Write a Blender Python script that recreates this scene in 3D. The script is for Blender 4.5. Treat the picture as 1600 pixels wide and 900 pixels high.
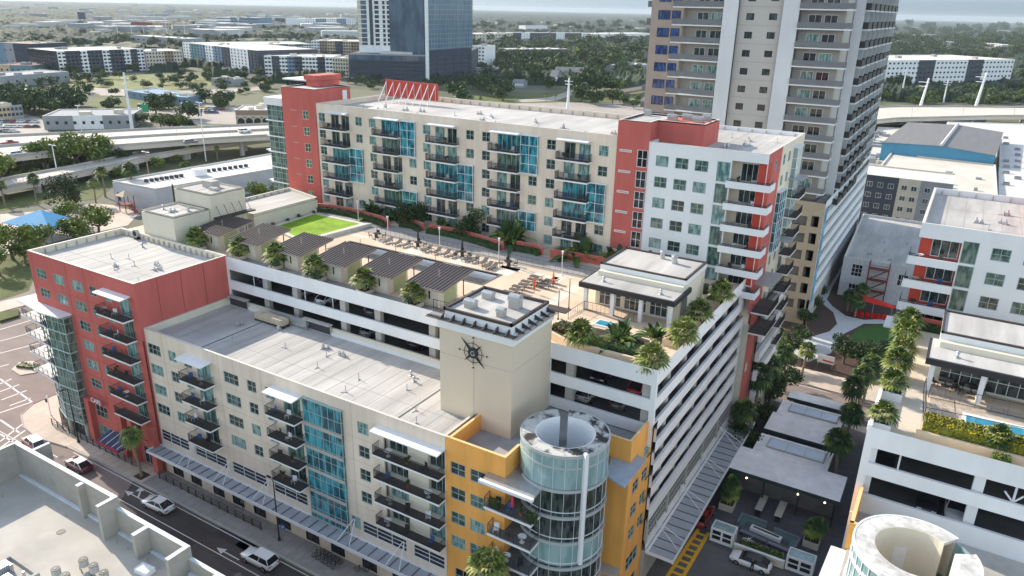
import bpy, math, random
from mathutils import Matrix, Vector
random.seed(7)
R = math.radians
for o in list(bpy.data.objects): bpy.data.objects.remove(o)
scn = bpy.context.scene
col = scn.collection

# ------------------------------------------------------------------ camera, sky, sun, exposure
H = 60.0; FPX = 1170.0
PITCH, ROLL, YAW = R(20.5), R(1.25), R(-30.75)
cy, sy, cp, sp, cr, sr = math.cos(YAW), math.sin(YAW), math.cos(PITCH), math.sin(PITCH), math.cos(ROLL), math.sin(ROLL)
_f = Vector((sy*cp, cy*cp, -sp)); _r = Vector((cy, -sy, 0)); _d = -_r.cross(_f)
AX = cr*_r - sr*_d; AY = sr*_r + cr*_d; AZ = _f
cam = bpy.data.cameras.new('camera'); cam.lens = 36*FPX/1600; cam.sensor_width = 36
cam.clip_start = 0.5; cam.clip_end = 60000
camo = bpy.data.objects.new('camera', cam); col.objects.link(camo)
up = -AY; bk = -AZ
camo.matrix_world = Matrix(((AX.x, up.x, bk.x, 0), (AX.y, up.y, bk.y, 0), (AX.z, up.z, bk.z, H), (0, 0, 0, 1)))
scn.camera = camo
SUN_EL, SUN_AZ = R(27), R(-12)      # elevation; heading the light travels towards (from +X, counter-clockwise)
world = bpy.data.worlds.new('World'); scn.world = world; world.use_nodes = True
wn = world.node_tree; sky = wn.nodes.new('ShaderNodeTexSky'); sky.sky_type = 'NISHITA'; sky.sun_disc = False
sky.sun_elevation = SUN_EL; sky.sun_rotation = math.atan2(-math.cos(SUN_AZ), -math.sin(SUN_AZ)) % (2*math.pi)
sky.air_density = 1.0; sky.dust_density = 0.3; sky.ozone_density = 1.0; sky.altitude = 0
bg = wn.nodes['Background']
# light tint painted into the sky by elevation: horizon dimmed bluish, upper sky warmed
tcn = wn.nodes.new('ShaderNodeTexCoord'); sxn = wn.nodes.new('ShaderNodeSeparateXYZ'); wn.links.new(tcn.outputs['Generated'], sxn.inputs[0])
rmp = wn.nodes.new('ShaderNodeValToRGB'); re = rmp.color_ramp.elements
re[0].position = .015; re[0].color = (.115, .16, .29, 1); re[1].position = .13; re[1].color = (1.0, .80, .64, 1); wn.links.new(sxn.outputs['Z'], rmp.inputs[0])
mxn = wn.nodes.new('ShaderNodeMix'); mxn.data_type = 'RGBA'; mxn.blend_type = 'MULTIPLY'; mxn.inputs[0].default_value = 1
wn.links.new(sky.outputs[0], mxn.inputs[6]); wn.links.new(rmp.outputs[0], mxn.inputs[7]); wn.links.new(mxn.outputs[2], bg.inputs[0]); bg.inputs[1].default_value = 0.15
sl = bpy.data.lights.new('sun', 'SUN'); sl.energy = 2.0; sl.angle = R(0.5); sl.color = (1.0, 0.90, 0.76)
so = bpy.data.objects.new('sun', sl); col.objects.link(so)
ldir = Vector((math.cos(SUN_AZ)*math.cos(SUN_EL), math.sin(SUN_AZ)*math.cos(SUN_EL), -math.sin(SUN_EL)))
so.rotation_euler = ldir.to_track_quat('-Z', 'Y').to_euler(); so.location = (0, 0, 300)
scn.view_settings.view_transform = 'Standard'; scn.view_settings.look = 'None'
scn.view_settings.exposure = 1.84; scn.view_settings.gamma = 1
scn.render.engine = 'CYCLES'

# ------------------------------------------------------------------ helpers
def ray(x, y): return AX*(x-800) + AY*(y-450) + AZ*FPX
def P(x, y, z=0.0):
    d = ray(x, y); t = (z-H)/d.z; return Vector((d.x*t, d.y*t, z))
def PY(x, y, Y):
    d = ray(x, y); t = Y/d.y; return Vector((d.x*t, Y, H+d.z*t))
def PX(x, y, X):
    d = ray(x, y); t = X/d.x; return Vector((X, d.y*t, H+d.z*t))
def ztop(b, x, y):      # height above ground point b seen at pixel row y
    d = ray(x, y); t = math.hypot(b[0], b[1])/math.hypot(d.x, d.y); return H+d.z*t

def proj(p):
    d = Vector((p[0], p[1], p[2]-H)); return 800+FPX*d.dot(AX)/d.dot(AZ), 450+FPX*d.dot(AY)/d.dot(AZ)
ORDS = 'first second third fourth fifth sixth seventh eighth ninth tenth eleventh twelfth thirteenth fourteenth fifteenth sixteenth seventeenth eighteenth nineteenth twentieth twenty-first twenty-second twenty-third twenty-fourth twenty-fifth'.split()
def nth(i, n): return 'leftmost' if i == 0 else 'rightmost' if i == n-1 else ORDS[i]+' from the left'
MATS = {}
def mat(name, c, rough=.8, var=.12, scale=.6, metal=0.0, spec=.3, stretch=(1, 1, 1), var2=0, scale2=.05, bump=0, alpha=1, coat=0):
    if name in MATS: return MATS[name]
    m = bpy.data.materials.new(name); m.use_nodes = True; n = m.node_tree; b = n.nodes['Principled BSDF']
    b.inputs['Roughness'].default_value = rough; b.inputs['Metallic'].default_value = metal
    b.inputs['Specular IOR Level'].default_value = spec; b.inputs['Coat Weight'].default_value = coat
    b.inputs['Base Color'].default_value = (*c, 1)
    if alpha < 1: b.inputs['Alpha'].default_value = alpha
    if var > 0:
        g = n.nodes.new('ShaderNodeNewGeometry'); mp = n.nodes.new('ShaderNodeMapping'); mp.inputs['Scale'].default_value = stretch
        n.links.new(g.outputs['Position'], mp.inputs[0])
        t = n.nodes.new('ShaderNodeTexNoise'); t.inputs['Scale'].default_value = scale; t.inputs['Detail'].default_value = 6; t.inputs['Roughness'].default_value = .65
        n.links.new(mp.outputs[0], t.inputs['Vector'])
        r = n.nodes.new('ShaderNodeMapRange'); r.inputs[1].default_value = .3; r.inputs[2].default_value = .7
        r.inputs[3].default_value = 1-var; r.inputs[4].default_value = 1+var; n.links.new(t.outputs[0], r.inputs[0])
        out = r.outputs[0]
        if var2 > 0:
            t2 = n.nodes.new('ShaderNodeTexNoise'); t2.inputs['Scale'].default_value = scale2; t2.inputs['Detail'].default_value = 4
            n.links.new(g.outputs['Position'], t2.inputs['Vector'])
            r2 = n.nodes.new('ShaderNodeMapRange'); r2.inputs[1].default_value = .35; r2.inputs[2].default_value = .65
            r2.inputs[3].default_value = 1-var2; r2.inputs[4].default_value = 1+var2*.6; n.links.new(t2.outputs[0], r2.inputs[0])
            mm = n.nodes.new('ShaderNodeMath'); mm.operation = 'MULTIPLY'; n.links.new(out, mm.inputs[0]); n.links.new(r2.outputs[0], mm.inputs[1]); out = mm.outputs[0]
        v = n.nodes.new('ShaderNodeVectorMath'); v.operation = 'SCALE'; v.inputs[0].default_value = c; n.links.new(out, v.inputs['Scale'])
        n.links.new(v.outputs[0], b.inputs['Base Color'])
        if bump:
            bp = n.nodes.new('ShaderNodeBump'); bp.inputs['Strength'].default_value = bump; bp.inputs['Distance'].default_value = .05
            n.links.new(t.outputs[0], bp.inputs['Height']); n.links.new(bp.outputs[0], b.inputs['Normal'])
    MATS[name] = m; return m
def glass(name, c, c2, rough=.06, scale=1.4):
    # reflective pane whose base colour wanders between blinds, curtain and dark room
    if name in MATS: return MATS[name]
    m = bpy.data.materials.new(name); m.use_nodes = True; n = m.node_tree; b = n.nodes['Principled BSDF']
    b.inputs['Roughness'].default_value = rough; b.inputs['Specular IOR Level'].default_value = .7; b.inputs['IOR'].default_value = 1.6
    g = n.nodes.new('ShaderNodeNewGeometry'); mp = n.nodes.new('ShaderNodeMapping'); mp.inputs['Scale'].default_value = (1.7, 1.7, .5)
    t = n.nodes.new('ShaderNodeTexNoise'); t.inputs['Scale'].default_value = scale; t.inputs['Detail'].default_value = 3
    r = n.nodes.new('ShaderNodeValToRGB'); r.color_ramp.elements[0].position = .42; r.color_ramp.elements[1].position = .6
    r.color_ramp.elements[0].color = (*c, 1); r.color_ramp.elements[1].color = (*c2, 1)
    n.links.new(g.outputs['Position'], mp.inputs[0]); n.links.new(mp.outputs[0], t.inputs['Vector']); n.links.new(t.outputs[0], r.inputs[0]); n.links.new(r.outputs[0], b.inputs['Base Color'])
    MATS[name] = m; return m

M_CREAM = mat('cream_stucco', (.71, .605, .495), .9, .09, .9, stretch=(1, 1, .1), var2=.05, scale2=.15)
M_CREAM2 = mat('pale_cream_stucco', (.66, .61, .50), .9, .05, .5, stretch=(1, 1, .2))
M_RED = mat('red_stucco', (.50, .125, .105), .9, .11, .8, stretch=(1, 1, .12), var2=.05, scale2=.2)
M_YEL = mat('ochre_stucco', (.80, .385, .095), .9, .12, .8, stretch=(1, 1, .12), var2=.06, scale2=.2)
M_WHITE = mat('white_stucco', (.74, .75, .76), .85, .04, .5, stretch=(1, 1, .2), var2=.03, scale2=.2)
M_TRIM = mat('white_metal_trim', (.72, .73, .74), .5, .05, 1)
M_ROOF = mat('white_roof_membrane', (.45, .435, .41), .85, .20, .55, stretch=(1, .12, 1), var2=.13, scale2=.10)
M_ROOF2 = mat('grey_roof_membrane', (.33, .335, .34), .85, .15, .5, var2=.15, scale2=.2)
M_CONC = mat('concrete', (.42, .40, .37), .9, .12, .6, var2=.1, scale2=.08)
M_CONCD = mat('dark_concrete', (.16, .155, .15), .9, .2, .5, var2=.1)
M_DARK = mat('dark_metal', (.03, .03, .033), .5, .1, 1)
M_BROWN = mat('brown_metal', (.065, .05, .045), .5, .12, 1)
M_BLACK = mat('black_rubber', (.015, .015, .016), .7, 0)
M_FRAME = mat('grey_green_frame', (.33, .42, .40), .5, .05, 1)
M_ALU = mat('galvanised_metal', (.45, .47, .48), .4, .15, 2, metal=.6)
M_TAN = mat('tan_pavers', (.66, .51, .38), .9, .08, .6, var2=.1, scale2=.1)
M_COPING = mat('roof_coping', (.58, .55, .50), .6, .05, 1)
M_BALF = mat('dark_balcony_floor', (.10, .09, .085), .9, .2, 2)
G_TEAL = glass('teal_window_glass', (.07, .17, .17), (.30, .44, .42))
G_DARK = glass('dark_window_glass', (.012, .02, .022), (.06, .085, .08))
G_GREEN = glass('green_window_glass', (.03, .075, .065), (.14, .22, .19))
G_BLUE = glass('turquoise_bay_glass', (.008, .07, .10), (.05, .33, .41), .05, 1.0)
G_FROST = glass('pale_green_spandrel_glass', (.20, .32, .33), (.30, .42, .42), .15, .6)
G_NIGHT = glass('black_glass', (.008, .010, .014), (.03, .035, .045), .08)

WL = {}
def wloc(o): return WL.get(o, Vector((0, 0, 0)))
def tag(o, label=None, cat=None, group=None, kind=None):
    if label: o['label'] = label
    if cat: o['category'] = cat
    if group: o['group'] = group
    if kind: o['kind'] = kind
    return o
def thing(name, label, cat, loc=(0, 0, 0), rot=0, group=None):
    o = bpy.data.objects.new(name, None); col.objects.link(o); o.location = loc; o.rotation_euler = (0, 0, rot)
    o.empty_display_size = .5
    WL[o] = Vector(loc); return tag(o, label, cat, group)
class MB:
    def __init__(s): s.v = []; s.f = []; s.m = []
    def quad(s, a, b, c, d, mi=0):
        i = len(s.v); s.v += [tuple(a), tuple(b), tuple(c), tuple(d)]; s.f.append((i, i+1, i+2, i+3)); s.m.append(mi)
    def poly(s, pts, mi=0):
        i = len(s.v); s.v += [tuple(p) for p in pts]; s.f.append(tuple(range(i, i+len(pts)))); s.m.append(mi)
    def box(s, x0, x1, y0, y1, z0, z1, mi=0):
        s.prism([(x0, y0), (x1, y0), (x1, y1), (x0, y1)], z0, z1, mi)
    def obox(s, cx, cy_, cz, lx, ly, lz, rot=0, mi=0):
        c, n = math.cos(rot), math.sin(rot)
        s.prism([(cx+c*a*lx/2-n*b*ly/2, cy_+n*a*lx/2+c*b*ly/2) for a, b in ((-1, -1), (1, -1), (1, 1), (-1, 1))], cz, cz+lz, mi)
    def prism(s, pts, z0, z1, mi=0, cap=None):
        i = len(s.v); n = len(pts); zz1 = z1 if isinstance(z1, (list, tuple)) else [z1]*n
        zz0 = z0 if isinstance(z0, (list, tuple)) else [z0]*n
        s.v += [(p[0], p[1], z) for p, z in zip(pts, zz0)] + [(p[0], p[1], z) for p, z in zip(pts, zz1)]
        for k in range(n):
            j = (k+1) % n; s.f.append((i+k, i+j, i+n+j, i+n+k)); s.m.append(mi)
        s.f.append(tuple(i+n+k for k in range(n))); s.m.append(mi if cap is None else cap)
        s.f.append(tuple(i+n-1-k for k in range(n))); s.m.append(mi)
    def tube(s, a, b, r, r2=None, n=8, mi=0, caps=True):
        a = Vector(a); b = Vector(b); d = (b-a)
        if d.length < 1e-6: return
        d.normalize(); u = d.orthogonal().normalized(); w = d.cross(u); r2 = r if r2 is None else r2
        i = len(s.v)
        for p, q in ((a, r), (b, r2)):
            for k in range(n):
                t = 2*math.pi*(k+.5)/n; s.v.append(tuple(p+(u*math.cos(t)+w*math.sin(t))*q))
        for k in range(n):
            j = (k+1) % n; s.f.append((i+k, i+j, i+n+j, i+n+k)); s.m.append(mi)
        if caps:
            s.f.append(tuple(i+n+k for k in range(n))); s.m.append(mi); s.f.append(tuple(i+n-1-k for k in range(n))); s.m.append(mi)
    def bar(s, a, b, w, mi=0): s.tube(a, b, w*.707, None, 4, mi)
    def ball(s, c, rx, ry=None, rz=None, mi=0, nu=8, nv=6):
        ry = ry or rx; rz = rz or rx; i = len(s.v)
        for a in range(nv+1):
            t = math.pi*a/nv
            for b in range(nu):
                p = 2*math.pi*b/nu; s.v.append((c[0]+rx*math.sin(t)*math.cos(p), c[1]+ry*math.sin(t)*math.sin(p), c[2]+rz*math.cos(t)))
        for a in range(nv):
            for b in range(nu):
                q = (b+1) % nu; s.f.append((i+a*nu+b, i+(a+1)*nu+b, i+(a+1)*nu+q, i+a*nu+q)); s.m.append(mi)
    def mesh(s, name, mats, smooth=False):
        me = bpy.data.meshes.new(name); me.from_pydata(s.v, [], s.f)
        for m in (mats if isinstance(mats, (list, tuple)) else [mats]): me.materials.append(m)
        me.polygons.foreach_set('material_index', s.m)
        if smooth: me.polygons.foreach_set('use_smooth', [True]*len(s.f))
        me.update(); return me
    def build(s, name, mats, parent=None, smooth=False, world=True, loc=(0, 0, 0), rot=0):
        """world=True: vertices are world coordinates (parent unrotated)"""
        o = bpy.data.objects.new(name, s.mesh(name, mats, smooth)); col.objects.link(o)
        if parent: o.parent = parent
        if world: o.location = -wloc(parent) if parent else (0, 0, 0); WL[o] = Vector((0, 0, 0))
        else: o.location = loc; o.rotation_euler = (0, 0, rot); WL[o] = Vector((0, 0, 0))
        return o
def put(name, me, parent=None, loc=(0, 0, 0), rot=0, scale=None):
    o = bpy.data.objects.new(name, me); col.objects.link(o); o.parent = parent; o.location = loc; o.rotation_euler = (0, 0, rot)
    if scale: o.scale = scale
    return o
KIDS = {}
def copy_tree(o, parent=None, loc=None, rot=None, label=None):
    c = o.copy(); col.objects.link(c); c.parent = parent
    for ch in [x for x in KIDS.get(o.name, None) or o.children]: copy_tree(ch, c)
    if loc is not None: c.location = loc; WL[c] = Vector(loc)
    if rot is not None: c.rotation_euler = (0, 0, rot)
    if label: c['label'] = label
    return c

# windows: shared meshes; origin at the opening's lower left corner, x along the wall, outward = -y
CACHE = {}
def winmesh(w, h, nx, nz, fm, pm, extra=''):
    k = (round(w, 2), round(h, 2), nx, nz, fm.name, pm.name)
    if k in CACHE: return CACHE[k]
    f = MB(); t = .07; d0, d1 = -.03, .10
    f.box(0, w, d0, d1, 0, t); f.box(0, w, d0, d1, h-t, h); f.box(0, t, d0, d1, t, h-t); f.box(w-t, w, d0, d1, t, h-t)
    for i in range(1, nx): f.box(w*i/nx-.03, w*i/nx+.03, 0, .09, t, h-t)
    for i in range(1, nz): f.box(t, w-t, .005, .085, h*i/nz-.028, h*i/nz+.028)
    p = MB(); p.box(t*.5, w-t*.5, .06, .08, t*.5, h-t*.5)
    CACHE[k] = (f.mesh('window', fm), p.mesh('pane', pm)); return CACHE[k]
def balmesh(w, d, slab=.22, pitch=.14, dark=None, slabm=None, wall=0):
    k = ('bal', round(w, 2), round(d, 2), slab, pitch, wall)
    if k in CACHE: return CACHE[k]
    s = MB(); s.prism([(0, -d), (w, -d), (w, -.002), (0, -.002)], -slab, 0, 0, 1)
    r = MB(); hh = 1.05; e = .05
    for z in (.08, hh-.03): r.box(e, w-e, -d+e, -d+e+.04, z, z+.045); r.box(e, e+.04, -d+e+.04, 0, z, z+.045); r.box(w-e-.04, w-e, -d+e+.04, 0, z, z+.045)
    n = max(2, int(w/pitch))
    for i in range(n+1):
        x = e+.02+(w-2*e-.04)*i/n; q = .032 if i % 10 == 0 else .017; r.box(x-q, x+q, -d+e+.005, -d+e+.035, 0.002, hh-.03)
    n = max(2, int(d/pitch))
    for i in range(1, n):
        y = -d+e+(d-e)*i/n
        for x in (e+.02, w-e-.02): r.box(x-.015, x+.015, y-.012, y+.012, .002, hh-.03)
    CACHE[k] = (s.mesh('balcony', [slabm or M_TRIM, M_BALF]), r.mesh('railing', dark or M_DARK)); return CACHE[k]

class Wall:
    def __init__(s, bld, m, x, y, rot, L, z0, z1, name='wall', reveal=.16, back=True):
        s.b = bld; s.m = m; s.x = x; s.y = y; s.rot = rot; s.L = L; s.z0 = z0; s.z1 = z1; s.ops = []; s.name = name; s.rv = reveal
        s.c, s.n = math.cos(rot), math.sin(rot)
    def W(s, u, out, z): return (s.x+s.c*u+s.n*out, s.y+s.n*u-s.c*out, z)
    def L3(s, u, out, z):
        p = Vector(s.W(u, out, z)); return p-wloc(s.b)
    def hole(s, u, z, w, h): s.ops.append((u, z, u+w, z+h))
    def win(s, u, z, w, h, nx=2, nz=2, pm=None, fm=None, hole=True, name='window'):
        if hole: s.hole(u, z, w, h)
        fm = fm or M_FRAME; pm = pm or random.choice([G_TEAL, G_TEAL, G_GREEN, G_DARK, G_DARK])
        a, b = winmesh(w, h, nx, nz, fm, pm)
        o = put(name, a, s.b, s.L3(u, -.06 if hole else .09, z), s.rot); put('pane', b, o)
        return o
    def bay(s, u, z, w, h, d, nx, nz, pm, fm=None):
        """projecting glass box"""
        fm = fm or M_TRIM
        f = MB(); t = .06
        for zz in [i*h/nz for i in range(nz+1)]:
            f.box(-.0, w, -d-.02, -d+.05, zz-t/2, zz+t/2)
            for x in (0, w): f.box(x-.035, x+.035, -d+.051, -.001, zz-t/2, zz+t/2)
        for i in range(nx+1): f.box(w*i/nx-.03, w*i/nx+.03, -d-.03, -d+.04, -.028, h+.028)
        f.box(-.1, w+.1, -d-.08, 0, h+.035, h+.14); f.box(-.1, w+.1, -d-.08, 0, -.14, -.035)
        p = MB(); p.box(.01, w-.01, -d+.01, -.003, .002, h-.002)
        o = f.build('glass_bay', fm, s.b, world=False, loc=s.L3(u, 0, z), rot=s.rot)
        p.build('pane', pm, o, world=False); return o
    def balcony(s, u, z, w, d, slab=.22, **k):
        a, b = balmesh(w, d, slab, **k)
        o = put('balcony', a, s.b, s.L3(u, 0, z), s.rot); put('railing', b, o); return o
    def box(s, name, m, u0, u1, o0, o1, z0, z1):
        b = MB(); b.box(u0, u1, -o1, -o0, z0, z1)
        return b.build(name, m, s.b, world=False, loc=s.L3(0, 0, 0), rot=s.rot)
    def canopy(s, u, z, w, d, m=None, brace=False, name='canopy'):
        b = MB(); b.prism([(0, -d), (w, -d), (w, -.002), (0, -.002)], [z-.12, z-.12, z, z], [z, z, z+.14, z+.14])
        return b.build(name, m or M_TRIM, s.b, world=False, loc=s.L3(u, 0, 0), rot=s.rot)
    def finish(s):
        us = sorted({0, s.L, *[round(o[0], 4) for o in s.ops], *[round(o[2], 4) for o in s.ops]})
        zs = sorted({s.z0, s.z1, *[round(o[1], 4) for o in s.ops], *[round(o[3], 4) for o in s.ops]})
        us = [u for u in us if -1e-6 <= u <= s.L+1e-6]; zs = [z for z in zs if s.z0-1e-6 <= z <= s.z1+1e-6]
        b = MB()
        for zi in range(len(zs)-1):
            zc = (zs[zi]+zs[zi+1])/2; run = None
            for ui in range(len(us)-1):
                uc = (us[ui]+us[ui+1])/2
                solid = not any(o[0] < uc < o[2] and o[1] < zc < o[3] for o in s.ops)
                if solid and run is None: run = us[ui]
                if (not solid or ui == len(us)-2) and run is not None:
                    e = us[ui+1] if solid else us[ui]
                    b.quad((run, 0, zs[zi]), (e, 0, zs[zi]), (e, 0, zs[zi+1]), (run, 0, zs[zi+1])); run = None
        r = s.rv
        for u0, z0, u1, z1 in s.ops:
            b.quad((u0, 0, z0), (u0, r, z0), (u1, r, z0), (u1, 0, z0)); b.quad((u0, 0, z1), (u1, 0, z1), (u1, r, z1), (u0, r, z1))
            b.quad((u0, 0, z0), (u0, 0, z1), (u0, r, z1), (u0, r, z0)); b.quad((u1, 0, z0), (u1, r, z0), (u1, r, z1), (u1, 0, z1))
        return b.build(s.name, s.m, s.b, world=False, loc=s.L3(0, 0, 0), rot=s.rot)

def flatroof(bld, pts, z, zp, m=None, wallm=None, th=.3, stubs=(), name='roof', cop=None):
    """roof slab at z with a parapet up to zp round a convex polygon (counter-clockwise)"""
    m = m or M_ROOF
    n = len(pts); cx = sum(p[0] for p in pts)/n; cyy = sum(p[1] for p in pts)/n
    def inset(d):
        out = []
        for i in range(n):
            p0, p1, p2 = Vector(pts[i-1]).to_2d(), Vector(pts[i]).to_2d(), Vector(pts[(i+1) % n]).to_2d()
            a = (p1-p0).normalized(); b = (p2-p1).normalized(); na = Vector((-a.y, a.x)); nb = Vector((-b.y, b.x))
            bis = (na+nb); k = d/max(.2, (1+na.dot(nb))); out.append((p1.x+bis.x*k, p1.y+bis.y*k))
        return out
    ins = inset(th); r = MB(); r.poly([(p[0], p[1], z) for p in ins]); ro = r.build(name, m, bld)
    p = MB(); top = inset(.004)
    for i in range(n):
        j = (i+1) % n
        p.quad((*ins[i], z), (*ins[j], z), (*ins[j], zp), (*ins[i], zp))
        p.quad((*pts[i][:2], zp), (*pts[j][:2], zp), (*ins[j], zp), (*ins[i], zp), 1)
    for i, k, step in stubs:      # buttress stubs along inner parapet edge i
        a, b = Vector(ins[i]), Vector(ins[(i+1) % n]); d = (b-a); L = d.length; d.normalize(); nn = Vector((-d.y, d.x)); q = 1.0
        while q < L-.5:
            c = a+d*q; p.obox(c.x+nn.x*.14, c.y+nn.y*.14, z, .1, .26, (zp-z)*.75, math.atan2(nn.y, nn.x)+math.pi/2, 2); q += step
    if max(abs(q[0])+abs(q[1]) for q in pts) < 190 and n == 4:
        sm = MB(); xa, xb = max(ins[0][0], ins[3][0]), min(ins[1][0], ins[2][0]); ya, yb = max(ins[0][1], ins[1][1]), min(ins[2][1], ins[3][1]); q = xa+1.9
        while q < xb-.5: sm.box(q, q+.05, ya+.3, yb-.3, z+.002, z+.012); q += 1.95
        q = ya+4
        while q < yb-1: sm.box(xa+.3, xb-.3, q, q+.04, z+.013, z+.017); q += 9.0
        sm.build('membrane_seams', mat('roof_seam', (.36, .34, .31), .9, .2, 1), ro)
    po = p.build('parapet', [wallm or M_CREAM2, cop or M_COPING, M_CONC], bld)
    return ro
def solid(bld, pts, z0, z1, m, name='wall'):
    b = MB(); b.prism(pts, z0, z1); return b.build(name, m, bld)

# roof clutter (individual things, shared meshes)
def _vent():
    b = MB(); b.tube((0, 0, 0), (0, 0, .45), .13, n=10); b.ball((0, 0, .55), .2, .2, .16); b.tube((0, 0, 0), (0, 0, .05), .3, n=10); return b.mesh('roof_vent', M_ALU, True)
def _pipe():
    b = MB(); b.tube((0, 0, 0), (0, 0, .8), .05, n=6); b.bar((0, 0, .02), (.5, -.2, .02), .05); b.tube((0, 0, 0), (0, 0, .1), .14, n=8); return b.mesh('vent_pipe', M_ALU)
def _twin():
    b = MB()
    for x, s in ((0, 1), (.6, .8)):
        b.obox(x, 0, 0, .45*s, .4*s, .35*s, .3); b.tube((x, 0, .3*s), (x, 0, .7*s), .16*s, .1*s, 8)
    b.bar((-.3, -.4, .05), (1, -.35, .05), .06); return b.mesh('exhaust_fan', M_ALU)
VENT, PIPE, TWIN = _vent(), _pipe(), _twin()
def clutter(z, items, where):
    items = sorted(items, key=lambda q: proj((q[1], q[2], z))[0]); cnt = {}; tot = {k: sum(1 for q in items if q[0] == k) for k in 'vpt'}
    for i, (kind, x, y) in enumerate(items):
        c_ = cnt.get(kind, 0); cnt[kind] = c_+1
        me = {'v': VENT, 'p': PIPE, 't': TWIN}[kind]; nm = {'v': 'roof_vent', 'p': 'vent_pipe', 't': 'exhaust_fan'}[kind]
        o = put(nm, me, None, (x, y, z+.003), (i*1.3) % 6)
        w = {'v': 'small galvanised domed vent', 'p': 'thin upright vent pipe', 't': 'pair of low metal exhaust fans'}[kind]
        tag(o, f'{w}, {nth(c_, tot[kind])} on the {where}' if tot[kind] > 1 else f'{w} on the {where}', {'v': 'vent', 'p': 'pipe', 't': 'fan'}[kind], f'{nm.replace("_"," ")}s on the {where}')
# ================================================================== THE MAIN COMPLEX
def rowz(top, n, pitch=2.87, h=1.45): return [top-h-pitch*k for k in range(n)]
def glassdoor(w, u, z, ww, h=2.35, n=2, pm=None):
    return w.win(u, z, ww, h, n, 1, pm or random.choice([G_TEAL, G_DARK, G_GREEN]), name='patio_door')
# ---- red corner block
red = thing('apartment_block', 'red stucco corner apartment block with flat white roof at the left street corner', 'apartment building', (-96, 57, 0))
w = Wall(red, M_RED, -108, 50.1, 0, 24, 0, 27.25)
for k in range(2):
    z = 23.62-2.9*k
    w.win(1.35, z, 2.45, 1.42, 3, 2); w.win(5.65, z, 2.45, 1.42, 3, 2)
for k in range(7):
    z = 23.62-2.9*k
    if k < 6: w.win(9.95, z, 2.5, 1.42, 3, 2)
    if k < 6: w.win(13.95, z, 1.48, 1.42)
    if k < 5: w.win(17.3, z, 1.45, 1.42)
w.win(17.6, 4.2, 2.6, 1.9, 3, 2, G_NIGHT); w.win(9.8, 4.4, 2.8, 1.9, 3, 2, G_NIGHT); w.win(9.7, .3, 3, 2.8, 3, 2, G_TEAL); w.win(14, .3, 4.5, 2.9, 3, 1, G_NIGHT); w.win(20, .3, 2, 2.7, 2, 1, G_NIGHT)
for k in range(6):
    z = 22.35-2.9*k
    glassdoor(w, 20.3, z, 2.3, 2.45, 2); w.balcony(17.1, z, 5.8, 1.45)
w.canopy(17.2, 25.25, 5.75, 1.5)
# street-level piers, stepped
for u0, u1 in ((8.4, 9.5), (16.0, 17.0), (18.4, 19.3), (22.9, 23.98)): w.box('pier', M_RED, u0, u1, .002, .75, 0, 7.2)
w.box('pier', M_RED, 19.32, 22.88, .002, .3, 4.0, 4.18)
b = MB(); b.prism([(14.1, -3.0), (19.2, -3.0), (19.2, -.8), (14.1, -.8)], [3.1]*4, [3.25, 3.25, 3.9, 3.9])
for u in (14.9, 16.2, 17.5, 18.6): b.prism([(u, -3.02), (u+.1, -3.02), (u+.1, -.8), (u, -.8)], [3.26, 3.26, 3.91, 3.91], [3.31, 3.31, 3.97, 3.97], 1)
b.box(14.1, 19.2, -3.1, -3.001, 2.95, 3.4, 2)
b.build('entrance_canopy', [mat('navy_canvas', (.05, .06, .12), .8), M_TRIM, mat('crimson_band', (.30, .02, .06), .6)], red, world=False, loc=w.L3(0, 0, 0))
w.finish()
w = Wall(red, M_RED, -84.01, 50.1, R(90), 14.0, 19.5, 27.25); w.finish()
for yy in (53.2, 56.6, 60.1): 
    b = MB(); b.box(-84.008, -83.985, yy, yy+.05, 20.4, 27.2); b.build('panel_joint', mat('dark_red_joint', (.25, .05, .05), .9), red)
solid(red, [(-108, 50.35), (-84.05, 50.35), (-84.05, 64.1), (-108, 64.1)], .02, 26.2, M_RED)
flatroof(red, [(-108, 50.1), (-84, 50.1), (-84, 64.1), (-108, 64.1)], 26.35, 27.27, wallm=M_CREAM2, stubs=((3, 0, 1.5), (2, 0, 1.2)))
b = MB()   # glazed corner bay
pg = [(-108.0, 50.09), (-107.4, 49.8), (-103.9, 48.8), (-99.8, 49.0), (-99.8, 50.09)]
b.prism(pg, 2.9, 19.45); bay = b.build('corner_glazing', G_GREEN, red)
b = MB()
for z in (19.3, 16.95, 14.05, 11.15, 8.25, 5.4, 2.8):
    for (x0, y0), (x1, y1) in zip(pg[:-1], pg[1:]): b.bar((x0, y0-.04, z), (x1, y1-.04, z), .16)
for z in (18.4, 15.5, 12.6, 9.7, 7.3, 6.3, 4.3, 3.5):
    for (x0, y0), (x1, y1) in zip(pg[:-1], pg[1:]): b.bar((x0, y0-.04, z), (x1, y1-.04, z), .06)
for x, y in [pg[1], (-105.6, 49.3), pg[2], (-102.5, 48.87), (-101.2, 48.93), pg[3]]: b.bar((x, y-.04, 2.8), (x, y-.04, 19.4), .08)
b.build('mullions', M_FRAME, bay)
b = MB(); b.prism([(-99.6, 50.08), (-99.8, 48.4), (-104, 48.0), (-111.2, 48.9), (-111.2, 52.2), (-108.02, 52.8), (-108.02, 50.08)], 19.5, 19.7)
b.build('corner_canopy', M_TRIM, red)
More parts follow.
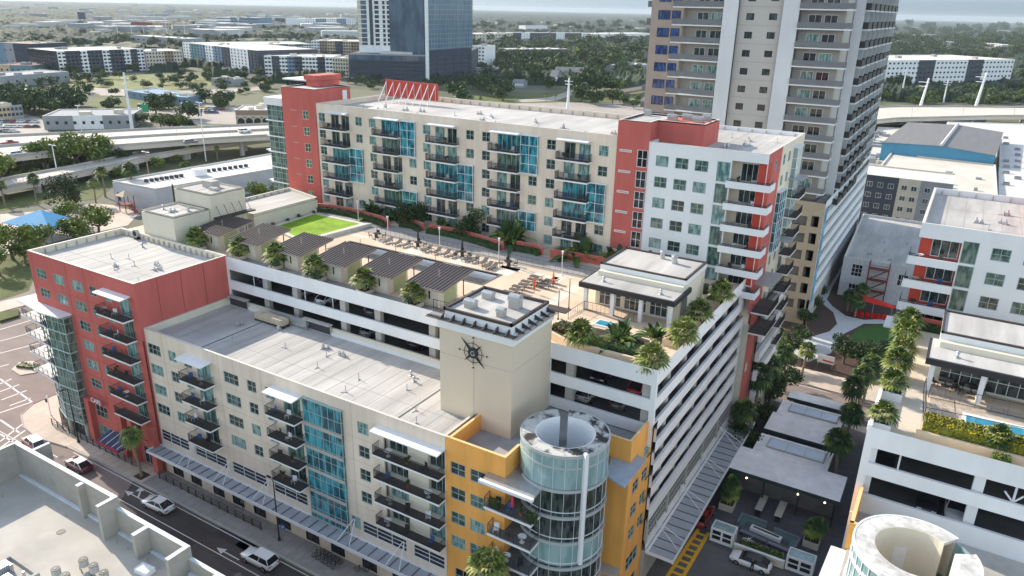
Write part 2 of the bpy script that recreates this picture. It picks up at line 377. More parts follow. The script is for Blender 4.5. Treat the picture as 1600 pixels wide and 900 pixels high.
def railing(path, z, h=1.05, m=None, pitch=.16, panel=None, parent=None, name='railing'):
    r = MB()
    for (x0, y0), (x1, y1) in zip(path[:-1], path[1:]):
        L = math.hypot(x1-x0, y1-y0); n = max(1, int(L/pitch))
        for zz in (z+.1, z+h): r.bar((x0, y0, zz), (x1, y1, zz), .045)
        for i in range(n+1):
            t = i/n; q = .05 if i % 9 == 0 else .018; x, y = x0+(x1-x0)*t, y0+(y1-y0)*t; r.obox(x, y, z, q, q, h)
    return r.build(name, m or M_DARK, parent)
for k in range(4):
    z = 17.15-2.9*k; pp = [(-104.1, 48.62), (-111.5, 49.2), (-111.8, 52.4), (-108.02, 52.9), (-108.02, 50.08), (-107.4, 49.78)]
    b = MB(); b.prism(pp, z-.22, z); s = b.build('corner_balcony', M_TRIM, red)
    railing([(-104.2, 48.75), (-111.35, 49.3), (-111.65, 52.3), (-108.1, 52.75)], z, parent=s)
for x, y in ((-107.6, 49.9), (-104.1, 49.2), (-100.2, 49.4)): b = MB(); b.tube((x, y, 0), (x, y, 2.9), .3, n=12); b.build('column', M_CONC, red)
b = MB(); b.box(-107.6, -99.9, 49.6, 50.05, .01, 2.7); b.build('lobby_glazing', G_NIGHT, red)
# illegible lettering over the shop window, drawn as raised white strokes
def lettering(parent, txt, size, loc, rot, m, name='lettering', ext=.03, align='CENTER', tilt=90):
    c = bpy.data.curves.new(name, 'FONT'); c.body = txt; c.size = size; c.extrude = ext; c.align_x = align
    t = bpy.data.objects.new(name, c); col.objects.link(t)
    dg = bpy.context.evaluated_depsgraph_get(); me = bpy.data.meshes.new_from_object(t.evaluated_get(dg)); me.name = name
    bpy.data.objects.remove(t); me.materials.clear(); me.materials.append(m)
    o = bpy.data.objects.new(name, me); col.objects.link(o); o.parent = parent; o.location = Vector(loc)-wloc(parent); o.rotation_euler = (R(tilt), 0, rot); return o
lettering(red, 'CAFE', 1.0, (-96.1, 49.2, 7.35), 0, M_TRIM)
b = MB(); b.box(-98.3, -94.9, 49.25, 50.05, 7.2, 7.3); b.build('sign_ledge', M_RED, red)

# ---- cream street block
crm = thing('apartment_block', 'long cream street-front block with turquoise glass bay and white flat roof', 'apartment building', (-60, 57, 0))
w = Wall(crm, M_CREAM, -84, 50.5, 0, 46.85, 0, 21.25)
for z in rowz(19.36, 4):
    w.win(.3, z, 2.5, 1.45, 3, 2); w.win(4.4, z, 1.47, 1.45); w.win(7.3, z, 1.5, 1.45)
    w.win(14.65, z, 2.55, 1.45, 3, 2); w.win(18.67, z, 1.5, 1.45); w.win(21.7, z, 1.5, 1.45); w.win(35.5, z, 1.5, 1.45)
for k in range(4):
    z = 16.95-2.87*k
    glassdoor(w, 9.7, z, 2.6, 2.4, 2); w.balcony(8.05, z, 4.75, 1.5)
    glassdoor(w, 24.5, z, 2.7, 2.4, 2); w.balcony(23.0, z, 4.6, 1.5)
    w.hole(39.0, z, 7.75, 2.55); 
    w.balcony(38.35, z, 8.45, 1.15)
w.canopy(7.9, 19.75, 4.75, 1.6); w.canopy(23.0, 19.75, 4.6, 1.6); w.canopy(38.3, 19.7, 8.5, 1.3)
for z in (5.12,):
    for u0, u1 in ((.15, 5.8), (7.0, 13.1), (14.1, 20.2), (21.4, 27.0), (35.4, 41.6), (42.5, 46.6)):
        w.win(u0, z, u1-u0, 1.65, 3 if u1-u0 > 5 else 2, 3, G_NIGHT, M_TRIM)
w.win(33.8, 5.3, 1.35, 1.6, 2, 1, G_TEAL)
w.bay(27.85, 4.45, 5.6, 15.4, .28, 6, 11, G_BLUE, M_FRAME)
for k in range(5): w.box('slab_edge', M_CONC, 27.8, 33.5, .30, .36, 16.6-2.87*k, 17.0-2.87*k)
for u in (1.5, 5.2, 9.6, 13.3, 17.2, 21.5, 26.2, 30.2, 35, 39.4, 43.2): w.win(u, .25, 2.2, 2.6, 2, 1, G_NIGHT, M_DARK)
w.finish()
# recessed balconies on the right end
b = MB()
for k in range(4):
    z = 16.95-2.87*k
    b.box(-45.0, -37.2, 50.66, 51.05, z-.25, z-.002); b.box(-42.0, -39.4, 50.67, 51.04, z, z+2.6)
b.build('loggia', M_CREAM2, crm)
ww = Wall(crm, M_CREAM2, -45.1, 51.05, 0, 8.1, 8.0, 19.8, name='loggia_wall')
for k in range(4):
    z = 16.98-2.87*k; ww.win(.4, z, 2.5, 2.4, 3, 1, [G_DARK, G_TEAL][k == 2]); ww.win(5.6, z, 2.2, 2.4, 3, 1, [G_DARK, G_TEAL][k > 1])
ww.finish()
solid(crm, [(-83.9, 51.3), (-37.2, 51.3), (-37.2, 63.75), (-83.9, 63.75)], .02, 20.1, M_CREAM)
flatroof(crm, [(-84.0, 50.5), (-37.15, 50.5), (-37.15, 63.78), (-84.0, 63.78)], 20.3, 21.27, wallm=M_CREAM2, th=.28)
b = MB(); b.box(-83.7, -41.7, 63.3, 63.5, 20.31, 20.75); b.box(-75, -74.9, 50.8, 63.3, 20.306, 20.36, 1); b.box(-44.3, -44.2, 50.8, 63.3, 20.306, 20.36, 1); b.build('roof_kerb', [M_WHITE, M_CONCD], crm)
# long street awning on the cream front
def awning(bld, x, y, rot, L, z, d, struts, name='street_awning'):
    b = MB(); b.box(0, L, -d, -d+.12, z-.28, z+.12); b.box(0, .12, -d+.12, -.01, z-.2, z+.12); b.box(L-.12, L, -d+.12, -.01, z-.2, z+.12); b.box(.12, L-.12, -.3, -.01, z-.2, z+.02)
    b.box(.12, L-.12, -d+.12, -.3, z-.12, z-.04, 1)
    n = int(L/1.45)
    for i in range(1, n): b.box(L*i/n-.05, L*i/n+.05, -d+.12, -.3, z-.035, z+.04, 2)
    a = b.build(name, [M_TRIM, mat('pale_polycarbonate', (.36, .38, .42), .5, .1, .8), M_CONCD], bld, world=False, loc=Vector((x, y, 0))-wloc(bld), rot=rot)
    for u in struts:
        s = MB()
        for du in (-.9, .9): s.tube((u+du*.1, -.02, z+2.1), (u+du, -d+.2, z+.1), .05, n=6)
        s.tube((u, -.02, z+2.2), (u, -.02, z), .05, n=6)
        s.build('strut', M_TRIM, a, world=False)
awning(crm, -84.4, 50.5, 0, 46.9, 4.3, 2.2, (7.2, 14, 21, 34.6, 41.6))

# ---- ochre corner block with glass rotunda
yel = thing('apartment_block', 'ochre corner block with round glass rotunda and open white ring on top', 'apartment building', (-29, 58, 0))
w = Wall(yel, M_YEL, -37.12, 50.5, 0, 6.8, 0, 21.3)
for z in (17.37, 14.5, 11.6, 8.72): w.win(.55, z, 1.75, 1.42); w.win(2.87, z, 1.75, 1.42)
w.win(1.0, 4.3, 2.9, 1.9, 3, 2, G_NIGHT); w.win(1.0, .3, 2.9, 2.8, 2, 1, G_NIGHT); w.finish()
w = Wall(yel, M_YEL, -30.32, 50.5, R(90), 4.0, 0, 21.3); w.finish()
w = Wall(yel, M_YEL, -24.6, 59.4, 0, 3.0, 0, 21.3); w.finish()
w = Wall(yel, M_YEL, -21.6, 59.4, R(90), 5.9, 0, 21.3)
for z in (17.25, 14.35, 11.45, 8.6):
    if z < 17: w.win(1.35, z, 1.6, 1.42)
    w.win(3.75, z, 1.6, 1.42)
w.win(1.4, 17.25, 1.6, .9, 2, 1)
w.win(1.4, 4.5, 3.2, 1.9, 3, 2, G_NIGHT); w.win(1.4, .3, 3.2, 2.6, 3, 1, G_NIGHT); w.finish()
foot = [(-37.12, 50.5), (-30.32, 50.5), (-30.32, 54.5), (-24.6, 59.4), (-21.6, 59.4), (-21.6, 65.3), (-37.12, 65.3)]
ft = [(-37.0, 50.7), (-30.5, 50.7), (-30.5, 54.6), (-24.7, 59.6), (-21.8, 59.6), (-21.8, 63.7), (-37.0, 63.7)]
solid(yel, ft, .02, 18.9, M_YEL)
b = MB(); b.poly([(x, y, 19.6) for x, y in [(-36.9, 50.75), (-30.6, 50.75), (-30.6, 54.7), (-24.8, 59.7), (-21.9, 59.7), (-21.9, 63.75), (-36.9, 63.75)]])
b.build('roof', M_ROOF2, yel)
b = MB()
def pwall(b, p, q, z0, z1, t=.28, mi=0, cap=1):
    d = Vector((q[0]-p[0], q[1]-p[1])); L = d.length; d.normalize(); n_ = Vector((-d.y, d.x))
    b.prism([p, q, (q[0]+n_.x*t, q[1]+n_.y*t), (p[0]+n_.x*t, p[1]+n_.y*t)], z0, z1, mi, cap)
pwall(b, (-37.11, 50.505), (-30.33, 50.505), 19, 21.31); pwall(b, (-30.33, 50.8), (-30.33, 53.2), 19, 21.31)
pwall(b, (-24.2, 59.41), (-21.61, 59.41), 19, 21.31); pwall(b, (-21.605, 59.7), (-21.605, 65.3), 19, 21.31); pwall(b, (-36.83, 57.2), (-36.83, 50.79), 19.2, 21.31)
b.build('parapet', [M_YEL, mat('pale_ochre_coping', (.75, .52, .25), .7)], yel)
# rotunda
RC, RR = Vector((-26.6, 55.05, 0)), 4.15
rot_ = MB(); N = 48
def ring(b, r0, r1, z0, z1, a0=0, a1=360, mi=0, n=N, c=RC):
    i0 = len(b.v); steps = max(2, int(n*(a1-a0)/360)); full = abs(a1-a0-360) < .1
    for k in range(steps+1):
        t = R(a0+(a1-a0)*k/steps); cx, sx = math.cos(t), math.sin(t)
        b.v += [(c[0]+r0*cx, c[1]+r0*sx, z0), (c[0]+r1*cx, c[1]+r1*sx, z0), (c[0]+r1*cx, c[1]+r1*sx, z1), (c[0]+r0*cx, c[1]+r0*sx, z1)]
    for k in range(steps):
        p, q = i0+4*k, i0+4*k+4
        for e in range(4): f = (e+1) % 4; b.f.append((p+e, q+e, q+f, p+f)); b.m.append(mi)
    if not full:
        b.f.append((i0, i0+1, i0+2, i0+3)); b.m.append(mi); k = i0+4*steps; b.f.append((k+3, k+2, k+1, k)); b.m.append(mi)
GAPA, GAPB = 112, 128
# stained rim
m = bpy.data.materials.new('stained_white_ring'); m.use_nodes = True; n_ = m.node_tree; bs = n_.nodes['Principled BSDF']; bs.inputs['Roughness'].default_value = .9
g = n_.nodes.new('ShaderNodeNewGeometry'); t = n_.nodes.new('ShaderNodeTexNoise'); t.inputs['Scale'].default_value = .75; t.inputs['Detail'].default_value = 8; t.inputs['Roughness'].default_value = .62
rp = n_.nodes.new('ShaderNodeValToRGB'); rp.color_ramp.elements[0].position = .43; rp.color_ramp.elements[0].color = (.03, .028, .025, 1); rp.color_ramp.elements[1].position = .54; rp.color_ramp.elements[1].color = (.50, .49, .46, 1)
n_.links.new(g.outputs['Position'], t.inputs['Vector']); n_.links.new(t.outputs[0], rp.inputs[0]); n_.links.new(rp.outputs[0], bs.inputs['Base Color']); M_STAIN = m
b = MB(); ring(b, RR-.12, RR-.02, 0.02, 22.6, -128, 100); rg = b.build('rotunda', G_DARK, yel)
b = MB(); ring(b, RR-.1, RR+.03, 19.5, 22.75, GAPB, GAPA+360); b.build('upper_glazing', G_FROST, rg)
b = MB(); ring(b, 2.85, RR+.02, 22.8, 23.0, GAPB, GAPA+360); b.build('rim', M_STAIN, rg)
b = MB(); ring(b, 2.75, 2.87, 19.6, 22.99, GAPB, GAPA+360); ring(b, RR-.2, RR-.1, 19.6, 22.8, GAPB, GAPA+360)
b.build('inner_wall', M_WHITE, rg)
b = MB(); ring(b, .01, 2.75, 19.62, 19.66, 0, 360); b.build('court_floor', M_ROOF2, rg)
b = MB()
ring(b, RR-.05, RR+.09, 22.72, 23.03, GAPB, GAPA+360); ring(b, RR-.05, RR+.07, 21.6, 21.78, GAPB, GAPA+360)
for z in (19.1, 16.2, 13.35, 10.45, 7.6): ring(b, RR-.11, RR+.14, z+.04, z+.34, -128, 100)
ring(b, RR-.1, RR+.16, 4.4, 4.9, -128, 100)
b.build('floor_ring', mat('pale_grey_metal', (.40, .42, .42), .5, .05, 1), rg)
b = MB()
for k in range(15):
    a = R(-122+15*k)
    p = lambda z: (RC.x+(RR+.02)*math.cos(a), RC.y+(RR+.02)*math.sin(a), z)
    b.bar(p(.1), p(22.7), .032)
for z in (16.95, 14.1, 11.25, 8.4): ring(b, RR-.05, RR+.05, z, z+.06, -128, 100)
b.build('mullions', M_TRIM, rg)
b = MB(); ring(b, RR-.04, RR-.005, 11.0, 13.3, -120, 95); b.build('blinds', G_FROST, rg)
a = R(-38); b = MB(); b.obox(RC.x+(RR+.25)*math.cos(a), RC.y+(RR+.25)*math.sin(a), 11.3, .45, .32, 12.0, a); b.build('fin', M_WHITE, rg)
a = R(62); b = MB(); b.obox(RC.x+2.72*math.cos(a), RC.y+2.72*math.sin(a), 19.68, .06, .95, 2.1, a); d_ = b.build('door', M_TRIM, rg)
b = MB(); b.obox(RC.x+2.66*math.cos(a+.1), RC.y+2.66*math.sin(a+.1), 20.6, .06, .12, .12, a); b.build('handle', M_DARK, d_)
for k in range(5):
    z = 16.15-2.87*k; dd = 0.0 if k else 0
    pp = [(-32.0, 50.48), (-31.9, 49.25), (-26.7, 49.15), (-26.7, 50.95), (-29.3, 52.0), (-30.3, 53.5), (-30.3, 50.48)]
    if k: pp = [(-31.6, 50.48), (-31.5, 49.25)]+pp[2:]
    b = MB(); b.prism(pp, z-.22, z); s = b.build('corner_balcony', M_TRIM, yel)
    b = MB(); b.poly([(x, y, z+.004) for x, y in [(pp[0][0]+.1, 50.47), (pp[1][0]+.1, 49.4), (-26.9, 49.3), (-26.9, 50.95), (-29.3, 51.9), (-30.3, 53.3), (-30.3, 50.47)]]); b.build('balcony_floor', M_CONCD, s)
    railing([(pp[0][0]+.06, 50.4), (pp[1][0]+.06, 49.32), (-26.78, 49.22), (-26.78, 50.8)], z, parent=s)
b = MB(); b.prism([(-32.2, 50.48), (-32.0, 49.2), (-26.6, 49.0), (-26.6, 51.0), (-29.4, 52.2), (-30.3, 53.8), (-30.3, 50.48)], 18.95, 19.15); b.build('canopy', [M_ALU], yel)
b = MB(); b.box(-32.25, -26.5, 48.85, 49.19, 18.9, 19.2); b.build('canopy_fascia', M_TRIM, yel)
b = MB(); b.prism([(-22.6, 56.2), (-20.5, 55.4), (-20.5, 60.9), (-21.58, 61.1), (-21.58, 59.38), (-23.6, 59.38)], 18.8, 18.98); b.build('canopy', mat('blue_grey_metal_roof', (.34, .39, .46), .5, .15, 1), yel)
b = MB(); b.prism([(-23.4, 57.9), (-21.6, 58.2), (-21.6, 59.38), (-24.4, 59.38)], 6.0, 6.2); b.build('canopy', M_CONC, yel)
b = MB(); b.obox(-35.3, 57.6, 19.61, .5, .4, .35, .4); b.tube((-34.6, 57.2, 19.6), (-34.6, 57.2, 20.1), .14, n=8); b.build('roof_vents', M_ALU, yel)

# ---- elevator tower with compass emblem
twr = thing('elevator_tower', 'square beige stair and elevator tower with black compass emblem and louvred cornice', 'tower', (-37.4, 59, 0))
b = MB(); b.box(-41.6, -33.0, 55.8, 63.75, 19, 29.85); b.build('wall', mat('beige_stucco', (.62, .535, .42), .9, .03, .5, stretch=(1, 1, .2)), twr)
b = MB(); b.box(-41.75, -32.85, 55.65, 63.9, 29.85, 30.75); b.build('cornice_band', M_WHITE, twr)
b = MB(); b.box(-41.2, -33.4, 56.2, 63.4, 30.75, 31.6); b.build('upper_wall', M_WHITE, twr)
b = MB(); b.poly([(-40.9, 56.5, 31.61), (-33.7, 56.5, 31.61), (-33.7, 63.1, 31.61), (-40.9, 63.1, 31.61)]); b.build('roof', M_ROOF, twr)
b = MB(); 
for p, q in (((-41.3, 56.1), (-33.3, 56.1)), ((-33.3, 56.1), (-33.3, 63.5)), ((-33.3, 63.5), (-41.3, 63.5)), ((-41.3, 63.5), (-41.3, 56.1))): pwall(b, p, q, 31.601, 31.9, .25)
b.build('roof_edge', M_BROWN, twr)
b = MB()
for i in range(7):
    x = -41.35+i*1.28; b.prism([(x, 55.3), (x+.12, 55.3), (x+.12, 56.19), (x, 56.19)], [30.8]*4, [30.92, 30.92, 31.3, 31.3])
for j in range(6):
    o_ = 55.35+j*.15; b.box(-43.0, -32.6, o_, o_+.05, 30.77, 30.8)
for i in range(6):
    y = 56.9+i*1.25; b.prism([(-33.39, y), (-32.4, y), (-32.4, y+.12), (-33.39, y+.12)], [30.8]*4, [31.3, 30.92, 30.92, 31.3])
for j in range(5): b.box(-32.9+j*.15, -32.85+j*.15, 55.3, 64.6, 30.77, 30.8)
for j in range(6): b.box(-43.0+j*.25, -42.95+j*.25, 55.4, 64.4, 30.81, 30.84); b.box(-43.0, -41.3, 55.6+j*1.6, 55.7+j*1.6, 30.85, 30.93)
b.box(-34, -31.4, 63.6, 64.9, 30.85, 30.95); b.build('louvre', M_BROWN, twr)
b = MB(); b.box(-37.42, -37.38, 55.785, 55.8, 19.8, 29.8); b.box(-41.6, -33, 55.785, 55.8, 27.0, 27.03); b.box(-33, -32.985, 55.8, 63.7, 27.0, 27.03); b.build('panel_joint', mat('joint_line', (.42, .37, .30), .9), twr)
E_ = thing('compass_emblem', 'black metal compass rose emblem mounted on the beige tower wall', 'emblem', (-37.45, 55.78, 28.0))
b = MB(); c0 = Vector((-37.45, 55.7, 28.0))
def pt(a, r, y=55.7): return (c0.x+r*math.cos(R(a)), y, c0.z+r*math.sin(R(a)))
for a, r in ((135, 1.95), (45, 1.45), (-135, 1.45), (-45, 1.95)):
    wd = .22; p0 = pt(a+90, wd); p1 = pt(a-90, wd); tip = pt(a, r)
    b.v += [p0, tip, p1, (p0[0], 55.64, p0[2]), (tip[0], 55.64, tip[2]), (p1[0], 55.64, p1[2])]; i = len(b.v)-6
    for f in ((i, i+1, i+2), (i+5, i+4, i+3), (i, i+3, i+4, i+1), (i+1, i+4, i+5, i+2)): b.f.append(f); b.m.append(0)
b.build('star_points', M_DARK, E_)
b = MB(); q = [pt(a, 1.05) for a in range(0, 361, 10)]
for i, (p, r_) in enumerate(zip(q[:-1], q[1:])): b.tube(p, r_, .03, n=5)
for a in (0, 90, 180, 270):
    b.tube(pt(a, .45), pt(a, 1.3), .03, n=5); p = pt(a, 1.62); b.ball(p, .09)
b.build('ring', M_DARK, E_)
b = MB(); b.tube((c0.x, 55.79, c0.z), (c0.x, 55.6, c0.z), .56, n=28); b.build('hub', M_DARK, E_)
o = lettering(E_, 'G', .75, (c0.x, 55.59, c0.z-.27), 0, mat('silver_letter', (.4, .4, .4), .5, 0), name='initial')

# roof turbine ventilators on the elevator tower
def ventilator(x, y, z, w, d, h, lab):
    t = thing('ventilator', lab, 'ventilator', (x, y, z), 0, 'ventilators on the elevator tower roof')
    b = MB(); b.box(-w/2, w/2, -d/2, d/2, 0, h*.55); b.build('curb', M_CONC, t, world=False)
    b = MB(); n = 8
    for i in range(n):
        x0 = -w*.58+w*1.16*i/n
        for k in range(6):
            a0, a1 = math.pi*k/6, math.pi*(k+1)/6
            b.quad((x0, -math.cos(a0)*d*.6, h*.55+math.sin(a0)*h*.45), (x0+w*1.16/n*.7, -math.cos(a0)*d*.6, h*.55+math.sin(a0)*h*.45), (x0+w*1.16/n*.7, -math.cos(a1)*d*.6, h*.55+math.sin(a1)*h*.45), (x0, -math.cos(a1)*d*.6, h*.55+math.sin(a1)*h*.45))
    b.box(-w*.56, w*.56, -d*.5, d*.5, h*.55, h*.85); b.build('hood', M_ALU, t, world=False)
ventilator(-39.4, 58.2, 31.62, 1.1, .9, .9, 'wide ribbed ventilator at the left of the beige tower roof')
ventilator(-39.3, 61.3, 31.62, 1.1, .9, .8, 'wide ribbed ventilator at the back of the beige tower roof')
ventilator(-35.6, 60.6, 31.62, 1.1, 1.0, 1.5, 'tall grey box ventilator at the right of the beige tower roof')
ventilator(-35.6, 57.9, 31.62, .75, .75, .95, 'smallest ribbed ventilator near the front of the beige tower roof')

M_JT = mat('stucco_joint', (.44, .37, .29), .9, 0); b = MB()
for k in range(5): b.box(-84, -57, 50.488, 50.499, 17.25-2.87*k, 17.28-2.87*k); b.box(-50.2, -45.8, 50.488, 50.499, 17.25-2.87*k, 17.28-2.87*k)
for x in (-80.6, -70.2, -62.9, -49.3): b.box(x, x+.03, 50.486, 50.498, 7.3, 21.2)
b.build('stucco_joint', M_JT, crm); b = MB()
for k in range(6): b.box(-99.6, -91.0, 50.088, 50.099, 22.6-2.9*k, 22.63-2.9*k)
for x in (-107.2, -99.0, -94.9): b.box(x, x+.03, 50.086, 50.098, 20 if x < -100 else 7.3, 27.1)
b.build('stucco_joint', bpy.data.materials['dark_red_joint'], red)
# ================================================================== PLANTS (prototypes, copied later)
def leafmat(name, c, tr=.25):
    m = mat(name, c, .6, .35, .9, spec=.25, var2=.2, scale2=.12); return m
L_DK = leafmat('dark_leaf', (.035, .065, .022)); L_MD = leafmat('mid_leaf', (.065, .11, .028)); L_LT = leafmat('light_leaf', (.19, .24, .04)); L_MB = leafmat('fresh_leaf', (.11, .16, .03))
L_PALM = leafmat('palm_leaf', (.17, .22, .045)); L_PALM2 = leafmat('palm_leaf_pale', (.30, .31, .11)); L_PALMD = leafmat('palm_leaf_dark', (.04, .085, .03)); L_DEAD = leafmat('dry_palm_leaf', (.28, .20, .09))
M_BARK = mat('bark', (.16, .12, .085), .95, .25, 4); M_PBARK = mat('palm_bark', (.26, .20, .14), .95, .25, 6)
M_SOIL = mat('soil', (.06, .045, .035), .95, .3, 2)
def palm_mesh(rad, n, seed, mats, droop=.55, seg=9, up0=75, low=-35):
    rd = random.Random(seed); b = MB()
    for i in range(n):
        a = i*2.39996+rd.uniform(-.2, .2); f = i/(n-1); el = R(up0+(low-up0)*f+rd.uniform(-8, 8)); pr = rad*(.52+.1*rd.random())
        d = Vector((math.cos(a)*math.cos(el), math.sin(a)*math.cos(el), math.sin(el))); side = Vector((-math.sin(a), math.cos(a), 0)); upv = side.cross(d)*-1
        if upv.z < 0: upv = -upv
        hub = d*pr*.9+Vector((0, 0, -.12*rad*math.cos(el))); b.tube((0, 0, 0), hub, .02, .012, 3, mi=0, caps=False)
        mi = rd.choice([0, 0, 1, 2]) if f < .8 else rd.choice([2, 2, 0, 3 if len(mats) > 3 else 2])
        L = rad*(.52+.12*rd.random())
        for k in range(seg):
            t = (k+.5)/seg; an = R(-125+250*t); w = 250/seg*.55
            def pp(an, r, dr): return hub+(d*math.cos(an)+side*math.sin(an))*r+upv*(.06*r*(1 if k % 2 else -1))+Vector((0, 0, -dr))
            lr = L*(.62+.38*math.cos(an*.7)); dr = droop*lr*.75*rd.uniform(.6, 1.3)
            p1 = pp(an-R(w), lr*.55, dr*.22); p2 = pp(an+R(w), lr*.55, dr*.22); tip = pp(an+R(rd.uniform(-5, 5)), lr, dr)
            b.poly([hub, p1, p2], mi); b.poly([p1, tip, p2], mi)
    return b.mesh('crown', mats)
def trunk_mesh(h, r0, r1, m, bend=.15, seed=0, n=7):
    rd = random.Random(seed); b = MB(); p = Vector((0, 0, 0)); ax = rd.uniform(0, 6.28)
    for i in range(5):
        q = Vector((bend*math.cos(ax)*((i+1)/5)**2, bend*math.sin(ax)*((i+1)/5)**2, h*(i+1)/5)); b.tube(p, q, r0+(r1-r0)*i/5, r0+(r1-r0)*(i+1)/5, n); p = q
    return b.mesh('trunk', m), p
def palm_proto(h, rad, n, seed, mats, name='palm_tree', r0=.2, r1=.14, **k):
    t = bpy.data.objects.new(name, None); tm, top = trunk_mesh(h, r0, r1, M_PBARK, seed=seed)
    return dict(name=name, parts=[('trunk', tm, (0, 0, 0)), ('crown', palm_mesh(rad, n, seed, mats, **k), tuple(top))])
def tree_mesh(rad, hgt, n, seed, size, mats, lobes=9, flat=.75):
    rd = random.Random(seed); b = MB(); L = []
    for i in range(lobes):
        a = rd.uniform(0, 6.28); q = rad*.62*math.sqrt(rd.random()); L.append((q*math.cos(a), q*math.sin(a), hgt*rd.uniform(-.25, .32), rad*rd.uniform(.34, .56), rd.choice([0, 0, 1, 1, 1, 2])))
    for i in range(n):
        cx, cy_, cz, lr, lm = rd.choice(L)
        u = rd.uniform(-1, 1); a = rd.uniform(0, 6.28); s_ = math.sqrt(1-u*u); rr = lr*(rd.random()**.4)*rd.uniform(.85, 1.12)
        c = Vector((cx+rr*s_*math.cos(a), cy_+rr*s_*math.sin(a), cz+rr*u*flat)); q = size*rd.uniform(.6, 1.3)
        n_ = Vector((rd.gauss(0, 1), rd.gauss(0, 1), rd.gauss(.6, 1))).normalized(); t1 = n_.orthogonal().normalized(); t1.rotate(Matrix.Rotation(rd.uniform(0, 6.28), 3, n_)); t2 = n_.cross(t1)
        mi = lm if rd.random() < .7 else rd.choice([0, 1, 2])
        b.poly([c-t1*q, c-t2*q*.55+n_*q*.1, c+t1*q, c+t2*q*.55-n_*q*.12], mi)
    return b.mesh('crown', mats)
def tree_proto(rad, hgt, th, n, seed, size, mats=None, name='tree', lobes=9, flat=.75):
    mats = mats or [L_DK, L_MD, L_LT]; tm = MB(); rd = random.Random(seed+5)
    tm.tube((0, 0, 0), (.1, .05, th), .05*rad+.07, .035*rad+.05, 7)
    for i in range(4):
        a = i*1.57+rd.random(); tm.tube((.1, .05, th*.85), (rad*.5*math.cos(a), rad*.5*math.sin(a), th+hgt*.3*rd.random()), .03*rad+.03, .02, 5)
    return dict(name=name, parts=[('trunk', tm.mesh('trunk', M_BARK), (0, 0, 0)), ('crown', tree_mesh(rad, hgt, n, seed, size, mats, lobes, flat), (0, 0, th+hgt*.35))])
def frond_mesh(rad, n, seed, mats, seg=7, wide=.16, up=1.0):
    """banana / bird-of-paradise like clump of long paddle leaves"""
    rd = random.Random(seed); b = MB()
    for i in range(n):
        a = rd.uniform(0, 6.28); el = rd.uniform(.5, 1.45); L = rad*rd.uniform(.8, 1.25); base = Vector((rd.uniform(-.35, .35)*rad, rd.uniform(-.35, .35)*rad, 0)); w = rad*wide*rd.uniform(.7, 1.2)
        side = Vector((-math.sin(a), math.cos(a), 0)); mi = rd.choice([0, 0, 1, 2]); pts = []
        for k in range(seg+1):
            t = k/seg; r_ = L*t*math.cos(el)*(1+.35*t); z = up*L*(1.35*t*math.sin(el)-.75*t*t*(1.4-el*.6)); pts.append((base+Vector((math.cos(a)*r_, math.sin(a)*r_, z)), w*max(.06, math.sin(math.pi*min(1, t*.95+.02))**.8 if t > .28 else .08)))
        for (p, wp), (q, wq) in zip(pts[:-1], pts[1:]):
            b.quad(p-side*wp+Vector((0, 0, .25*wp)), p, q, q-side*wq+Vector((0, 0, .25*wq)), mi); b.quad(p, p+side*wp+Vector((0, 0, .25*wp)), q+side*wq+Vector((0, 0, .25*wq)), q, mi)
    return b.mesh('foliage', mats)
def plant(pr, loc, label, cat, group, rot=None, s=1.0):
    t = thing(pr['name'], label, cat, loc, random.uniform(0, 6.28) if rot is None else rot, group); t.scale = (s, s, s*random.uniform(.9, 1.1)); t.rotation_euler[0] = random.uniform(-.06, .06); t.rotation_euler[1] = random.uniform(-.06, .06)
    for nm, me, l in pr['parts']: put(nm, me, t, l)
    return t
PI = math.pi
PALM_S = [palm_proto(1.15, 1.4, 38, 3+i, [L_PALM, L_PALM2, L_PALMD, L_PALM2], droop=.6, seg=10, low=-18, up0=85) for i in range(3)]           # short planter palms
PALM_L = [palm_proto(1.3, 1.9, 44, 13+i, [L_PALM2, L_PALM, L_PALM, L_DEAD], droop=.62, seg=10, low=-18, up0=85) for i in range(2)]
PALM_D = [palm_proto(7.6, 1.9, 46, 23+i, [L_PALMD, L_PALM, L_PALMD, L_PALMD], droop=.9, seg=9, low=-45, r0=.22, r1=.16) for i in range(2)]
PALM_TT = [palm_proto(12.6, 2.2, 54, 35, [L_PALM, L_PALM2, L_PALM, L_DEAD], droop=.9, seg=10, low=-55, up0=85, r0=.28, r1=.18)]
PALM_T = [palm_proto(8.6, 1.9, 50, 33, [L_PALM, L_PALMD, L_PALM2, L_DEAD], droop=1.1, seg=10, low=-60, r0=.26, r1=.17)]
PALM_B = [palm_proto(5.2, 1.5, 34, 43, [L_PALM, L_PALM2, L_PALMD, L_DEAD], droop=.8, seg=9, low=-40)]
BANANA = [dict(name='banana_plant', parts=[('foliage', frond_mesh(2.0, 46, 3+i, [L_PALMD, L_MD, L_PALM]), (0, 0, 0))]) for i in range(2)]
TREE_A = [tree_proto(2.5, 3.0, 1.6, 2600, 50+i, .17, [L_MB, L_LT, L_MD]) for i in range(2)]           # near bright trees
TREE_B = [tree_proto(2.6, 3.0, 1.8, 2400, 60+i, .17, [L_DK, L_DK, L_MD], name='tree') for i in range(2)]
L_YEL = leafmat('yellow_green_leaf', (.22, .22, .03))
TREE_Y = [tree_proto(2.6, 2.8, 1.4, 2400, 70+i, .17, [L_MB, L_LT, L_YEL]) for i in range(2)]
TREE_M = [tree_proto(5.5, 6.0, 2.2, 900, 80+i, .62, [L_DK, L_MD, L_MD], lobes=12) for i in range(3)] # mid distance
L_HAZ = leafmat('olive_leaf', (.075, .09, .035)); 
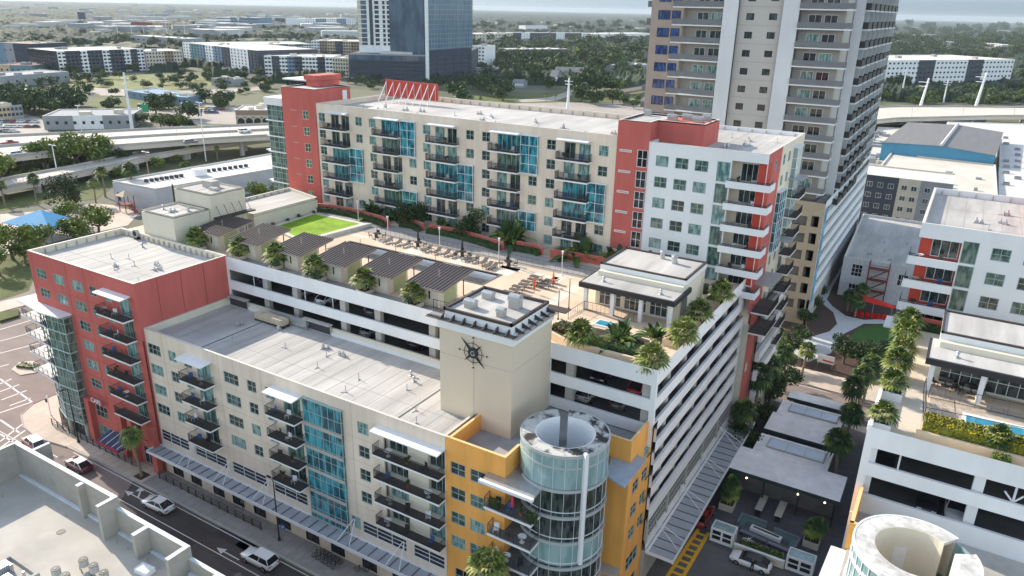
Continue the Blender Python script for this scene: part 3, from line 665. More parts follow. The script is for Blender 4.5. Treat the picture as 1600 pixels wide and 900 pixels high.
TREE_O = [tree_proto(5.5, 6.0, 2.2, 900, 90+i, .62, [L_HAZ, L_MD, L_LT], lobes=12) for i in range(2)]
def hedge(name, pts, z0, z1, wd, mats, label, cat='hedge', group=None, n=60, size=.12, seed=1):
    """clipped hedge: a soft core with leaf faces over it"""
    rd = random.Random(seed); t = thing(name, label, cat, (pts[0][0], pts[0][1], z0), 0, group); b = MB(); core = MB()
    for (x0, y0), (x1, y1) in zip(pts[:-1], pts[1:]):
        L = math.hypot(x1-x0, y1-y0); a = math.atan2(y1-y0, x1-x0); nx, ny = -math.sin(a), math.cos(a)
        core.obox((x0+x1)/2, (y0+y1)/2, z0, L, wd*.86, (z1-z0)*.9, a)
        for i in range(int(L*n)):
            q = rd.random()*L; s = rd.choice((-1, 1, 0, 0, 0))
            if s: o = s*wd/2*rd.uniform(.85, 1.1); z = rd.uniform(z0, z1)
            else: o = rd.uniform(-wd/2, wd/2); z = z1*1.0+rd.uniform(-.06, .08)
            c = Vector((x0+(x1-x0)*q/L+nx*o, y0+(y1-y0)*q/L+ny*o, z)); v = Vector((rd.gauss(0, 1), rd.gauss(0, 1), rd.gauss(.3, 1))).normalized(); t1 = v.orthogonal().normalized()*size; t2 = v.cross(t1)
            b.quad(c-t1, c-t2*.7, c+t1, c+t2*.7, rd.randrange(len(mats)))
    core.build('hedge_core', mats[0], t); b.build('leaves', mats, t); return t

# ================================================================== PARKING GARAGE AND POOL DECK
gar = thing('parking_garage', 'white banded open-sided parking garage under the pool deck', 'parking garage', (-52, 80, 0))
M_BAND = mat('white_painted_concrete', (.80, .80, .80), .85, .05, .5, stretch=(1, 1, .25), var2=.05, scale2=.2)
w = Wall(gar, M_BAND, -84, 63.82, 0, 42.4, 20.3, 27.2, reveal=.3)
for z in (23.78, 20.9): w.hole(.2, z, 42.2, 1.58)
w.finish()
w = Wall(gar, M_BAND, -33.05, 63.82, 0, 11.85, 18.5, 27.2, reveal=.3)
for z in (23.78, 20.9): w.hole(0, z, 11.3, 1.58 if z > 23 else 1.6)
w.hole(0, 18.9, 11.3, .75)
w.finish()
hz = [25.4-2.8*k for k in range(6)]
w = Wall(gar, M_BAND, -21.2, 63.82, R(90), 34.4, 20.9, 27.2, reveal=.3)
for k, zt in enumerate(hz[:2]): w.hole(.45, zt-1.55, 30.6 if k == 0 else 33.9, 1.5)
w.finish(); w = Wall(gar, M_BAND, -21.2, 65.34, R(90), 32.88, 4.5, 20.9, reveal=.3)
for zt in hz[2:]: w.hole(.02, zt-1.55, 32.4, 1.5)
w.hole(.1, 5.7, 32.0, 2.6); w.finish()
s = Wall(gar, M_NAVY if 'M_NAVY' in globals() else G_GREEN, -21.35, 65.3, R(90), 32, 5.6, 8.4, name='storefront_glazing'); s.finish()
b = MB()
for i in range(6): b.box(-21.3, -21.12, 65.2+i*6.4, 65.6+i*6.4, 5.5, 8.4)
for i in range(60): b.box(-21.34, -21.28, 65.6+i*.53, 65.64+i*.53, 5.7, 8.35)
for z in (6.5, 7.4): b.box(-21.34, -21.27, 65.5, 97.3, z, z+.05)
b.build('storefront_frame', M_CONC, gar)
b = MB(); b.box(-21.9, -21.25, 65.4, 98, .02, 4.4); b.build('base_wall', M_CONC, gar)
awning(gar, -21.15, 65.35, R(90), 34.6, 4.4, 3.2, (3.0, 11, 19, 27))
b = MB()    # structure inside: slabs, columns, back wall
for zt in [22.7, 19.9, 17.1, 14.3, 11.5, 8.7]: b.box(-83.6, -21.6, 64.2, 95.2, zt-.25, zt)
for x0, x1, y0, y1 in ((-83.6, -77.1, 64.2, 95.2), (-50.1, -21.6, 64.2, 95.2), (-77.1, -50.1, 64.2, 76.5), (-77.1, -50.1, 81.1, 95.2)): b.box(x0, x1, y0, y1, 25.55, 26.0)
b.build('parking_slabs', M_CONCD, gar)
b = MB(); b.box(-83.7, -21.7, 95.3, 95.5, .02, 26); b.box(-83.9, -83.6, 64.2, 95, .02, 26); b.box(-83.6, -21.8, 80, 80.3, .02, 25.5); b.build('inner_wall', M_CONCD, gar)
for x in (-77.0, -71.4, -63.0, -57.3, -49.0, -43.5, -30.9, -22.3):
    b = MB(); b.box(x-.45, x+.45, 64.25, 64.9, 17.1, 25.54); b.build('column', M_CONC, gar)
for i in range(6):
    y = 69.5+i*5.2; b = MB(); b.prism([(-22.1+.42*math.cos(a_*PI/6), y+.42*math.sin(a_*PI/6)) for a_ in range(12)], 8.4, 25.54); b.build('column', M_CONC, gar)
M_NAVY = None
# painted marks on the wall: white forked pipes seen in the openings
for x, z in ((-79.6, 22.72), (-69.9, 22.72), (-65.0, 22.72)):
    t = thing('drain_pipe', 'white vertical drain pipe inside the garage openings above the cream roof', 'pipe', (x, 64.6, z), 0, 'drain pipes in the garage openings')
    b = MB(); b.tube((0, 0, 0), (0, 0, 2.4), .07, n=6); b.build('pipe', M_TRIM, t, world=False)
# fence and AC units at the foot of the garage wall on the cream roof
t = thing('condenser_bank', 'long rusty beige four-fan condenser unit on the shaded end of the cream roof', 'air conditioner', (-73.6, 61.9, 20.3))
b = MB()
for i in range(4): b.box(-2.6+i*1.3, -1.36+i*1.3, -.6, .6, .35, 1.15)
b.build('housing', mat('weathered_beige_metal', (.48, .40, .30), .8, .3, 1.2), t, world=False)
b = MB(); b.box(-2.8, 2.8, -.5, -.35, .1, .35); b.box(-2.8, 2.8, .35, .5, .1, .35)
for i in range(5): b.box(-2.7+i*1.3, -2.6+i*1.3, -.5, .5, 0, .1)
b.build('frame', M_DARK, t, world=False)
t = thing('metal_trough', 'grey sheet metal parapet trough beside the beige condenser unit', 'duct', (-71.2, 63.0, 20.3))
b = MB(); b.box(-3.5, 3, -.25, .25, .5, 1.3); b.box(-3.4, -3.2, -.2, .2, 0, .5); b.box(2.7, 2.9, -.2, .2, 0, .5); b.build('duct', M_ALU, t, world=False)
for x0, x1, lab in ((-83.4, -79.8, 'dark louvred screen at the far left of the cream roof'), (-69.2, -64.4, 'dark louvred screen panel under the garage openings mid roof')):
    t = thing('louvre_screen', lab, 'screen', ((x0+x1)/2, 63.3, 20.3)); b = MB(); L = x1-x0
    b.box(-L/2, L/2, -.05, .05, .1, 1.3); b.build('louvres', mat('dark_louvre', (.05, .05, .055), .6, .2, 6), t, world=False)
    b = MB(); b.box(-L/2-.05, L/2+.05, -.4, .4, 1.31, 1.4); b.box(L/2-.02, L/2+.05, -.1, .1, 0, 1.3); b.build('cap', M_CONC, t, world=False)
clutter(20.3, [('t', -76.6, 58.8), ('t', -71.2, 60.9), ('p', -66.4, 57.5), ('t', -62.5, 60.0), ('p', -60.5, 58.5), ('t', -58.9, 59.7), ('p', -59.3, 55.8), ('p', -53.3, 56.2), ('v', -49.0, 60.2), ('v', -47.8, 59.2), ('p', -47.2, 57.2), ('p', -52.5, 53.2), ('p', -43.6, 54.2), ('p', -42.0, 52.2), ('p', -73.3, 55.3)], 'cream block roof')
clutter(26.35, [('t', -94.5, 54.3), ('p', -92.6, 55.9), ('t', -90.0, 57.6), ('t', -88.6, 56.8), ('v', -99.2, 61.5), ('p', -98, 56), ('p', -95.8, 57.2), ('p', -93.2, 53.4), ('p', -86.2, 52.2)], 'red block roof')

DZ = 26.2
M_PLAST = mat('white_pool_plaster', (.74, .77, .80), .7, .06, .4)
b = MB()
px0, px1, py0, py1 = -77.0, -50.2, 76.6, 81.0
for x0, x1, y0, y1 in ((-83.7, px0, 64.1, 95.69), (px1, -21.5, 64.1, 95.69), (px0, px1, 64.1, py0), (px0, px1, py1, 95.69), (-110, -83.7, 64.3, 95.69)): b.box(x0, x1, y0, y1, 26.02, DZ)
deck = b.build('pool_deck', [M_TAN]); tag(deck, 'tan paved rooftop pool deck', 'deck', kind=None); deck['label'] = 'tan paved rooftop deck around the empty pool'
b = MB()
for x, y, lx, ly, mi in ((-63, 84.2, 40, 1.0, 0), (-66, 82.2, 3, 2.6, 0), (-58, 82.2, 3, 2.6, 0), (-50.5, 83.5, 3, 4.5, 0), (-43.0, 83, 1.6, 6, 0), (-39.5, 78, 1.4, 11, 0), (-46, 74.6, 8, 1.2, 0)): b.box(x-lx/2, x+lx/2, y-ly/2, y+ly/2, DZ+.002, DZ+.006)
b.box(-80, -40, 86.2, 87.4, DZ+.003, DZ+.007, 1); b.box(-92, -36, 87.4, 91.5, DZ+.003, DZ+.007, 1); b.box(-84, -42, 64.2, 66.9, DZ+.003, DZ+.007, 1)
o = b.build('deck_paving_bands', [mat('light_pavers', (.66, .60, .52), .9, .08, .7), mat('grey_pavers', (.33, .31, .29), .9, .1, .7)], deck)
pool = thing('swimming_pool', 'long drained swimming pool with white plaster walls on the deck', 'swimming pool', (-63, 78.8, 24.6))
b = MB(); b.poly([(px0, py0, 24.6), (px1, py0, 24.6), (px1, py1, 24.6), (px0, py1, 24.6)])
for p, q in (((px0, py0), (px1, py0)), ((px1, py0), (px1, py1)), ((px1, py1), (px0, py1)), ((px0, py1), (px0, py0))): b.quad((*p, 24.6), (*q, 24.6), (*q, DZ+.0), (*p, DZ+.0))
b.build('basin', M_PLAST, pool)
b = MB(); 
for x0, x1, y0, y1 in ((px0-.3, px1+.3, py0-.3, py0), (px0-.3, px1+.3, py1, py1+.3), (px0-.3, px0, py0, py1), (px1, px1+.3, py0, py1)): b.box(x0, x1, y0, y1, DZ+.004, DZ+.06)
for i in range(3): b.box(-53.5-i*.4, -50.3, 76.7, 80.9, 24.61, 24.95+.35*(2-i))if 0 else None
b.build('pool_coping', M_CONCD, pool)
b = MB(); 
for x in (-74.5, -67.7, -60.5): b.tube((x, py1-.5, 24.62), (x, py1-.5, 27.2), .035, n=6)
b.build('rail_post', M_DARK, pool)
# raised lawn
lawn = thing('lawn_terrace', 'bright green artificial lawn terrace with pale stone kerb', 'lawn', (-86, 83, DZ))
b = MB(); LP = [(-91.6, 79.6), (-82.3, 76.9), (-81.2, 88.6), (-92.3, 88.8)]; b.prism(LP, DZ+.05, DZ+.25)
gm = mat('lime_turf', (.22, .37, .018), .9, .18, 1.5, var2=.25, scale2=.3); b.build('turf', gm, lawn)
b = MB()
LQ = [(-92.4, 79.0), (-81.6, 76.0), (-80.0, 89.4), (-93.1, 89.5)]
for i in range(4):
    a, c = LP[i], LP[(i+1) % 4]; a2, c2 = LQ[i], LQ[(i+1) % 4]; b.prism([a2, c2, c, a], DZ+.01, DZ+(.55 if i == 1 else .3))
b.build('kerb', mat('pale_stone', (.60, .57, .50), .9, .08, 1), lawn)

# cabanas
def cabana(x, lab, n):
    t = thing('cabana', lab, 'cabana', (x, 69.3, DZ), 0, 'cabanas along the deck edge')
    b = MB(); b.box(-2.1, 1.6, -2.4, 1.6, 0, 2.35); b.build('wall', M_CREAM2, t, world=False)
    b = MB(); b.box(1.6, 1.66, -1.2, 1.2, .02, 2.2); b.build('side_panel', mat('pale_green_panel', (.40, .45, .24), .8, .05), t, world=False)
    b = MB(); b.box(.2, .42, -2.44, -2.41, .9, 1.9); b.build('slot_window', G_NIGHT, t, world=False)
    b = MB(); b.box(-1.1, -1.0, -2.47, -2.42, 0, 2.3); b.box(1.5, 1.6, 2.9, 3.0, 0, 2.9); b.box(-2.1, -2.0, 2.9, 3.0, 0, 2.9); b.build('post', M_BROWN, t, world=False)
    b = MB(); x0, x1, y0, y1 = -2.75, 2.85, -3.15, 3.25
    za, zb = 2.35, 3.15
    b.prism([(x0, y0), (x1, y0), (x1, y1), (x0, y1)], [za, za, zb, zb], [za+.22, za+.22, zb+.22, zb+.22])
    m_ = 11
    for i in range(m_+1):
        xx = x0+(x1-x0-.12)*i/m_; b.prism([(xx, y0), (xx+.17, y0), (xx+.17, y1), (xx, y1)], [za+.221, za+.221, zb+.221, zb+.221], [za+.34, za+.34, zb+.34, zb+.34], 1)
    b.build('roof', [mat('brown_roof_sheet', (.36, .30, .265), .6, .15, .8), M_BROWN], t, world=False)
    b = MB(); b.tube((0, 0, 2.9), (0, 0, 3.9), .025, n=5); b.build('vent_mast', M_TRIM, t, world=False)
for i, (x, lab) in enumerate(((-91.0, 'brown-roofed cabana at the far end of the row beside the beige plant room'), (-83.2, 'second brown-roofed cabana from the beige plant room'), (-74.9, 'brown-roofed cabana in front of the right corner of the green lawn'),
        (-67.1, 'brown-roofed cabana by the left end of the drained pool'), (-59.4, 'brown-roofed cabana beside the middle of the drained pool'), (-51.6, 'brown-roofed cabana nearest the compass tower'))):
    cabana(x, lab, i)
def planter_palm(i, x, y, z, lab, s=1.0, pr=None, box=True, cat='palm tree', grp='palms in planters along the deck edge'):
    plant(random.choice(pr or PALM_S), (x, y, z+(.38 if box else 0)), lab, cat, grp, s=s)
    if box:
        t = thing('planter_box', 'low square planter of dark soil under the %s' % lab, 'planter', (x, y, z)); b = MB()
        for a in ((-.8, .8, -.8, -.65), (-.8, .8, .65, .8), (-.8, -.65, -.65, .65), (.65, .8, -.65, .65)): b.box(*a, .006, .45)
        b.build('planter_wall', M_CREAM2, t, world=False); b = MB(); b.box(-.65, .65, -.65, .65, .006, .38); b.build('soil', M_SOIL, t, world=False)
for i, (x, y, lab) in enumerate(((-92.3, 65.7, 'palm left of the farthest cabana'), (-84.2, 66.4, 'palm between the two farthest cabanas'), (-76.9, 66.4, 'palm before the second cabana'), (-68.7, 65.9, 'palm before the middle cabana'), (-60.6, 65.9, 'palm before the fourth cabana'), (-52.7, 65.8, 'palm nearest the compass tower'))):
    if i < 6: planter_palm(i, x, y, DZ+.0, lab, random.uniform(1.2, 1.4))
# ================================================================== BACK APARTMENT BUILDING (behind the pool deck)
bk_ = thing('apartment_building', 'long cream, red and white apartment slab with turquoise bays behind the pool deck', 'apartment building', (-65, 106, DZ))
w = Wall(bk_, M_CREAM, -97.15, 95.7, 0, 56.5, DZ, 43.95)
X0 = 97.15
zr = [40.95-2.85*k for k in range(6)]; zs_ = [40.0-2.85*k for k in range(6)]
def W2(x, k, pm=None): w.win(x+X0, zr[k], 1.48, 1.45, 2, 2, pm)
for k in range(6):
    for x in (-96.68, -85.3, -74.05, -62.82, -51.6): W2(x, k)
for x, ks in ((-88.3, (0, 1, 5)), (-76.95, (2, 3)), (-65.76, (0, 1, 4)), (-54.55, (2, 3)), (-43.36, (0, 1, 4, 5))):
    for k in ks: W2(x, k)
FULL = {(0, 2), (0, 3), (1, 0), (1, 1), (1, 4), (2, 2), (2, 3), (3, 0), (3, 1), (3, 4), (4, 2), (4, 3)}
for j, (x, sx) in enumerate(((-93.8, -95.35), (-82.6, -83.7), (-71.6, -72.7), (-60.05, -61.0), (-48.75, -49.5))):
    ex = sx+(5.75 if j in (0, 2) else 5.2)
    for k in range(6):
        z = zs_[k] if k < 5 else DZ+.02
        if (j, k) in FULL:
            w.win(x+X0, z, 4.15, 2.42, 5, 1, G_BLUE if k in (0, 3, 2) else G_GREEN, name='patio_door')
        else:
            for dx in (0, 2.35): w.win(x+X0+dx, z, 1.8, 2.35, 2, 1, random.choice([G_TEAL, G_DARK, G_DARK]), name='patio_door')
        if k < 5: w.balcony(sx+X0, z, ex-sx, 1.35)
    w.canopy(x+X0-.9, 42.75, 5.0, 1.1)
for x, z0, h, nn in ((-89.7, 31.35, 5.65, 2), (-78.45, 37.1, 5.5, 2), (-67.2, 31.35, 5.6, 2), (-55.85, 37.1, 5.5, 2), (-44.8, 31.4, 5.6, 2), (-78.3, 28.4, 2.8, 1), (-55.9, 28.4, 2.8, 1)):
    w.bay(x+X0, z0, 2.9, h, .3, 2, nn*2, G_BLUE, M_TRIM)
w.finish()
w = Wall(bk_, M_RED, -105.3, 95.6, 0, 8.15, DZ-6, 46.15)
for k in range(6): w.win(4.85, zr[k], 1.45, 1.5, 2, 2, fm=M_CREAM2); w.win(1.9, zr[k]+1.3, 1.55, .16, 1, 1, G_NIGHT, M_CONC)
w.finish()
w = Wall(bk_, M_RED, -97.15, 95.6, R(90), 8.8, 42, 46.15); w.finish()
solid(bk_, [(-105.29, 95.9), (-97.16, 95.9), (-97.16, 104.4), (-105.29, 104.4)], 20, 46.0, M_RED)
flatroof(bk_, [(-105.3, 95.6), (-97.14, 95.6), (-97.14, 104.42), (-105.3, 104.42)], 46.03, 46.25, wallm=M_BROWN)
b = MB(); b.box(-98.0, -97.12, 102.4, 103.5, 43.2, 45.6); b.build('roof_door', M_WHITE, bk_)
ph = MB(); ph.box(-103.5, -100.6, 100, 105.4, 46.1, 47.2); ph.box(-103.7, -100.3, 99.6, 105.7, 47.21, 48.05); po_ = ph.build('penthouse', M_RED, bk_)
b = MB(); b.box(-109.6, -103.71, 101, 105.5, 44.5, 46.8); b.build('penthouse_glazing', G_NIGHT, po_); b = MB(); b.box(-110.1, -103.71, 100.5, 105.8, 46.81, 47.05); b.build('penthouse_roof', M_TRIM, po_)
# left glazed bay of the slab
b = MB(); b.box(-110.2, -105.31, 96.4, 104, 20, 42.65); gb = b.build('stair_glazing', G_GREEN, bk_)
b = MB(); b.box(-110.6, -105.32, 96.1, 104, 42.66, 44.0); 
for k in range(7): b.box(-110.6, -105.32, 96.15, 104.0, 39.8-2.85*k, 40.0-2.85*k)
for k in range(4): b.box(-111.9, -110.61, 96.8, 101, 34.1-2.85*k*1.0, 34.3-2.85*k)
b.build('floor_bands', M_TRIM, bk_)
b = MB()
for i in range(5): b.box(-110.2+i*1.2, -110.12+i*1.2, 96.36, 96.4, 24, 42.6)
for k in range(7): b.box(-110.2, -105.4, 96.35, 96.4, 41.7-2.85*k, 41.78-2.85*k); b.box(-110.2, -105.4, 96.35, 96.4, 40.6-2.85*k, 40.66-2.85*k)
b.build('mullions', M_FRAME, gb)
# main roof
solid(bk_, [(-97.14, 96.0), (-24.9, 96.0), (-24.9, 117), (-97.14, 117)], 20, 42.9, M_CREAM, 'core'); solid(bk_, [(-24.89, 97.95), (-20.6, 97.95), (-20.6, 117), (-24.89, 117)], 20, 42.9, M_CREAM, 'core')
flatroof(bk_, [(-97.15, 95.7), (-36.1, 95.7), (-36.1, 117.4), (-97.15, 117.4)], 43.1, 43.97, wallm=M_CREAM, stubs=((2, 0, 2.1),))
flatroof(bk_, [(-36.08, 95.7), (-20.3, 95.7), (-20.3, 117.4), (-36.08, 117.4)], 43.1, 43.7, wallm=M_WHITE, stubs=((2, 0, 2.1),))
clutter(43.1, [('t', -91, 101), ('t', -88.5, 104), ('v', -86.5, 99.5), ('t', -83, 103), ('t', -80.5, 103.5), ('t', -77.5, 98.8), ('p', -73, 103), ('t', -70.5, 107), ('t', -67.2, 105), ('t', -66, 101), ('t', -62, 98.2), ('t', -58.5, 104.5), ('p', -55.5, 100), ('t', -52.5, 102.5), ('t', -49.5, 98.2), ('t', -46.8, 98.0), ('t', -43.6, 101.5), ('t', -27, 101), ('t', -25.5, 104), ('t', -26, 108), ('p', -29, 110), ('p', -22.5, 109.5)], 'apartment slab roof')
# red billboard-like screen on the roof with slanted white braces
t = thing('roof_screen', 'red roof screen wall with slanted white steel braces', 'screen wall', (-89, 112, 43.1))
b = MB(); b.prism([(-95.2, 111.8), (-83.0, 111.8), (-83.0, 112.05), (-95.2, 112.05)], [44.0]*4, [47.0, 46.9, 46.9, 47.0]); b.build('panel', mat('bright_red_panel', (.50, .07, .05), .6, .06), t)
for i in range(8):
    x = -94.8+i*1.62; b = MB(); b.bar((x, 111.75, 46.6), (x-.0, 109.2, 43.15), .13); b.bar((x, 111.75, 43.2), (x, 111.75, 46.8), .06); b.build('brace', M_TRIM, t)
# red stair core and roof block
w = Wall(bk_, M_RED, -40.68, 95.6, 0, 4.6, DZ, 46.1)
for k in range(6): w.win(.5, zr[k]+1.0, 1.75, .32, 1, 1, M_CONC, M_TRIM, hole=False, name='vent_grille'); w.win(3.05, zr[k]-.85, 1.5, 2.35, 2, 2, G_NIGHT, M_TRIM)
w.finish()
w = Wall(bk_, M_RED, -36.1, 95.6, R(90), 3.0, 43, 46.1); w.finish()
solid(bk_, [(-40.67, 95.9), (-36.11, 95.9), (-36.11, 105), (-40.67, 105)], 43, 45.8, M_RED)
solid(bk_, [(-36.1, 98.45), (-29.6, 98.45), (-29.6, 105), (-36.1, 105)], 43.1, 46.0, M_RED)
flatroof(bk_, [(-40.68, 95.6), (-36.1, 95.6), (-36.1, 98.42), (-29.58, 98.42), (-29.58, 105.02), (-40.68, 105.02)], 45.95, 46.2, wallm=M_BROWN)
for i, (x, y, sx) in enumerate(((-39.6, 103.5, .8), (-35.0, 101.0, 1.2), (-33.4, 102.6, 1.2), (-31.4, 101.2, 1.4), (-31.0, 103.6, 1.0))):
    ventilator(x, y, 45.97, sx, .9, .9, ['small vent at the left end', 'ribbed vent at the middle', 'ribbed vent at the back', 'largest ribbed vent at the front right', 'ribbed vent at the back right'][i]+' of the red stair core roof')
# white wing
w = Wall(bk_, M_WHITE, -36.1, 95.7, 0, 11.2, DZ, 43.68)
for k in range(6):
    z = 40.53-2.85*k
    for u in (1.15, 3.87, 6.53): w.win(u, z, 1.78, 1.45, 2, 2, random.choice([G_TEAL, G_GREEN, G_DARK]))
    w.win(9.45, 39.55-2.85*k, 1.72, 2.6, 1, 1, random.choice([G_GREEN, G_TEAL]), M_FRAME)
w.finish()
w = Wall(bk_, M_WHITE, -24.9, 95.7, 0, 4.6, DZ, 43.68); w.hole(.1, DZ+.1, 4.4, 16.15); w.finish()
lw = Wall(bk_, M_CREAM2, -24.9, 97.6, 0, 4.6, DZ, 42.6, name='loggia_wall')
for k in range(6): lw.win(.9, 39.6-2.85*k, 2.2, 2.35, 3, 1, G_DARK, M_TRIM, name='patio_door')
lw.finish()
b = MB(); b.box(-21.5, -20.32, 96.2, 97.5, DZ, 42.3); b.build('red_return', mat('bright_red_stucco', (.50, .07, .045), .9, .05), bk_)
for k in range(6):
    z = 39.3-2.85*k; b = MB(); b.prism([(-25.0, 94.6), (-19.5, 94.6), (-19.5, 97.0), (-20.28, 97.6), (-25.0, 97.6)], z-.12, z+.02)
    b.box(-25.0, -19.5, 94.5, 94.62, z-.15, z+.72); b.box(-19.55, -19.43, 94.621, 97.2, z-.15, z+.72); b.box(-25.05, -24.95, 94.621, 95.7, z-.15, z+.72)
    s = b.build('balcony', M_WHITE, bk_); railing([(-24.9, 94.75), (-19.65, 94.75), (-19.65, 97.1)], z+.68, .3, parent=s)
w = Wall(bk_, M_RED, -20.3, 95.7, R(90), 7.4, DZ-4, 43.6)
for k in range(6): w.win(4.2, zr[k]-.1, 1.3, 1.45, 2, 2, G_TEAL)
w.hole(0.02, DZ+.1, 1.85, 16.1)
w.finish()
w = Wall(bk_, M_CREAM2, -20.3, 103.1, R(90), 14.3, 3.0, 43.7)
for k in range(10): 
    z = zr[0]-2.85*k
    if z > 5: w.win(1.2, z, 1.3, 1.45, 2, 2, G_TEAL); w.win(4.3, z, 1.4, 1.45, 2, 2, G_TEAL)
w.bay(.4, 29, 3.6, 8.4, .5, 3, 6, G_BLUE); w.bay(7.6, 31, 3.2, 11.4, .6, 3, 8, G_FROST)
for z, u in ((38.2, 6.6), (29.6, 4.6)): w.canopy(u, z, 4.2, 1.9, M_ALU)
for k in range(9):
    z = 35.4-2.85*k
    if z > 6: glassdoor(w, 8.2, z, 2.6, 2.35, 2); w.balcony(7.4, z, 4.4, 1.7)
w.finish()
w = Wall(bk_, M_RED, -20.35, 98.3, R(90), 4.8, 0, DZ-3.9); w.win(1, 12, 1.4, 1.4, 2, 2, G_NIGHT); w.finish()
w = Wall(bk_, M_RED, -20.4, 98.3, 0, .2, 0, DZ); 
for k in range(2):   # side balconies beside the garage wall
    z = 22.2-3.0*k; w2 = Wall(bk_, M_RED, -20.28, 97.0, R(90), .1, 0, 1, name='fixing'); w2.balcony(0.2, z, 6.0, 2.4)
b = MB(); b.prism([(-20.28, 97.2), (-17.9, 97.2), (-17.9, 103.2), (-20.28, 103.2)], 26.1, 26.3); b.build('canopy', M_ALU, bk_)
for k in range(5):   # low white banded car park floors at the far end
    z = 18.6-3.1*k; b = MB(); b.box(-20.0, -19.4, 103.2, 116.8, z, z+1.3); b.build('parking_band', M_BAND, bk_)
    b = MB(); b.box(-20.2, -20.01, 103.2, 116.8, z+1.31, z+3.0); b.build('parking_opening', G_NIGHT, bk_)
b = MB(); b.box(-20.25, -19.4, 115.9, 117.2, 0, 20); b.box(-20.25, -19.5, 103.2, 117, 0, 5.8); b.build('end_pier', M_CREAM2, bk_)
solid(bk_, [(-84, 98.5), (-20.4, 98.5), (-20.4, 117), (-84, 117)], .02, 19.9, M_CREAM2, 'core')

# garden walls, hedges and planting at the foot of the slab
M_GW = mat('red_garden_wall', (.50, .13, .10), .85, .08, 1)
segs = [[(-94.4, 91.6), (-92, 92.4), (-88, 92.6), (-84.5, 92.3), (-80, 91.6), (-77.4, 90.4)], [(-76.4, 92.6), (-74, 92.9), (-71.4, 91.8)], [(-70.6, 92.2), (-66, 92.6), (-62.6, 92.2), (-60, 91.7), (-55.6, 90.6)], [(-54.4, 92.3), (-51, 92.5), (-49.6, 91.7)], [(-48.2, 91.6), (-45, 92.4), (-40, 92.6), (-36, 92.6)]]
nm = ['beside the lawn terrace', 'short piece left of a garden gap, by the middle bushes', 'longest piece, behind the sunbed row', 'short piece before the tall banana clump', 'rightmost piece by the clubhouse']
for i, sg in enumerate(segs):
    t = thing('garden_wall', 'low curved red garden wall, '+nm[i], 'garden wall', (*sg[0], DZ), 0, 'red garden walls below the apartment slab')
    b = MB()
    for p, q in zip(sg[:-1], sg[1:]): pwall(b, p, q, DZ+.003, DZ+1.25, .22)
    b.build('wall', [M_GW, mat('pink_coping', (.62, .30, .24), .8, .05)], t)
    if i in (0, 1, 2, 3): hedge('hedge', [(x+.2, y-.75) for x, y in sg[:-1]]+[(sg[-1][0]-.4, sg[-1][1]-.5)], DZ, DZ+.85, .8, [L_DK, L_DK, L_MD], 'dark clipped hedge before the red wall, '+['left of the first garden gap', 'shortest, by the middle bushes', 'longest, behind the sunbeds', 'by the tall banana clump', 'x'][i], n=45, seed=i)
def bush(x, y, z, lab, r=1.3, mats=None, seed=0, h=None, cat='shrub', size=.14, n=700, nm='shrub'):
    t = thing(nm, lab, cat, (x, y, z)); t.scale = (1, 1, 1); me = tree_mesh(r, r*1.3, n, seed, size, mats or [L_DK, L_MD, L_LT], 7, .9); put('foliage', me, t, (0, 0, r*.65))
    b = MB(); b.tube((0, 0, 0), (0, 0, r*.8), .06, n=5); b.build('stem', M_BARK, t, world=False); return t
for i, (x, y, s, lab) in enumerate(((-83.2, 93.9, 1.5, 'tall leafy clump before the first balcony stack'), (-75.4, 94.0, 1.0, 'bushy clump left of the second balcony stack'), (-64.4, 94.0, 1.1, 'big bushy clump in the middle of the slab'), (-56.2, 94.0, 1.65, 'tall banana clump right of the middle'), (-44.6, 93.6, 1.6, 'banana clump at the foot of the red stair core'), (-38.6, 93.4, 1.45, 'banana clump left of the clubhouse roof'), (-32.6, 91.4, 1.6, 'pale leafy clump behind the clubhouse'), (-29.0, 90.3, 1.35, 'green clump behind the right end of the clubhouse'), (-79.5, 94.2, .9, 'small leafy clump between the first two balcony stacks'), (-69.5, 94.3, .8, 'small leafy clump under the third balcony stack'))):
    if i in (1, 2): bush(x, y, DZ, 'rounded dark bushy tree, '+lab, 3.1, seed=i, n=2400, size=.19, nm='bush', cat='bush', mats=[L_DK, L_DK, L_MD])
    else: plant(BANANA[i % 2], (x, y, DZ), 'arching large-leaved plant, '+lab, 'plant', 'large-leaved plants at the foot of the slab', s=s)
# deck lamp posts and fence line
def lamp_post(x, y, z, h, lab, m=None, grp=None, flag=True, r=.06):
    t = thing('lamp_post', lab, 'lamp post', (x, y, z), 0, grp)
    b = MB(); b.tube((0, 0, 0), (0, 0, h), r, r*.8, 8); b.tube((0, 0, 0), (0, 0, .12), r*2.2, n=8); b.build('post', m or M_TRIM, t, world=False)
    b = MB(); b.box(-.1, .1, -.1, .1, h+.002, h+.3); b.box(-.16, .16, -.16, .16, h+.301, h+.36); b.build('lamp_head', M_TRIM, t, world=False); return t
for x, y, lab in ((-73.6, 85.8, 'white post left of the sunbed row'), (-63.5, 85.5, 'white post in the middle of the sunbed row'), (-53.4, 85.9, 'white post at the right of the sunbed row'), (-43.2, 85.7, 'white post near the red garden wall'), (-84, 90.6, 'white post at the far corner of the lawn')): lamp_post(x, y, DZ, 3.1, 'slim '+lab, grp='white posts on the pool deck')
for x, y, lab in ((-36.4, 71.8, 'dark slim post by the flower bed'), (-36.9, 75.5, 'dark slim post between loungers and clubhouse')): lamp_post(x, y, DZ, 3.6, lab, M_DARK)
t = thing('deck_fence', 'thin dark railing along the garden side of the deck', 'fence', (-60, 86.4, DZ)); railing([(-76.5, 86.6), (-34.8, 86.9)], DZ, 1.1, pitch=.9, parent=t)
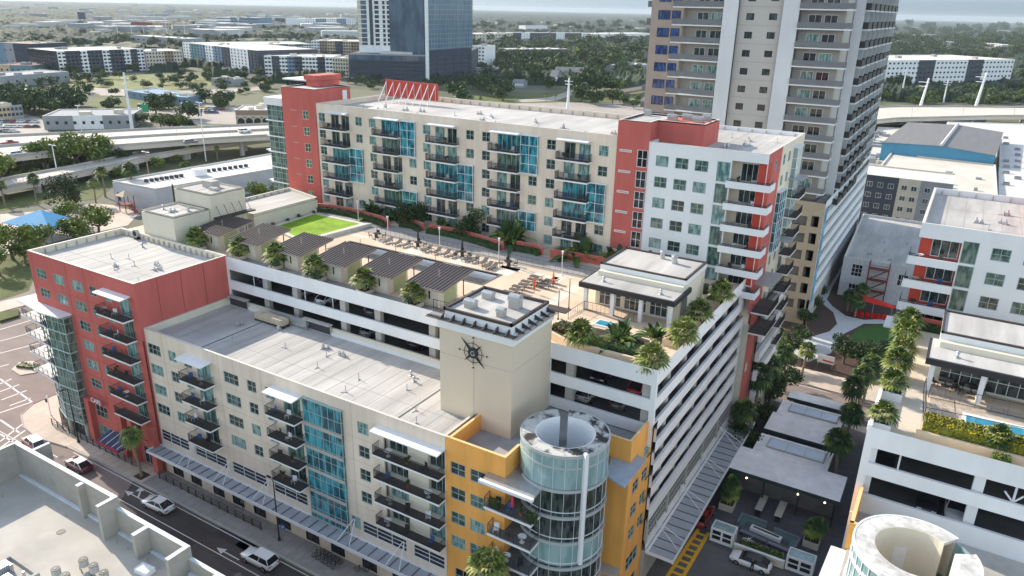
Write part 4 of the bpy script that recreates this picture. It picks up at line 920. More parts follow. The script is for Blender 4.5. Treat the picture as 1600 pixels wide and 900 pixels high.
t = thing('spa_fence', 'black railing round the hot tub', 'fence', (-30, 75, DZ)); railing([(-35.4, 72.4), (-35.2, 76.2), (-31.5, 76.4), (-28.2, 75.9)], DZ, 1.1, pitch=.5, parent=t)
t = thing('roof_edge_railing', 'short black railing beside the compass tower', 'fence', (-48, 65, DZ)); railing([(-50.5, 66.6), (-47.2, 66.6), (-42.5, 66.4)], DZ, 1.1, pitch=.5, parent=t)
# loungers
M_SLING = mat('grey_sling', (.11, .10, .095), .8, .2, 2)
def lounger_proto():
    t = thing('sun_lounger', 'grey sling', 'sun lounger', (0, 0, 0))
    b = MB(); b.box(-.32, .32, -.1, 1.25, .30, .36); b.prism([(-.32, -.75), (.32, -.75), (.32, -.101), (-.32, -.101)], [.62, .62, .30, .30], [.68, .68, .36, .36]); b.build('sling', M_SLING, t, world=False)
    b = MB()
    for x in (-.3, .3):
        for y in (-.35, 1.1): b.box(x-.03, x+.03, y-.03, y+.03, 0, .3)
        b.box(x-.025, x+.025, -.1, 1.25, .26, .299)
    b.build('frame', M_DARK, t, world=False); return t
LG = lounger_proto(); first = True
spots = [(x, 84.2, 'of the far-left three', 0) for x in (-72.0, -70.2, -68.6)]+[(x, 84.2, 'between the first two tables', 0) for x in (-64.6, -62.9, -61.2, -59.8)]+[(x, 84.0, 'between the second and third tables', 0) for x in (-57.4, -56.1, -54.6)]+[(-53.2+.9*k, 83.0, 'paired by the right-hand white post', 0) for k in range(2)]+[(-45.0+(.3 if k % 2 else 0), 75.6+k*1.15, 'in the double row right of the pool', 1) for k in range(7)]+[(-42.6, 79.9+k*1.2, 'near the orange folded parasol', 1) for k in range(3)]
cn = {}
for i, (x, y, wh, side) in enumerate(spots):
    cn[wh] = cn.get(wh, 0)+1; tn = sum(1 for q in spots if q[2] == wh); od = ORDS[cn[wh]-1]+(' from the near end' if side else ' from the left')
    o = LG if i == 0 else copy_tree(LG)
    o.location = (x, y, DZ+.01); o.rotation_euler = (0, 0, R(90 if side else 180)+random.uniform(-.06, .06)); o['label'] = f'grey sun lounger, {od}, '+wh; o['group'] = 'sun loungers '+wh
def patio_set(x, y, z, lab, umb=True, s=1.0, mt=None):
    t = thing('patio_table', 'round dark patio table '+lab, 'table', (x, y, z)); t.scale = (s, s, s)
    b = MB(); b.tube((0, 0, .68), (0, 0, .74), .6, n=16); b.build('tabletop', M_DARK, t, world=False)
    b = MB(); b.tube((0, 0, 0), (0, 0, .68), .06, n=6); b.tube((0, 0, 0), (0, 0, .04), .3, n=10); b.build('base', M_DARK, t, world=False)
    for k in range(4):
        a = k*1.57+.6; c = thing('patio_chair', 'dark metal chair at the patio table '+lab, 'chair', (x+1.0*s*math.cos(a), y+1.0*s*math.sin(a), z), a-math.pi/2+math.pi, 'chairs at the patio table '+lab); c.scale = (s, s, s)
        b = MB(); b.box(-.24, .24, -.22, .24, .40, .44); b.build('seat', M_DARK, c, world=False)
        b = MB(); b.prism([(-.24, -.3), (.24, -.3), (.24, -.24), (-.24, -.24)], .45, .9); b.build('backrest', M_DARK, c, world=False)
        b = MB()
        for q in ((-.21, -.22), (.21, -.22), (-.21, .2), (.21, .2)): b.box(q[0]-.02, q[0]+.02, q[1]-.02, q[1]+.02, 0, .4)
        b.build('legs', M_DARK, c, world=False)
    if umb: parasol(x, y, z, M_DARK, 'closed dark parasol over the patio table '+lab, s)
def parasol(x, y, z, m, lab, s=1):
    t = thing('closed_parasol', lab, 'parasol', (x, y, z+(.75*s if m is M_DARK else .01))); t.scale = (s, s, s)
    b = MB(); b.tube((0, 0, 0), (0, 0, 2.2), .03, n=6); b.build('pole', M_DARK, t, world=False)
    b = MB(); b.tube((0, 0, .6), (0, 0, 1.4), .17, .12, 8); b.tube((0, 0, 1.4), (0, 0, 2.15), .12, .03, 8); b.build('folded_canopy', m, t, world=False)
for x, lab in ((-75.0, 'left of the sunbed row'), (-67.0, 'between the first two sunbed groups'), (-59.0, 'in the middle of the sunbed row'), (-51.2, 'at the right end of the sunbed row')): patio_set(x, 84.9, DZ+.01, lab, umb=x > -70)
M_ORANGE = mat('orange_canvas', (.62, .10, .03), .8, .1, 2)
parasol(-42.9, 77.6, DZ, M_ORANGE, 'folded orange parasol among the double row of loungers'); parasol(-42.0, 81.0, DZ, M_ORANGE, 'folded orange parasol at the back of the double row of loungers'); parasol(-78.7, 73.6, DZ, M_ORANGE, 'folded orange parasol between the second and third cabanas')
for i, (x, y) in enumerate(((-47.5, 72.4), (-54.9, 73.4), (-63.2, 73.6))):
    c = thing('wicker_armchair', 'brown wicker armchair beside the cabana'+(' nearest the compass tower', ' near the middle of the pool', ' by the left end of the pool')[i], 'armchair', (x, y, DZ+.01), .6)
    b = MB(); b.box(-.35, .35, -.35, .35, .12, .42); b.box(-.35, .35, .25, .35, .421, .85); b.box(-.35, -.27, -.35, .249, .421, .62); b.box(.27, .35, -.35, .249, .421, .62)
    for q in ((-.3, -.3), (.3, -.3), (-.3, .3), (.3, .3)): b.box(q[0]-.03, q[0]+.03, q[1]-.03, q[1]+.03, 0, .12)
    b.build('wicker_shell', M_BROWN, c, world=False); b = MB(); b.box(-.25, .25, -.3, .24, .421, .5); b.build('cushion', M_SLING, c, world=False)

# clubhouse
def clubhouse(x0, x1, y0, y1, yb, mirror, where):
    t = thing('clubhouse', 'white flat-roofed clubhouse pavilion '+where, 'pavilion', ((x0+x1)/2, (y0+y1)/2, DZ))
    xs, xe = x0+.9, x1-.35
    b = MB(); b.box(xs, xe, y0+3.4, yb, DZ+.003, 30.4); b.build('wall', M_CREAM2, t)
    b = MB(); b.box(x0, x1, y0, y1, 29.15, 29.75); b.build('eaves_fascia', M_DARK, t)
    b = MB(); b.box(x0+.25, x1-.25, y0+.25, y1-.1, 29.76, 29.8); b.build('roof', M_ROOF, t)
    b = MB(); b.box(xs-.1, xe+.1, y0+4.2, yb+.1, 30.41, 31.0); b.build('upper_band', M_WHITE, t); b = MB(); b.box(xs+.3, xe-.3, y0+4.6, yb-.3, 31.01, 31.05); b.build('roof', M_ROOF, t)
    b = MB()
    for p, q in (((xs-.12, y0+4.18), (xe+.12, y0+4.18)), ((xe+.12, y0+4.18), (xe+.12, yb+.12)), ((xe+.12, yb+.12), (xs-.12, yb+.12)), ((xs-.12, yb+.12), (xs-.12, y0+4.18))): pwall(b, p, q, 31.001, 31.18, .25)
    b.build('roof_edge', M_BROWN, t)
    for k in range(4): b = MB(); x = x0+.7+(x1-x0-1.4)*k/3; b.box(x-.22, x+.22, y0+.5, y0+.95, DZ+.004, 29.14); b.build('column', M_WHITE, t)
    W_ = Wall(t, M_CREAM2, xs, y0+3.05, 0, xe-xs, DZ+.003, 29.1, name='front_wall', reveal=.3)
    n = 3; L = (xe-xs-1.2)
    for k in range(n): W_.win(.5+L*k/n+.1*k, DZ+.15, L/n-.3, 2.4, 4, 2, G_DARK, M_TRIM, name='glazed_door')
    W_.finish()
    b = MB(); b.box(xe+.004, xe+.06, y0+3.4, y0+5.4, DZ+.3, DZ+2.5); b.build('side_window', G_GREEN, t)
    for x, y in ((x0+2.5, y0+1.6), (x1-2.2, y0+1.4)): put('roof_vent', VENT, t, Vector((x, y, 29.8))-wloc(t))
    return t
clubhouse(-35.9, -24.0, 75.8, 81.6, 87.6, False, 'with dark eaves on the pool deck')
for x, y, r, w_ in ((-27.6, 85.2, .35, 'right'), (-29.5, 86.2, .3, 'left')): b = MB(); b.tube((x, y, 31.06), (x, y, 31.9), r, n=10); b.ball((x, y, 31.95), r*1.3, r*1.3, r*.6); tag(b.build('chimney_vent', M_ALU), w_+' round metal chimney vent on the clubhouse roof', 'vent')
# hot tub, planter bed, corner palms
M_WATER = mat('pool_water', (.05, .28, .40), .05, .15, 2, spec=.8)
t = thing('hot_tub', 'small blue hot tub behind the flower bed', 'hot tub', (-30.8, 73.2, DZ)); b = MB(); b.box(-1.4, 1.3, -.9, .8, .0, .28); b.build('rim', M_WHITE, t, world=False); b = MB(); b.box(-1.2, 1.1, -.7, .6, .281, .3); b.build('water', M_WATER, t, world=False)
M_TANW = mat('tan_planter_wall', (.66, .53, .37), .85, .07, .8)
t = thing('planter_bed', 'long tan-walled planter bed on the deck corner above the garage', 'planter', (-29, 66, DZ))
b = MB()
for p, q in (((-35.4, 66.7), (-31.9, 65.2)), ((-31.9, 65.2), (-23.9, 65.2)), ((-23.9, 65.2), (-22.6, 67.5)), ((-22.6, 67.5), (-24.4, 70.6)), ((-24.4, 70.6), (-35.2, 70.2)), ((-35.2, 70.2), (-35.4, 66.7))): pwall(b, p, q, DZ+.003, DZ+.95, .3, 0, 0)
b.build('planter_wall', M_TANW, t); b = MB(); b.prism([(-35.1, 66.9), (-31.8, 65.5), (-24.1, 65.5), (-22.95, 67.5), (-24.6, 70.3), (-34.9, 69.9)], DZ+.003, DZ+.7); b.build('soil', M_SOIL, t)
L_RUST = leafmat('rusty_leaf', (.30, .09, .03))
hedge('hedge', [(-34.6, 68.3), (-31.5, 67.2)], DZ+.7, DZ+1.4, 1.8, [L_DK, L_DK, L_RUST], 'dark rusty shrub patch at the left of the corner planter', seed=11)
hedge('hedge', [(-31.4, 66.9), (-27.6, 66.4)], DZ+.7, DZ+1.4, 1.6, [L_MD, L_RUST, L_YEL], 'orange and green shrub row in the middle of the corner planter', seed=12)
hedge('hedge', [(-27.4, 66.4), (-24.4, 66.6)], DZ+.7, DZ+1.3, 1.4, [L_DK, L_MD], 'dark green shrub row at the right of the corner planter', seed=13)
plant(BANANA[0], (-27.2, 68.4, DZ+.7), 'large banana clump in the corner planter by the hot tub', 'plant', None, s=1.15)
plant(BANANA[1], (-25.0, 72.9, DZ), 'slender leafy clump beside the white clubhouse column', 'plant', None, s=.8)
for x, y, s, lab in ((-30.6, 65.5, 1.2, 'palm hanging over the planter wall right of the compass tower'), (-22.3, 65.3, 1.35, 'big palm on the outer corner of the deck'), (-21.9, 72.6, 1.25, 'palm along the right deck edge, first beyond the corner'), (-22.0, 79.5, 1.2, 'palm along the right deck edge, beside the clubhouse'), (-22.0, 86.8, 1.15, 'palm along the right deck edge, farthest one')):
    plant(random.choice(PALM_L if s > 1.22 else PALM_S), (x, y, DZ+.3), lab, 'palm tree', 'palms on the deck corner and right edge', s=s*(.8 if s > 1.22 else 1.08)*random.uniform(.92, 1.08))
for x, y, lab in ((-22.5, 72.9, 'first'), (-22.5, 79.8, 'second'), (-22.5, 87.1, 'third')):
    t = thing('planter_box', 'tan planter box under the %s palm along the right deck edge' % lab, 'planter', (x, y, DZ)); b = MB()
    for a in ((-1.2, .85, -1.2, -1.0), (-1.2, .85, 1.0, 1.2), (-1.2, -1.0, -1.0, 1.0)): b.box(*a, .006, .8)
    b.build('planter_wall', M_TANW, t, world=False); b = MB(); b.box(-1.0, .85, -1.0, 1.0, .006, .6); b.build('soil', M_SOIL, t, world=False)
hedge('hedge', [(-27.5, 89.5), (-24.5, 90.5)], DZ, DZ+1.0, 1.6, [L_DK, L_DK, L_MD], 'dark hedge between the clubhouse and the white wing', seed=14)

# beige plant rooms at the far end of the deck
pr_ = thing('plant_room', 'beige stepped plant room with flat roofs beside the cabanas', 'plant room', (-97, 70, DZ))
A1 = [(-102.6, 64.3), (-91.6, 64.3), (-91.6, 71.2), (-102.6, 71.2)]
solid(pr_, [(-102.6, 64.3), (-95.2, 64.3), (-95.2, 70.4), (-102.6, 70.4)], DZ-1, 30.6, M_CREAM2)
flatroof(pr_, [(-102.62, 64.28), (-95.18, 64.28), (-95.18, 70.42), (-102.62, 70.42)], 30.62, 30.85, wallm=M_CREAM2, cop=M_BROWN)
solid(pr_, [(-103.2, 70.5), (-94.6, 70.5), (-94.6, 76.8), (-103.2, 76.8)], DZ-1, 32.8, M_CREAM2)
flatroof(pr_, [(-103.22, 70.48), (-94.58, 70.48), (-94.58, 76.82), (-103.22, 76.82)], 32.82, 33.05, wallm=M_CREAM2, cop=M_BROWN)
b = MB(); b.prism([(-94.57, 70.6), (-93.4, 70.6), (-93.4, 77.6), (-94.57, 77.6)], 29.3, 29.5)
for i in range(5): b.bar((-94.5, 71.2+i*1.4, 31.2), (-93.5, 71.2+i*1.4, 29.5), .06)
b.build('hung_canopy', M_DARK, pr_)
b = MB(); b.box(-94.59, -94.55, 71.6, 72.5, DZ, 28.4); b.box(-94.59, -94.55, 74.2, 75.9, DZ, 28.4); b.build('door', M_CONC, pr_)
b = MB(); b.obox(-99.6, 74.6, 32.83, 2.2, 1.5, 1.0, 0); b.obox(-97.4, 73.4, 32.83, 1.5, .8, .4, 0); b.build('rooftop_unit', M_CONC, pr_)
b = MB(); b.box(-103.26, -103.1, 70.3, 70.47, 26.5, 33.5); b.build('downpipe', M_DARK, pr_)
clutter(30.62, [('v', -100.9, 66.8), ('t', -98.6, 66.4), ('t', -97.0, 68.2)], 'lower plant room roof')
t = thing('satellite_dish', 'round white condenser drum beside the beige plant room on the red block', 'condenser', (-103.4, 63.3, 26.36)); b = MB(); b.tube((0, -.1, .9), (0, .35, .9), .62, n=18); b.build('drum', M_ALU, t, world=False); b = MB(); b.tube((0, -.14, .9), (0, -.101, .9), .4, n=16); b.build('grille', M_DARK, t, world=False); b = MB(); b.box(-.4, .4, -.1, .5, 0, .32); b.build('stand', M_DARK, t, world=False)
an = thing('deck_annexe', 'low white-roofed annexe beyond the lawn terrace', 'annexe', (-95, 84, DZ))
solid(an, [(-103, 77.2), (-93.6, 77.2), (-93.6, 91.0), (-103, 93.5)], 24, 28.3, M_CREAM2); flatroof(an, [(-103.02, 77.18), (-93.58, 77.18), (-93.58, 91.02), (-103.02, 93.52)], 28.32, 28.8, wallm=M_CREAM2, stubs=((3, 0, 1.6),))
for i in range(4): bush(-92.9, 80.2+i*3.0, DZ, 'small round dark shrub against the annexe wall, '+['nearest', 'second nearest', 'third', 'farthest'][i]+' of four', .55, seed=20+i, n=220, size=.1)
# ================================================================== GROUND, STREETS
def structure(o): o['kind'] = 'structure'; return o
def sheet(name, pts, z, m):
    b = MB(); b.poly([(p[0], p[1], z) for p in pts]); return structure(b.build(name, m))
M_ASPH = mat('asphalt', (.075, .064, .060), .9, .30, .8, stretch=(.12, 1, 1), var2=.2, scale2=.1)
M_ASPH2 = mat('old_asphalt', (.23, .185, .165), .9, .12, .5, stretch=(.3, 1, 1), var2=.12, scale2=.08)
M_WALK = mat('sidewalk', (.33, .30, .28), .9, .12, 1.2, var2=.12, scale2=.15)
M_WALKL = mat('tan_sidewalk', (.55, .46, .38), .9, .1, 1.0, var2=.1, scale2=.2)
M_PAINT = mat('road_paint', (.62, .60, .58), .8, .15, 3)
M_GRASS = mat('grass_ground', (.105, .125, .035), .95, .3, .7, var2=.3, scale2=.06)
M_MULCH = mat('mulch', (.085, .055, .045), .95, .3, 2)
M_ROADL = mat('light_road', (.36, .32, .28), .9, .1, .3, var2=.1, scale2=.05)
# city floor: one big sheet to the horizon
gm_ = bpy.data.materials.new('city_ground'); gm_.use_nodes = True; nn = gm_.node_tree; bs = nn.nodes['Principled BSDF']; bs.inputs['Roughness'].default_value = .95
g = nn.nodes.new('ShaderNodeNewGeometry'); t = nn.nodes.new('ShaderNodeTexNoise'); t.inputs['Scale'].default_value = .012; t.inputs['Detail'].default_value = 8
rp = nn.nodes.new('ShaderNodeValToRGB'); e = rp.color_ramp.elements; e[0].position = .40; e[0].color = (.06, .07, .035, 1); e[1].position = .62; e[1].color = (.14, .135, .105, 1)
x_ = e.new(.5); x_.color = (.10, .11, .045, 1)
nn.links.new(g.outputs['Position'], t.inputs['Vector']); nn.links.new(t.outputs[0], rp.inputs[0]); nn.links.new(rp.outputs[0], bs.inputs['Base Color'])
sheet('ground', [(-14000, -90), (14000, -90), (14000, 16000), (-14000, 16000)], -.02, gm_)
sheet('street', [(-240, 30), (20, 30), (20, 46.5), (-112, 46.5), (-240, 46.5)], .0, M_ASPH)
sheet('street_far_side', [(-240, 36), (-70, 36), (-82, 41.5), (-86, 47), (-112, 46.5), (-240, 46.5)], .004, M_ASPH2)
sheet('cross_street', [(-240, 46.5), (-112, 46.5), (-116, 60), (-128, 74), (-150, 92), (-205, 92), (-240, 70)], .004, M_ASPH2)
def kerbed(name, pts, m=M_WALK, h=.13, parent=None):
    b = MB(); b.prism(pts, 0.0, h); o = structure(b.build(name, m)); return o
curb = [(-101.0, 46.5), (-106.5, 45.6), (-111.5, 46.1), (-115.4, 47.8), (-117.2, 50.5), (-117.4, 53.5), (-117, 58), (-119.5, 64)]
kerbed('sidewalk', [(20, 47.0), (20, 50.45), (-84.4, 50.45), (-84.4, 47.0)])
kerbed('corner_sidewalk', [(-84.42, 47.0), (-84.42, 50.05), (-108, 50.05), (-109, 66), (-119.5, 66)][:4]+[(-119.5, 66)]+list(reversed(curb)), M_WALKL)
b = MB(); b.box(-101, 20, 46.7, 46.98, 0, .15)
for (x0, y0), (x1, y1) in zip(curb[:-1], curb[1:]): b.tube((x0, y0, .08), (x1, y1, .08), .14, n=5)
structure(b.build('kerb', M_CONC))
# slab joints of the sidewalk
b = MB()
for i in range(70): x = -101+i*1.55; b.box(x, x+.04, 47.05, 50.4, .131, .134) 
structure(b.build('pavement', mat('joint_dark', (.16, .15, .14), .9, 0)))
def mark(pts, z=.009, nm='road_marking'): b = MB(); b.poly([(x, y, z) for x, y in pts]); return b
b = MB()
b.box(-99, 20, 46.25, 46.37, .008, .012); b.box(-86, 20, 43.3, 43.42, .008, .012); b.box(-130, -99, 43.6, 43.72, .008, .012)
def arrow(b, x, y, two=False):
    b.poly([(x, y-.08, .010), (x+2.6, y-.08, .010), (x+2.6, y+.08, .010), (x, y+.08, .010)]); b.poly([(x, y+.45, .0102), (x-1.3, y, .0102), (x, y-.45, .0102)])
    if two: b.poly([(x+1.2, y+.05, .0104), (x+.3, y+1.0, .0104), (x+.5, y+1.1, .0104), (x+1.5, y+.1, .0104)]); b.poly([(x-.1, y+.6, .0106), (x-.3, y+1.6, .0106), (x+.8, y+1.3, .0106)])
for p, tw in ((P(205, 772), 1), (P(78, 708), 0), (P(350, 862), 0)): arrow(b, p.x, p.y, tw)
def line(b, p, q, w=.14, z=.0095):
    d = Vector((q[0]-p[0], q[1]-p[1])); d.normalize(); n_ = Vector((-d.y, d.x))*w/2
    b.poly([(p[0]-n_.x, p[1]-n_.y, z), (q[0]-n_.x, q[1]-n_.y, z), (q[0]+n_.x, q[1]+n_.y, z), (p[0]+n_.x, p[1]+n_.y, z)])
for (x0, y0), (x1, y1) in (((0, 533), (75, 513)), ((0, 515), (60, 497)), ((0, 552), (62, 536)), ((0, 592), (50, 628)), ((50, 628), (0, 645)), ((0, 690), (45, 655)), ((0, 700), (40, 672)), ((0, 656), (30, 676)), ((0, 678), (20, 690)), ((0, 600), (18, 592)), ((0, 612), (30, 601)), ((2, 625), (42, 610)), ((15, 634), (48, 622)), ((0, 500), (40, 489)), ((0, 573), (14, 569))):
    a, c = P(x0, y0), P(x1, y1); line(b, a, c, .28)
structure(b.build('road_markings', M_PAINT))
rdp = random.Random(3); b = MB()
for i in range(26):
    x, y = rdp.uniform(-150, -30), rdp.uniform(37, 46); L_, W_p = rdp.uniform(1, 7), rdp.uniform(.4, 1.6); b.poly([(x, y, .0065), (x+L_, y+rdp.uniform(-.1, .1), .0065), (x+L_, y+W_p, .0065), (x, y+W_p, .0065)])
structure(b.build('road_patches', mat('patched_asphalt', (.055, .048, .046), .9, .3, 2)))
b = MB()
for i in range(7): x, y = -110+i*12+rdp.uniform(-3, 3), rdp.choice([39.5, 42.2, 44.6]); b.tube((x, y, .001), (x, y, .013), .42, n=16)
structure(b.build('road_manholes', M_CONCD))
# median island and lot
isl = [P(18, 578), P(30, 567), P(52, 565), P(66, 572), P(56, 583), P(32, 587)]
b = MB(); b.prism([(p.x, p.y) for p in reversed(isl)], 0, .14); structure(b.build('traffic_island', M_WALKL))
c = P(42, 575); hedge('hedge', [(c.x-1.6, c.y-.4), (c.x+2.2, c.y+1.0)], .12, .6, 1.5, [L_MD, L_RUST, L_DK], 'low flowering shrubs on the small traffic island', n=40)
sheet('grass', [P(0, 395).xy, P(0, 470).xy, P(45, 455).xy, P(60, 420).xy, P(60, 395).xy][::-1], .006, M_GRASS)
b = MB(); b.prism([tuple(P(*q).xy) for q in ((0, 505), (30, 496), (30, 486), (0, 491))], 0, .5); structure(b.build('verge', M_GRASS))
b = MB(); b.prism([tuple(P(*q).xy) for q in ((0, 488), (45, 476), (45, 462), (0, 472))], 0, .12); structure(b.build('path', M_WALKL))

# ---- railings, street furniture
def sidewalk_fence(x0, x1, y, lab):
    t = thing('pavement_railing', lab, 'railing', (x0, y, .13)); railing([(x0, y), (x1, y)], .13, 1.05, pitch=1.5, parent=t)
    b = MB()
    for z in (.45, .8, 1.2): b.bar((x0, y-.02, z), (x1, y-.02, z), .07)
    for i in range(int((x1-x0)/1.5)+1): b.box(x0+i*1.5-.05, x0+i*1.5+.05, y-.07, y+.03, .131, 1.2)
    b.build('rails', M_DARK, t)
sidewalk_fence(-108.6, -87.4, 48.75, 'long dark pavement railing before the red corner block'); sidewalk_fence(-83.2, -63.6, 48.85, 'long dark pavement railing before the cream street block')
def street_lamp(x, y, z, h, lab, arm=1.6, ang=0, m=M_DARK, grp=None):
    t = thing('street_lamp', lab, 'street lamp', (x, y, z), ang, grp)
    b = MB(); b.tube((0, 0, 0), (0, 0, .5), .2, .14, 8); b.tube((0, 0, .5), (0, 0, h), .1, .06, 8); b.build('pole', m, t, world=False)
    b = MB(); b.tube((0, 0, h-.05), (arm, 0, h+.15), .04, n=6); b.build('arm', m, t, world=False)
    b = MB(); b.box(arm-.1, arm+.55, -.13, .13, h+.08, h+.2); b.build('lamp_head', m, t, world=False); return t
street_lamp(-100.7, 48.1, .13, 8.6, 'tall dark street lamp on the pavement before the red corner block', .6, -1.57)
street_lamp(-60.4, 48.7, .13, 8.4, 'tall dark street lamp on the pavement before the turquoise bay', .6, 3.0)
t = thing('street_sign', 'round blue sign on a thin pole near the dark street lamp', 'sign', (-59.3, 48.5, .13)); b = MB(); b.tube((0, 0, 0), (0, 0, 2.4), .035, n=6); b.build('pole', M_ALU, t, world=False)
b = MB(); b.tube((0, -.02, 2.5), (0, .02, 2.5), .42, n=16); b.build('sign_face', mat('sign_blue', (.04, .13, .45), .5, 0), t, world=False); lettering(t, 'P', .5, (-59.3, 48.46, 2.45), 0, M_PAINT)
plant(PALM_T[0], (-85.7, 47.9, .13), 'tall shaggy street palm before the red corner block', 'palm tree', None, rot=1.0, s=.84)
sheet('tree_pit', [(-86.6, 47.2), (-84.9, 47.2), (-84.9, 48.7), (-86.6, 48.7)], .137, M_SOIL)
plant(PALM_TT[0], (-30.5, 47.3, .13), 'tall shaggy street palm in front of the ochre corner block', 'palm tree', None, rot=2.2, s=1.0)
t = thing('signal_post', 'white post with a dark signal box at the pavement corner', 'traffic signal', (P(80, 650).x, P(80, 650).y, .13)); b = MB(); b.tube((0, 0, 0), (0, 0, 3.4), .09, n=8); b.build('post', M_TRIM, t, world=False); b = MB(); b.box(-.5, -.15, -.15, .15, 2.2, 2.9); b.build('signal_box', M_DARK, t, world=False)
def bike(x, y, z, a, lab, grp):
    t = thing('bicycle', lab, 'bicycle', (x, y, z), a, grp)
    for dx in (-.5, .5):
        b = MB()
        for k in range(12): p = 2*math.pi*k/12; q = 2*math.pi*(k+1)/12; b.bar((dx+.33*math.cos(p), 0, .35+.33*math.sin(p)), (dx+.33*math.cos(q), 0, .35+.33*math.sin(q)), .05)
        for k in range(4): p = math.pi*k/4; b.bar((dx-.3*math.cos(p), 0, .35-.3*math.sin(p)), (dx+.3*math.cos(p), 0, .35+.3*math.sin(p)), .012)
        b.build('wheel', M_BLACK, t, world=False)
    b = MB()
    for p, q in (((-.5, 0, .35), (-.1, 0, .35)), ((-.1, 0, .35), (-.2, 0, .85)), ((-.2, 0, .75), (.33, 0, .8)), ((-.1, 0, .35), (.33, 0, .8)), ((.5, 0, .35), (.32, 0, .95)), ((-.5, 0, .35), (-.2, 0, .75))): b.bar(p, q, .04)
    b.build('frame', M_DARK, t, world=False); b = MB(); b.bar((.3, -.25, .97), (.3, .25, .97), .035); b.build('handlebar', M_DARK, t, world=False); b = MB(); b.box(-.32, -.08, -.06, .06, .86, .91); b.build('saddle', M_BLACK, t, world=False)
for i in range(6): bike(-54.6+i*.62, 49.3-.05*i, .135, 1.2+.12*(i % 3), 'dark bicycle parked in the rack under the street awning, '+nth(i, 6), 'bicycles in the rack under the street awning')
bike(-48.6, 49.9, .135, .5, 'lone dark bicycle parked right of the rack', None)

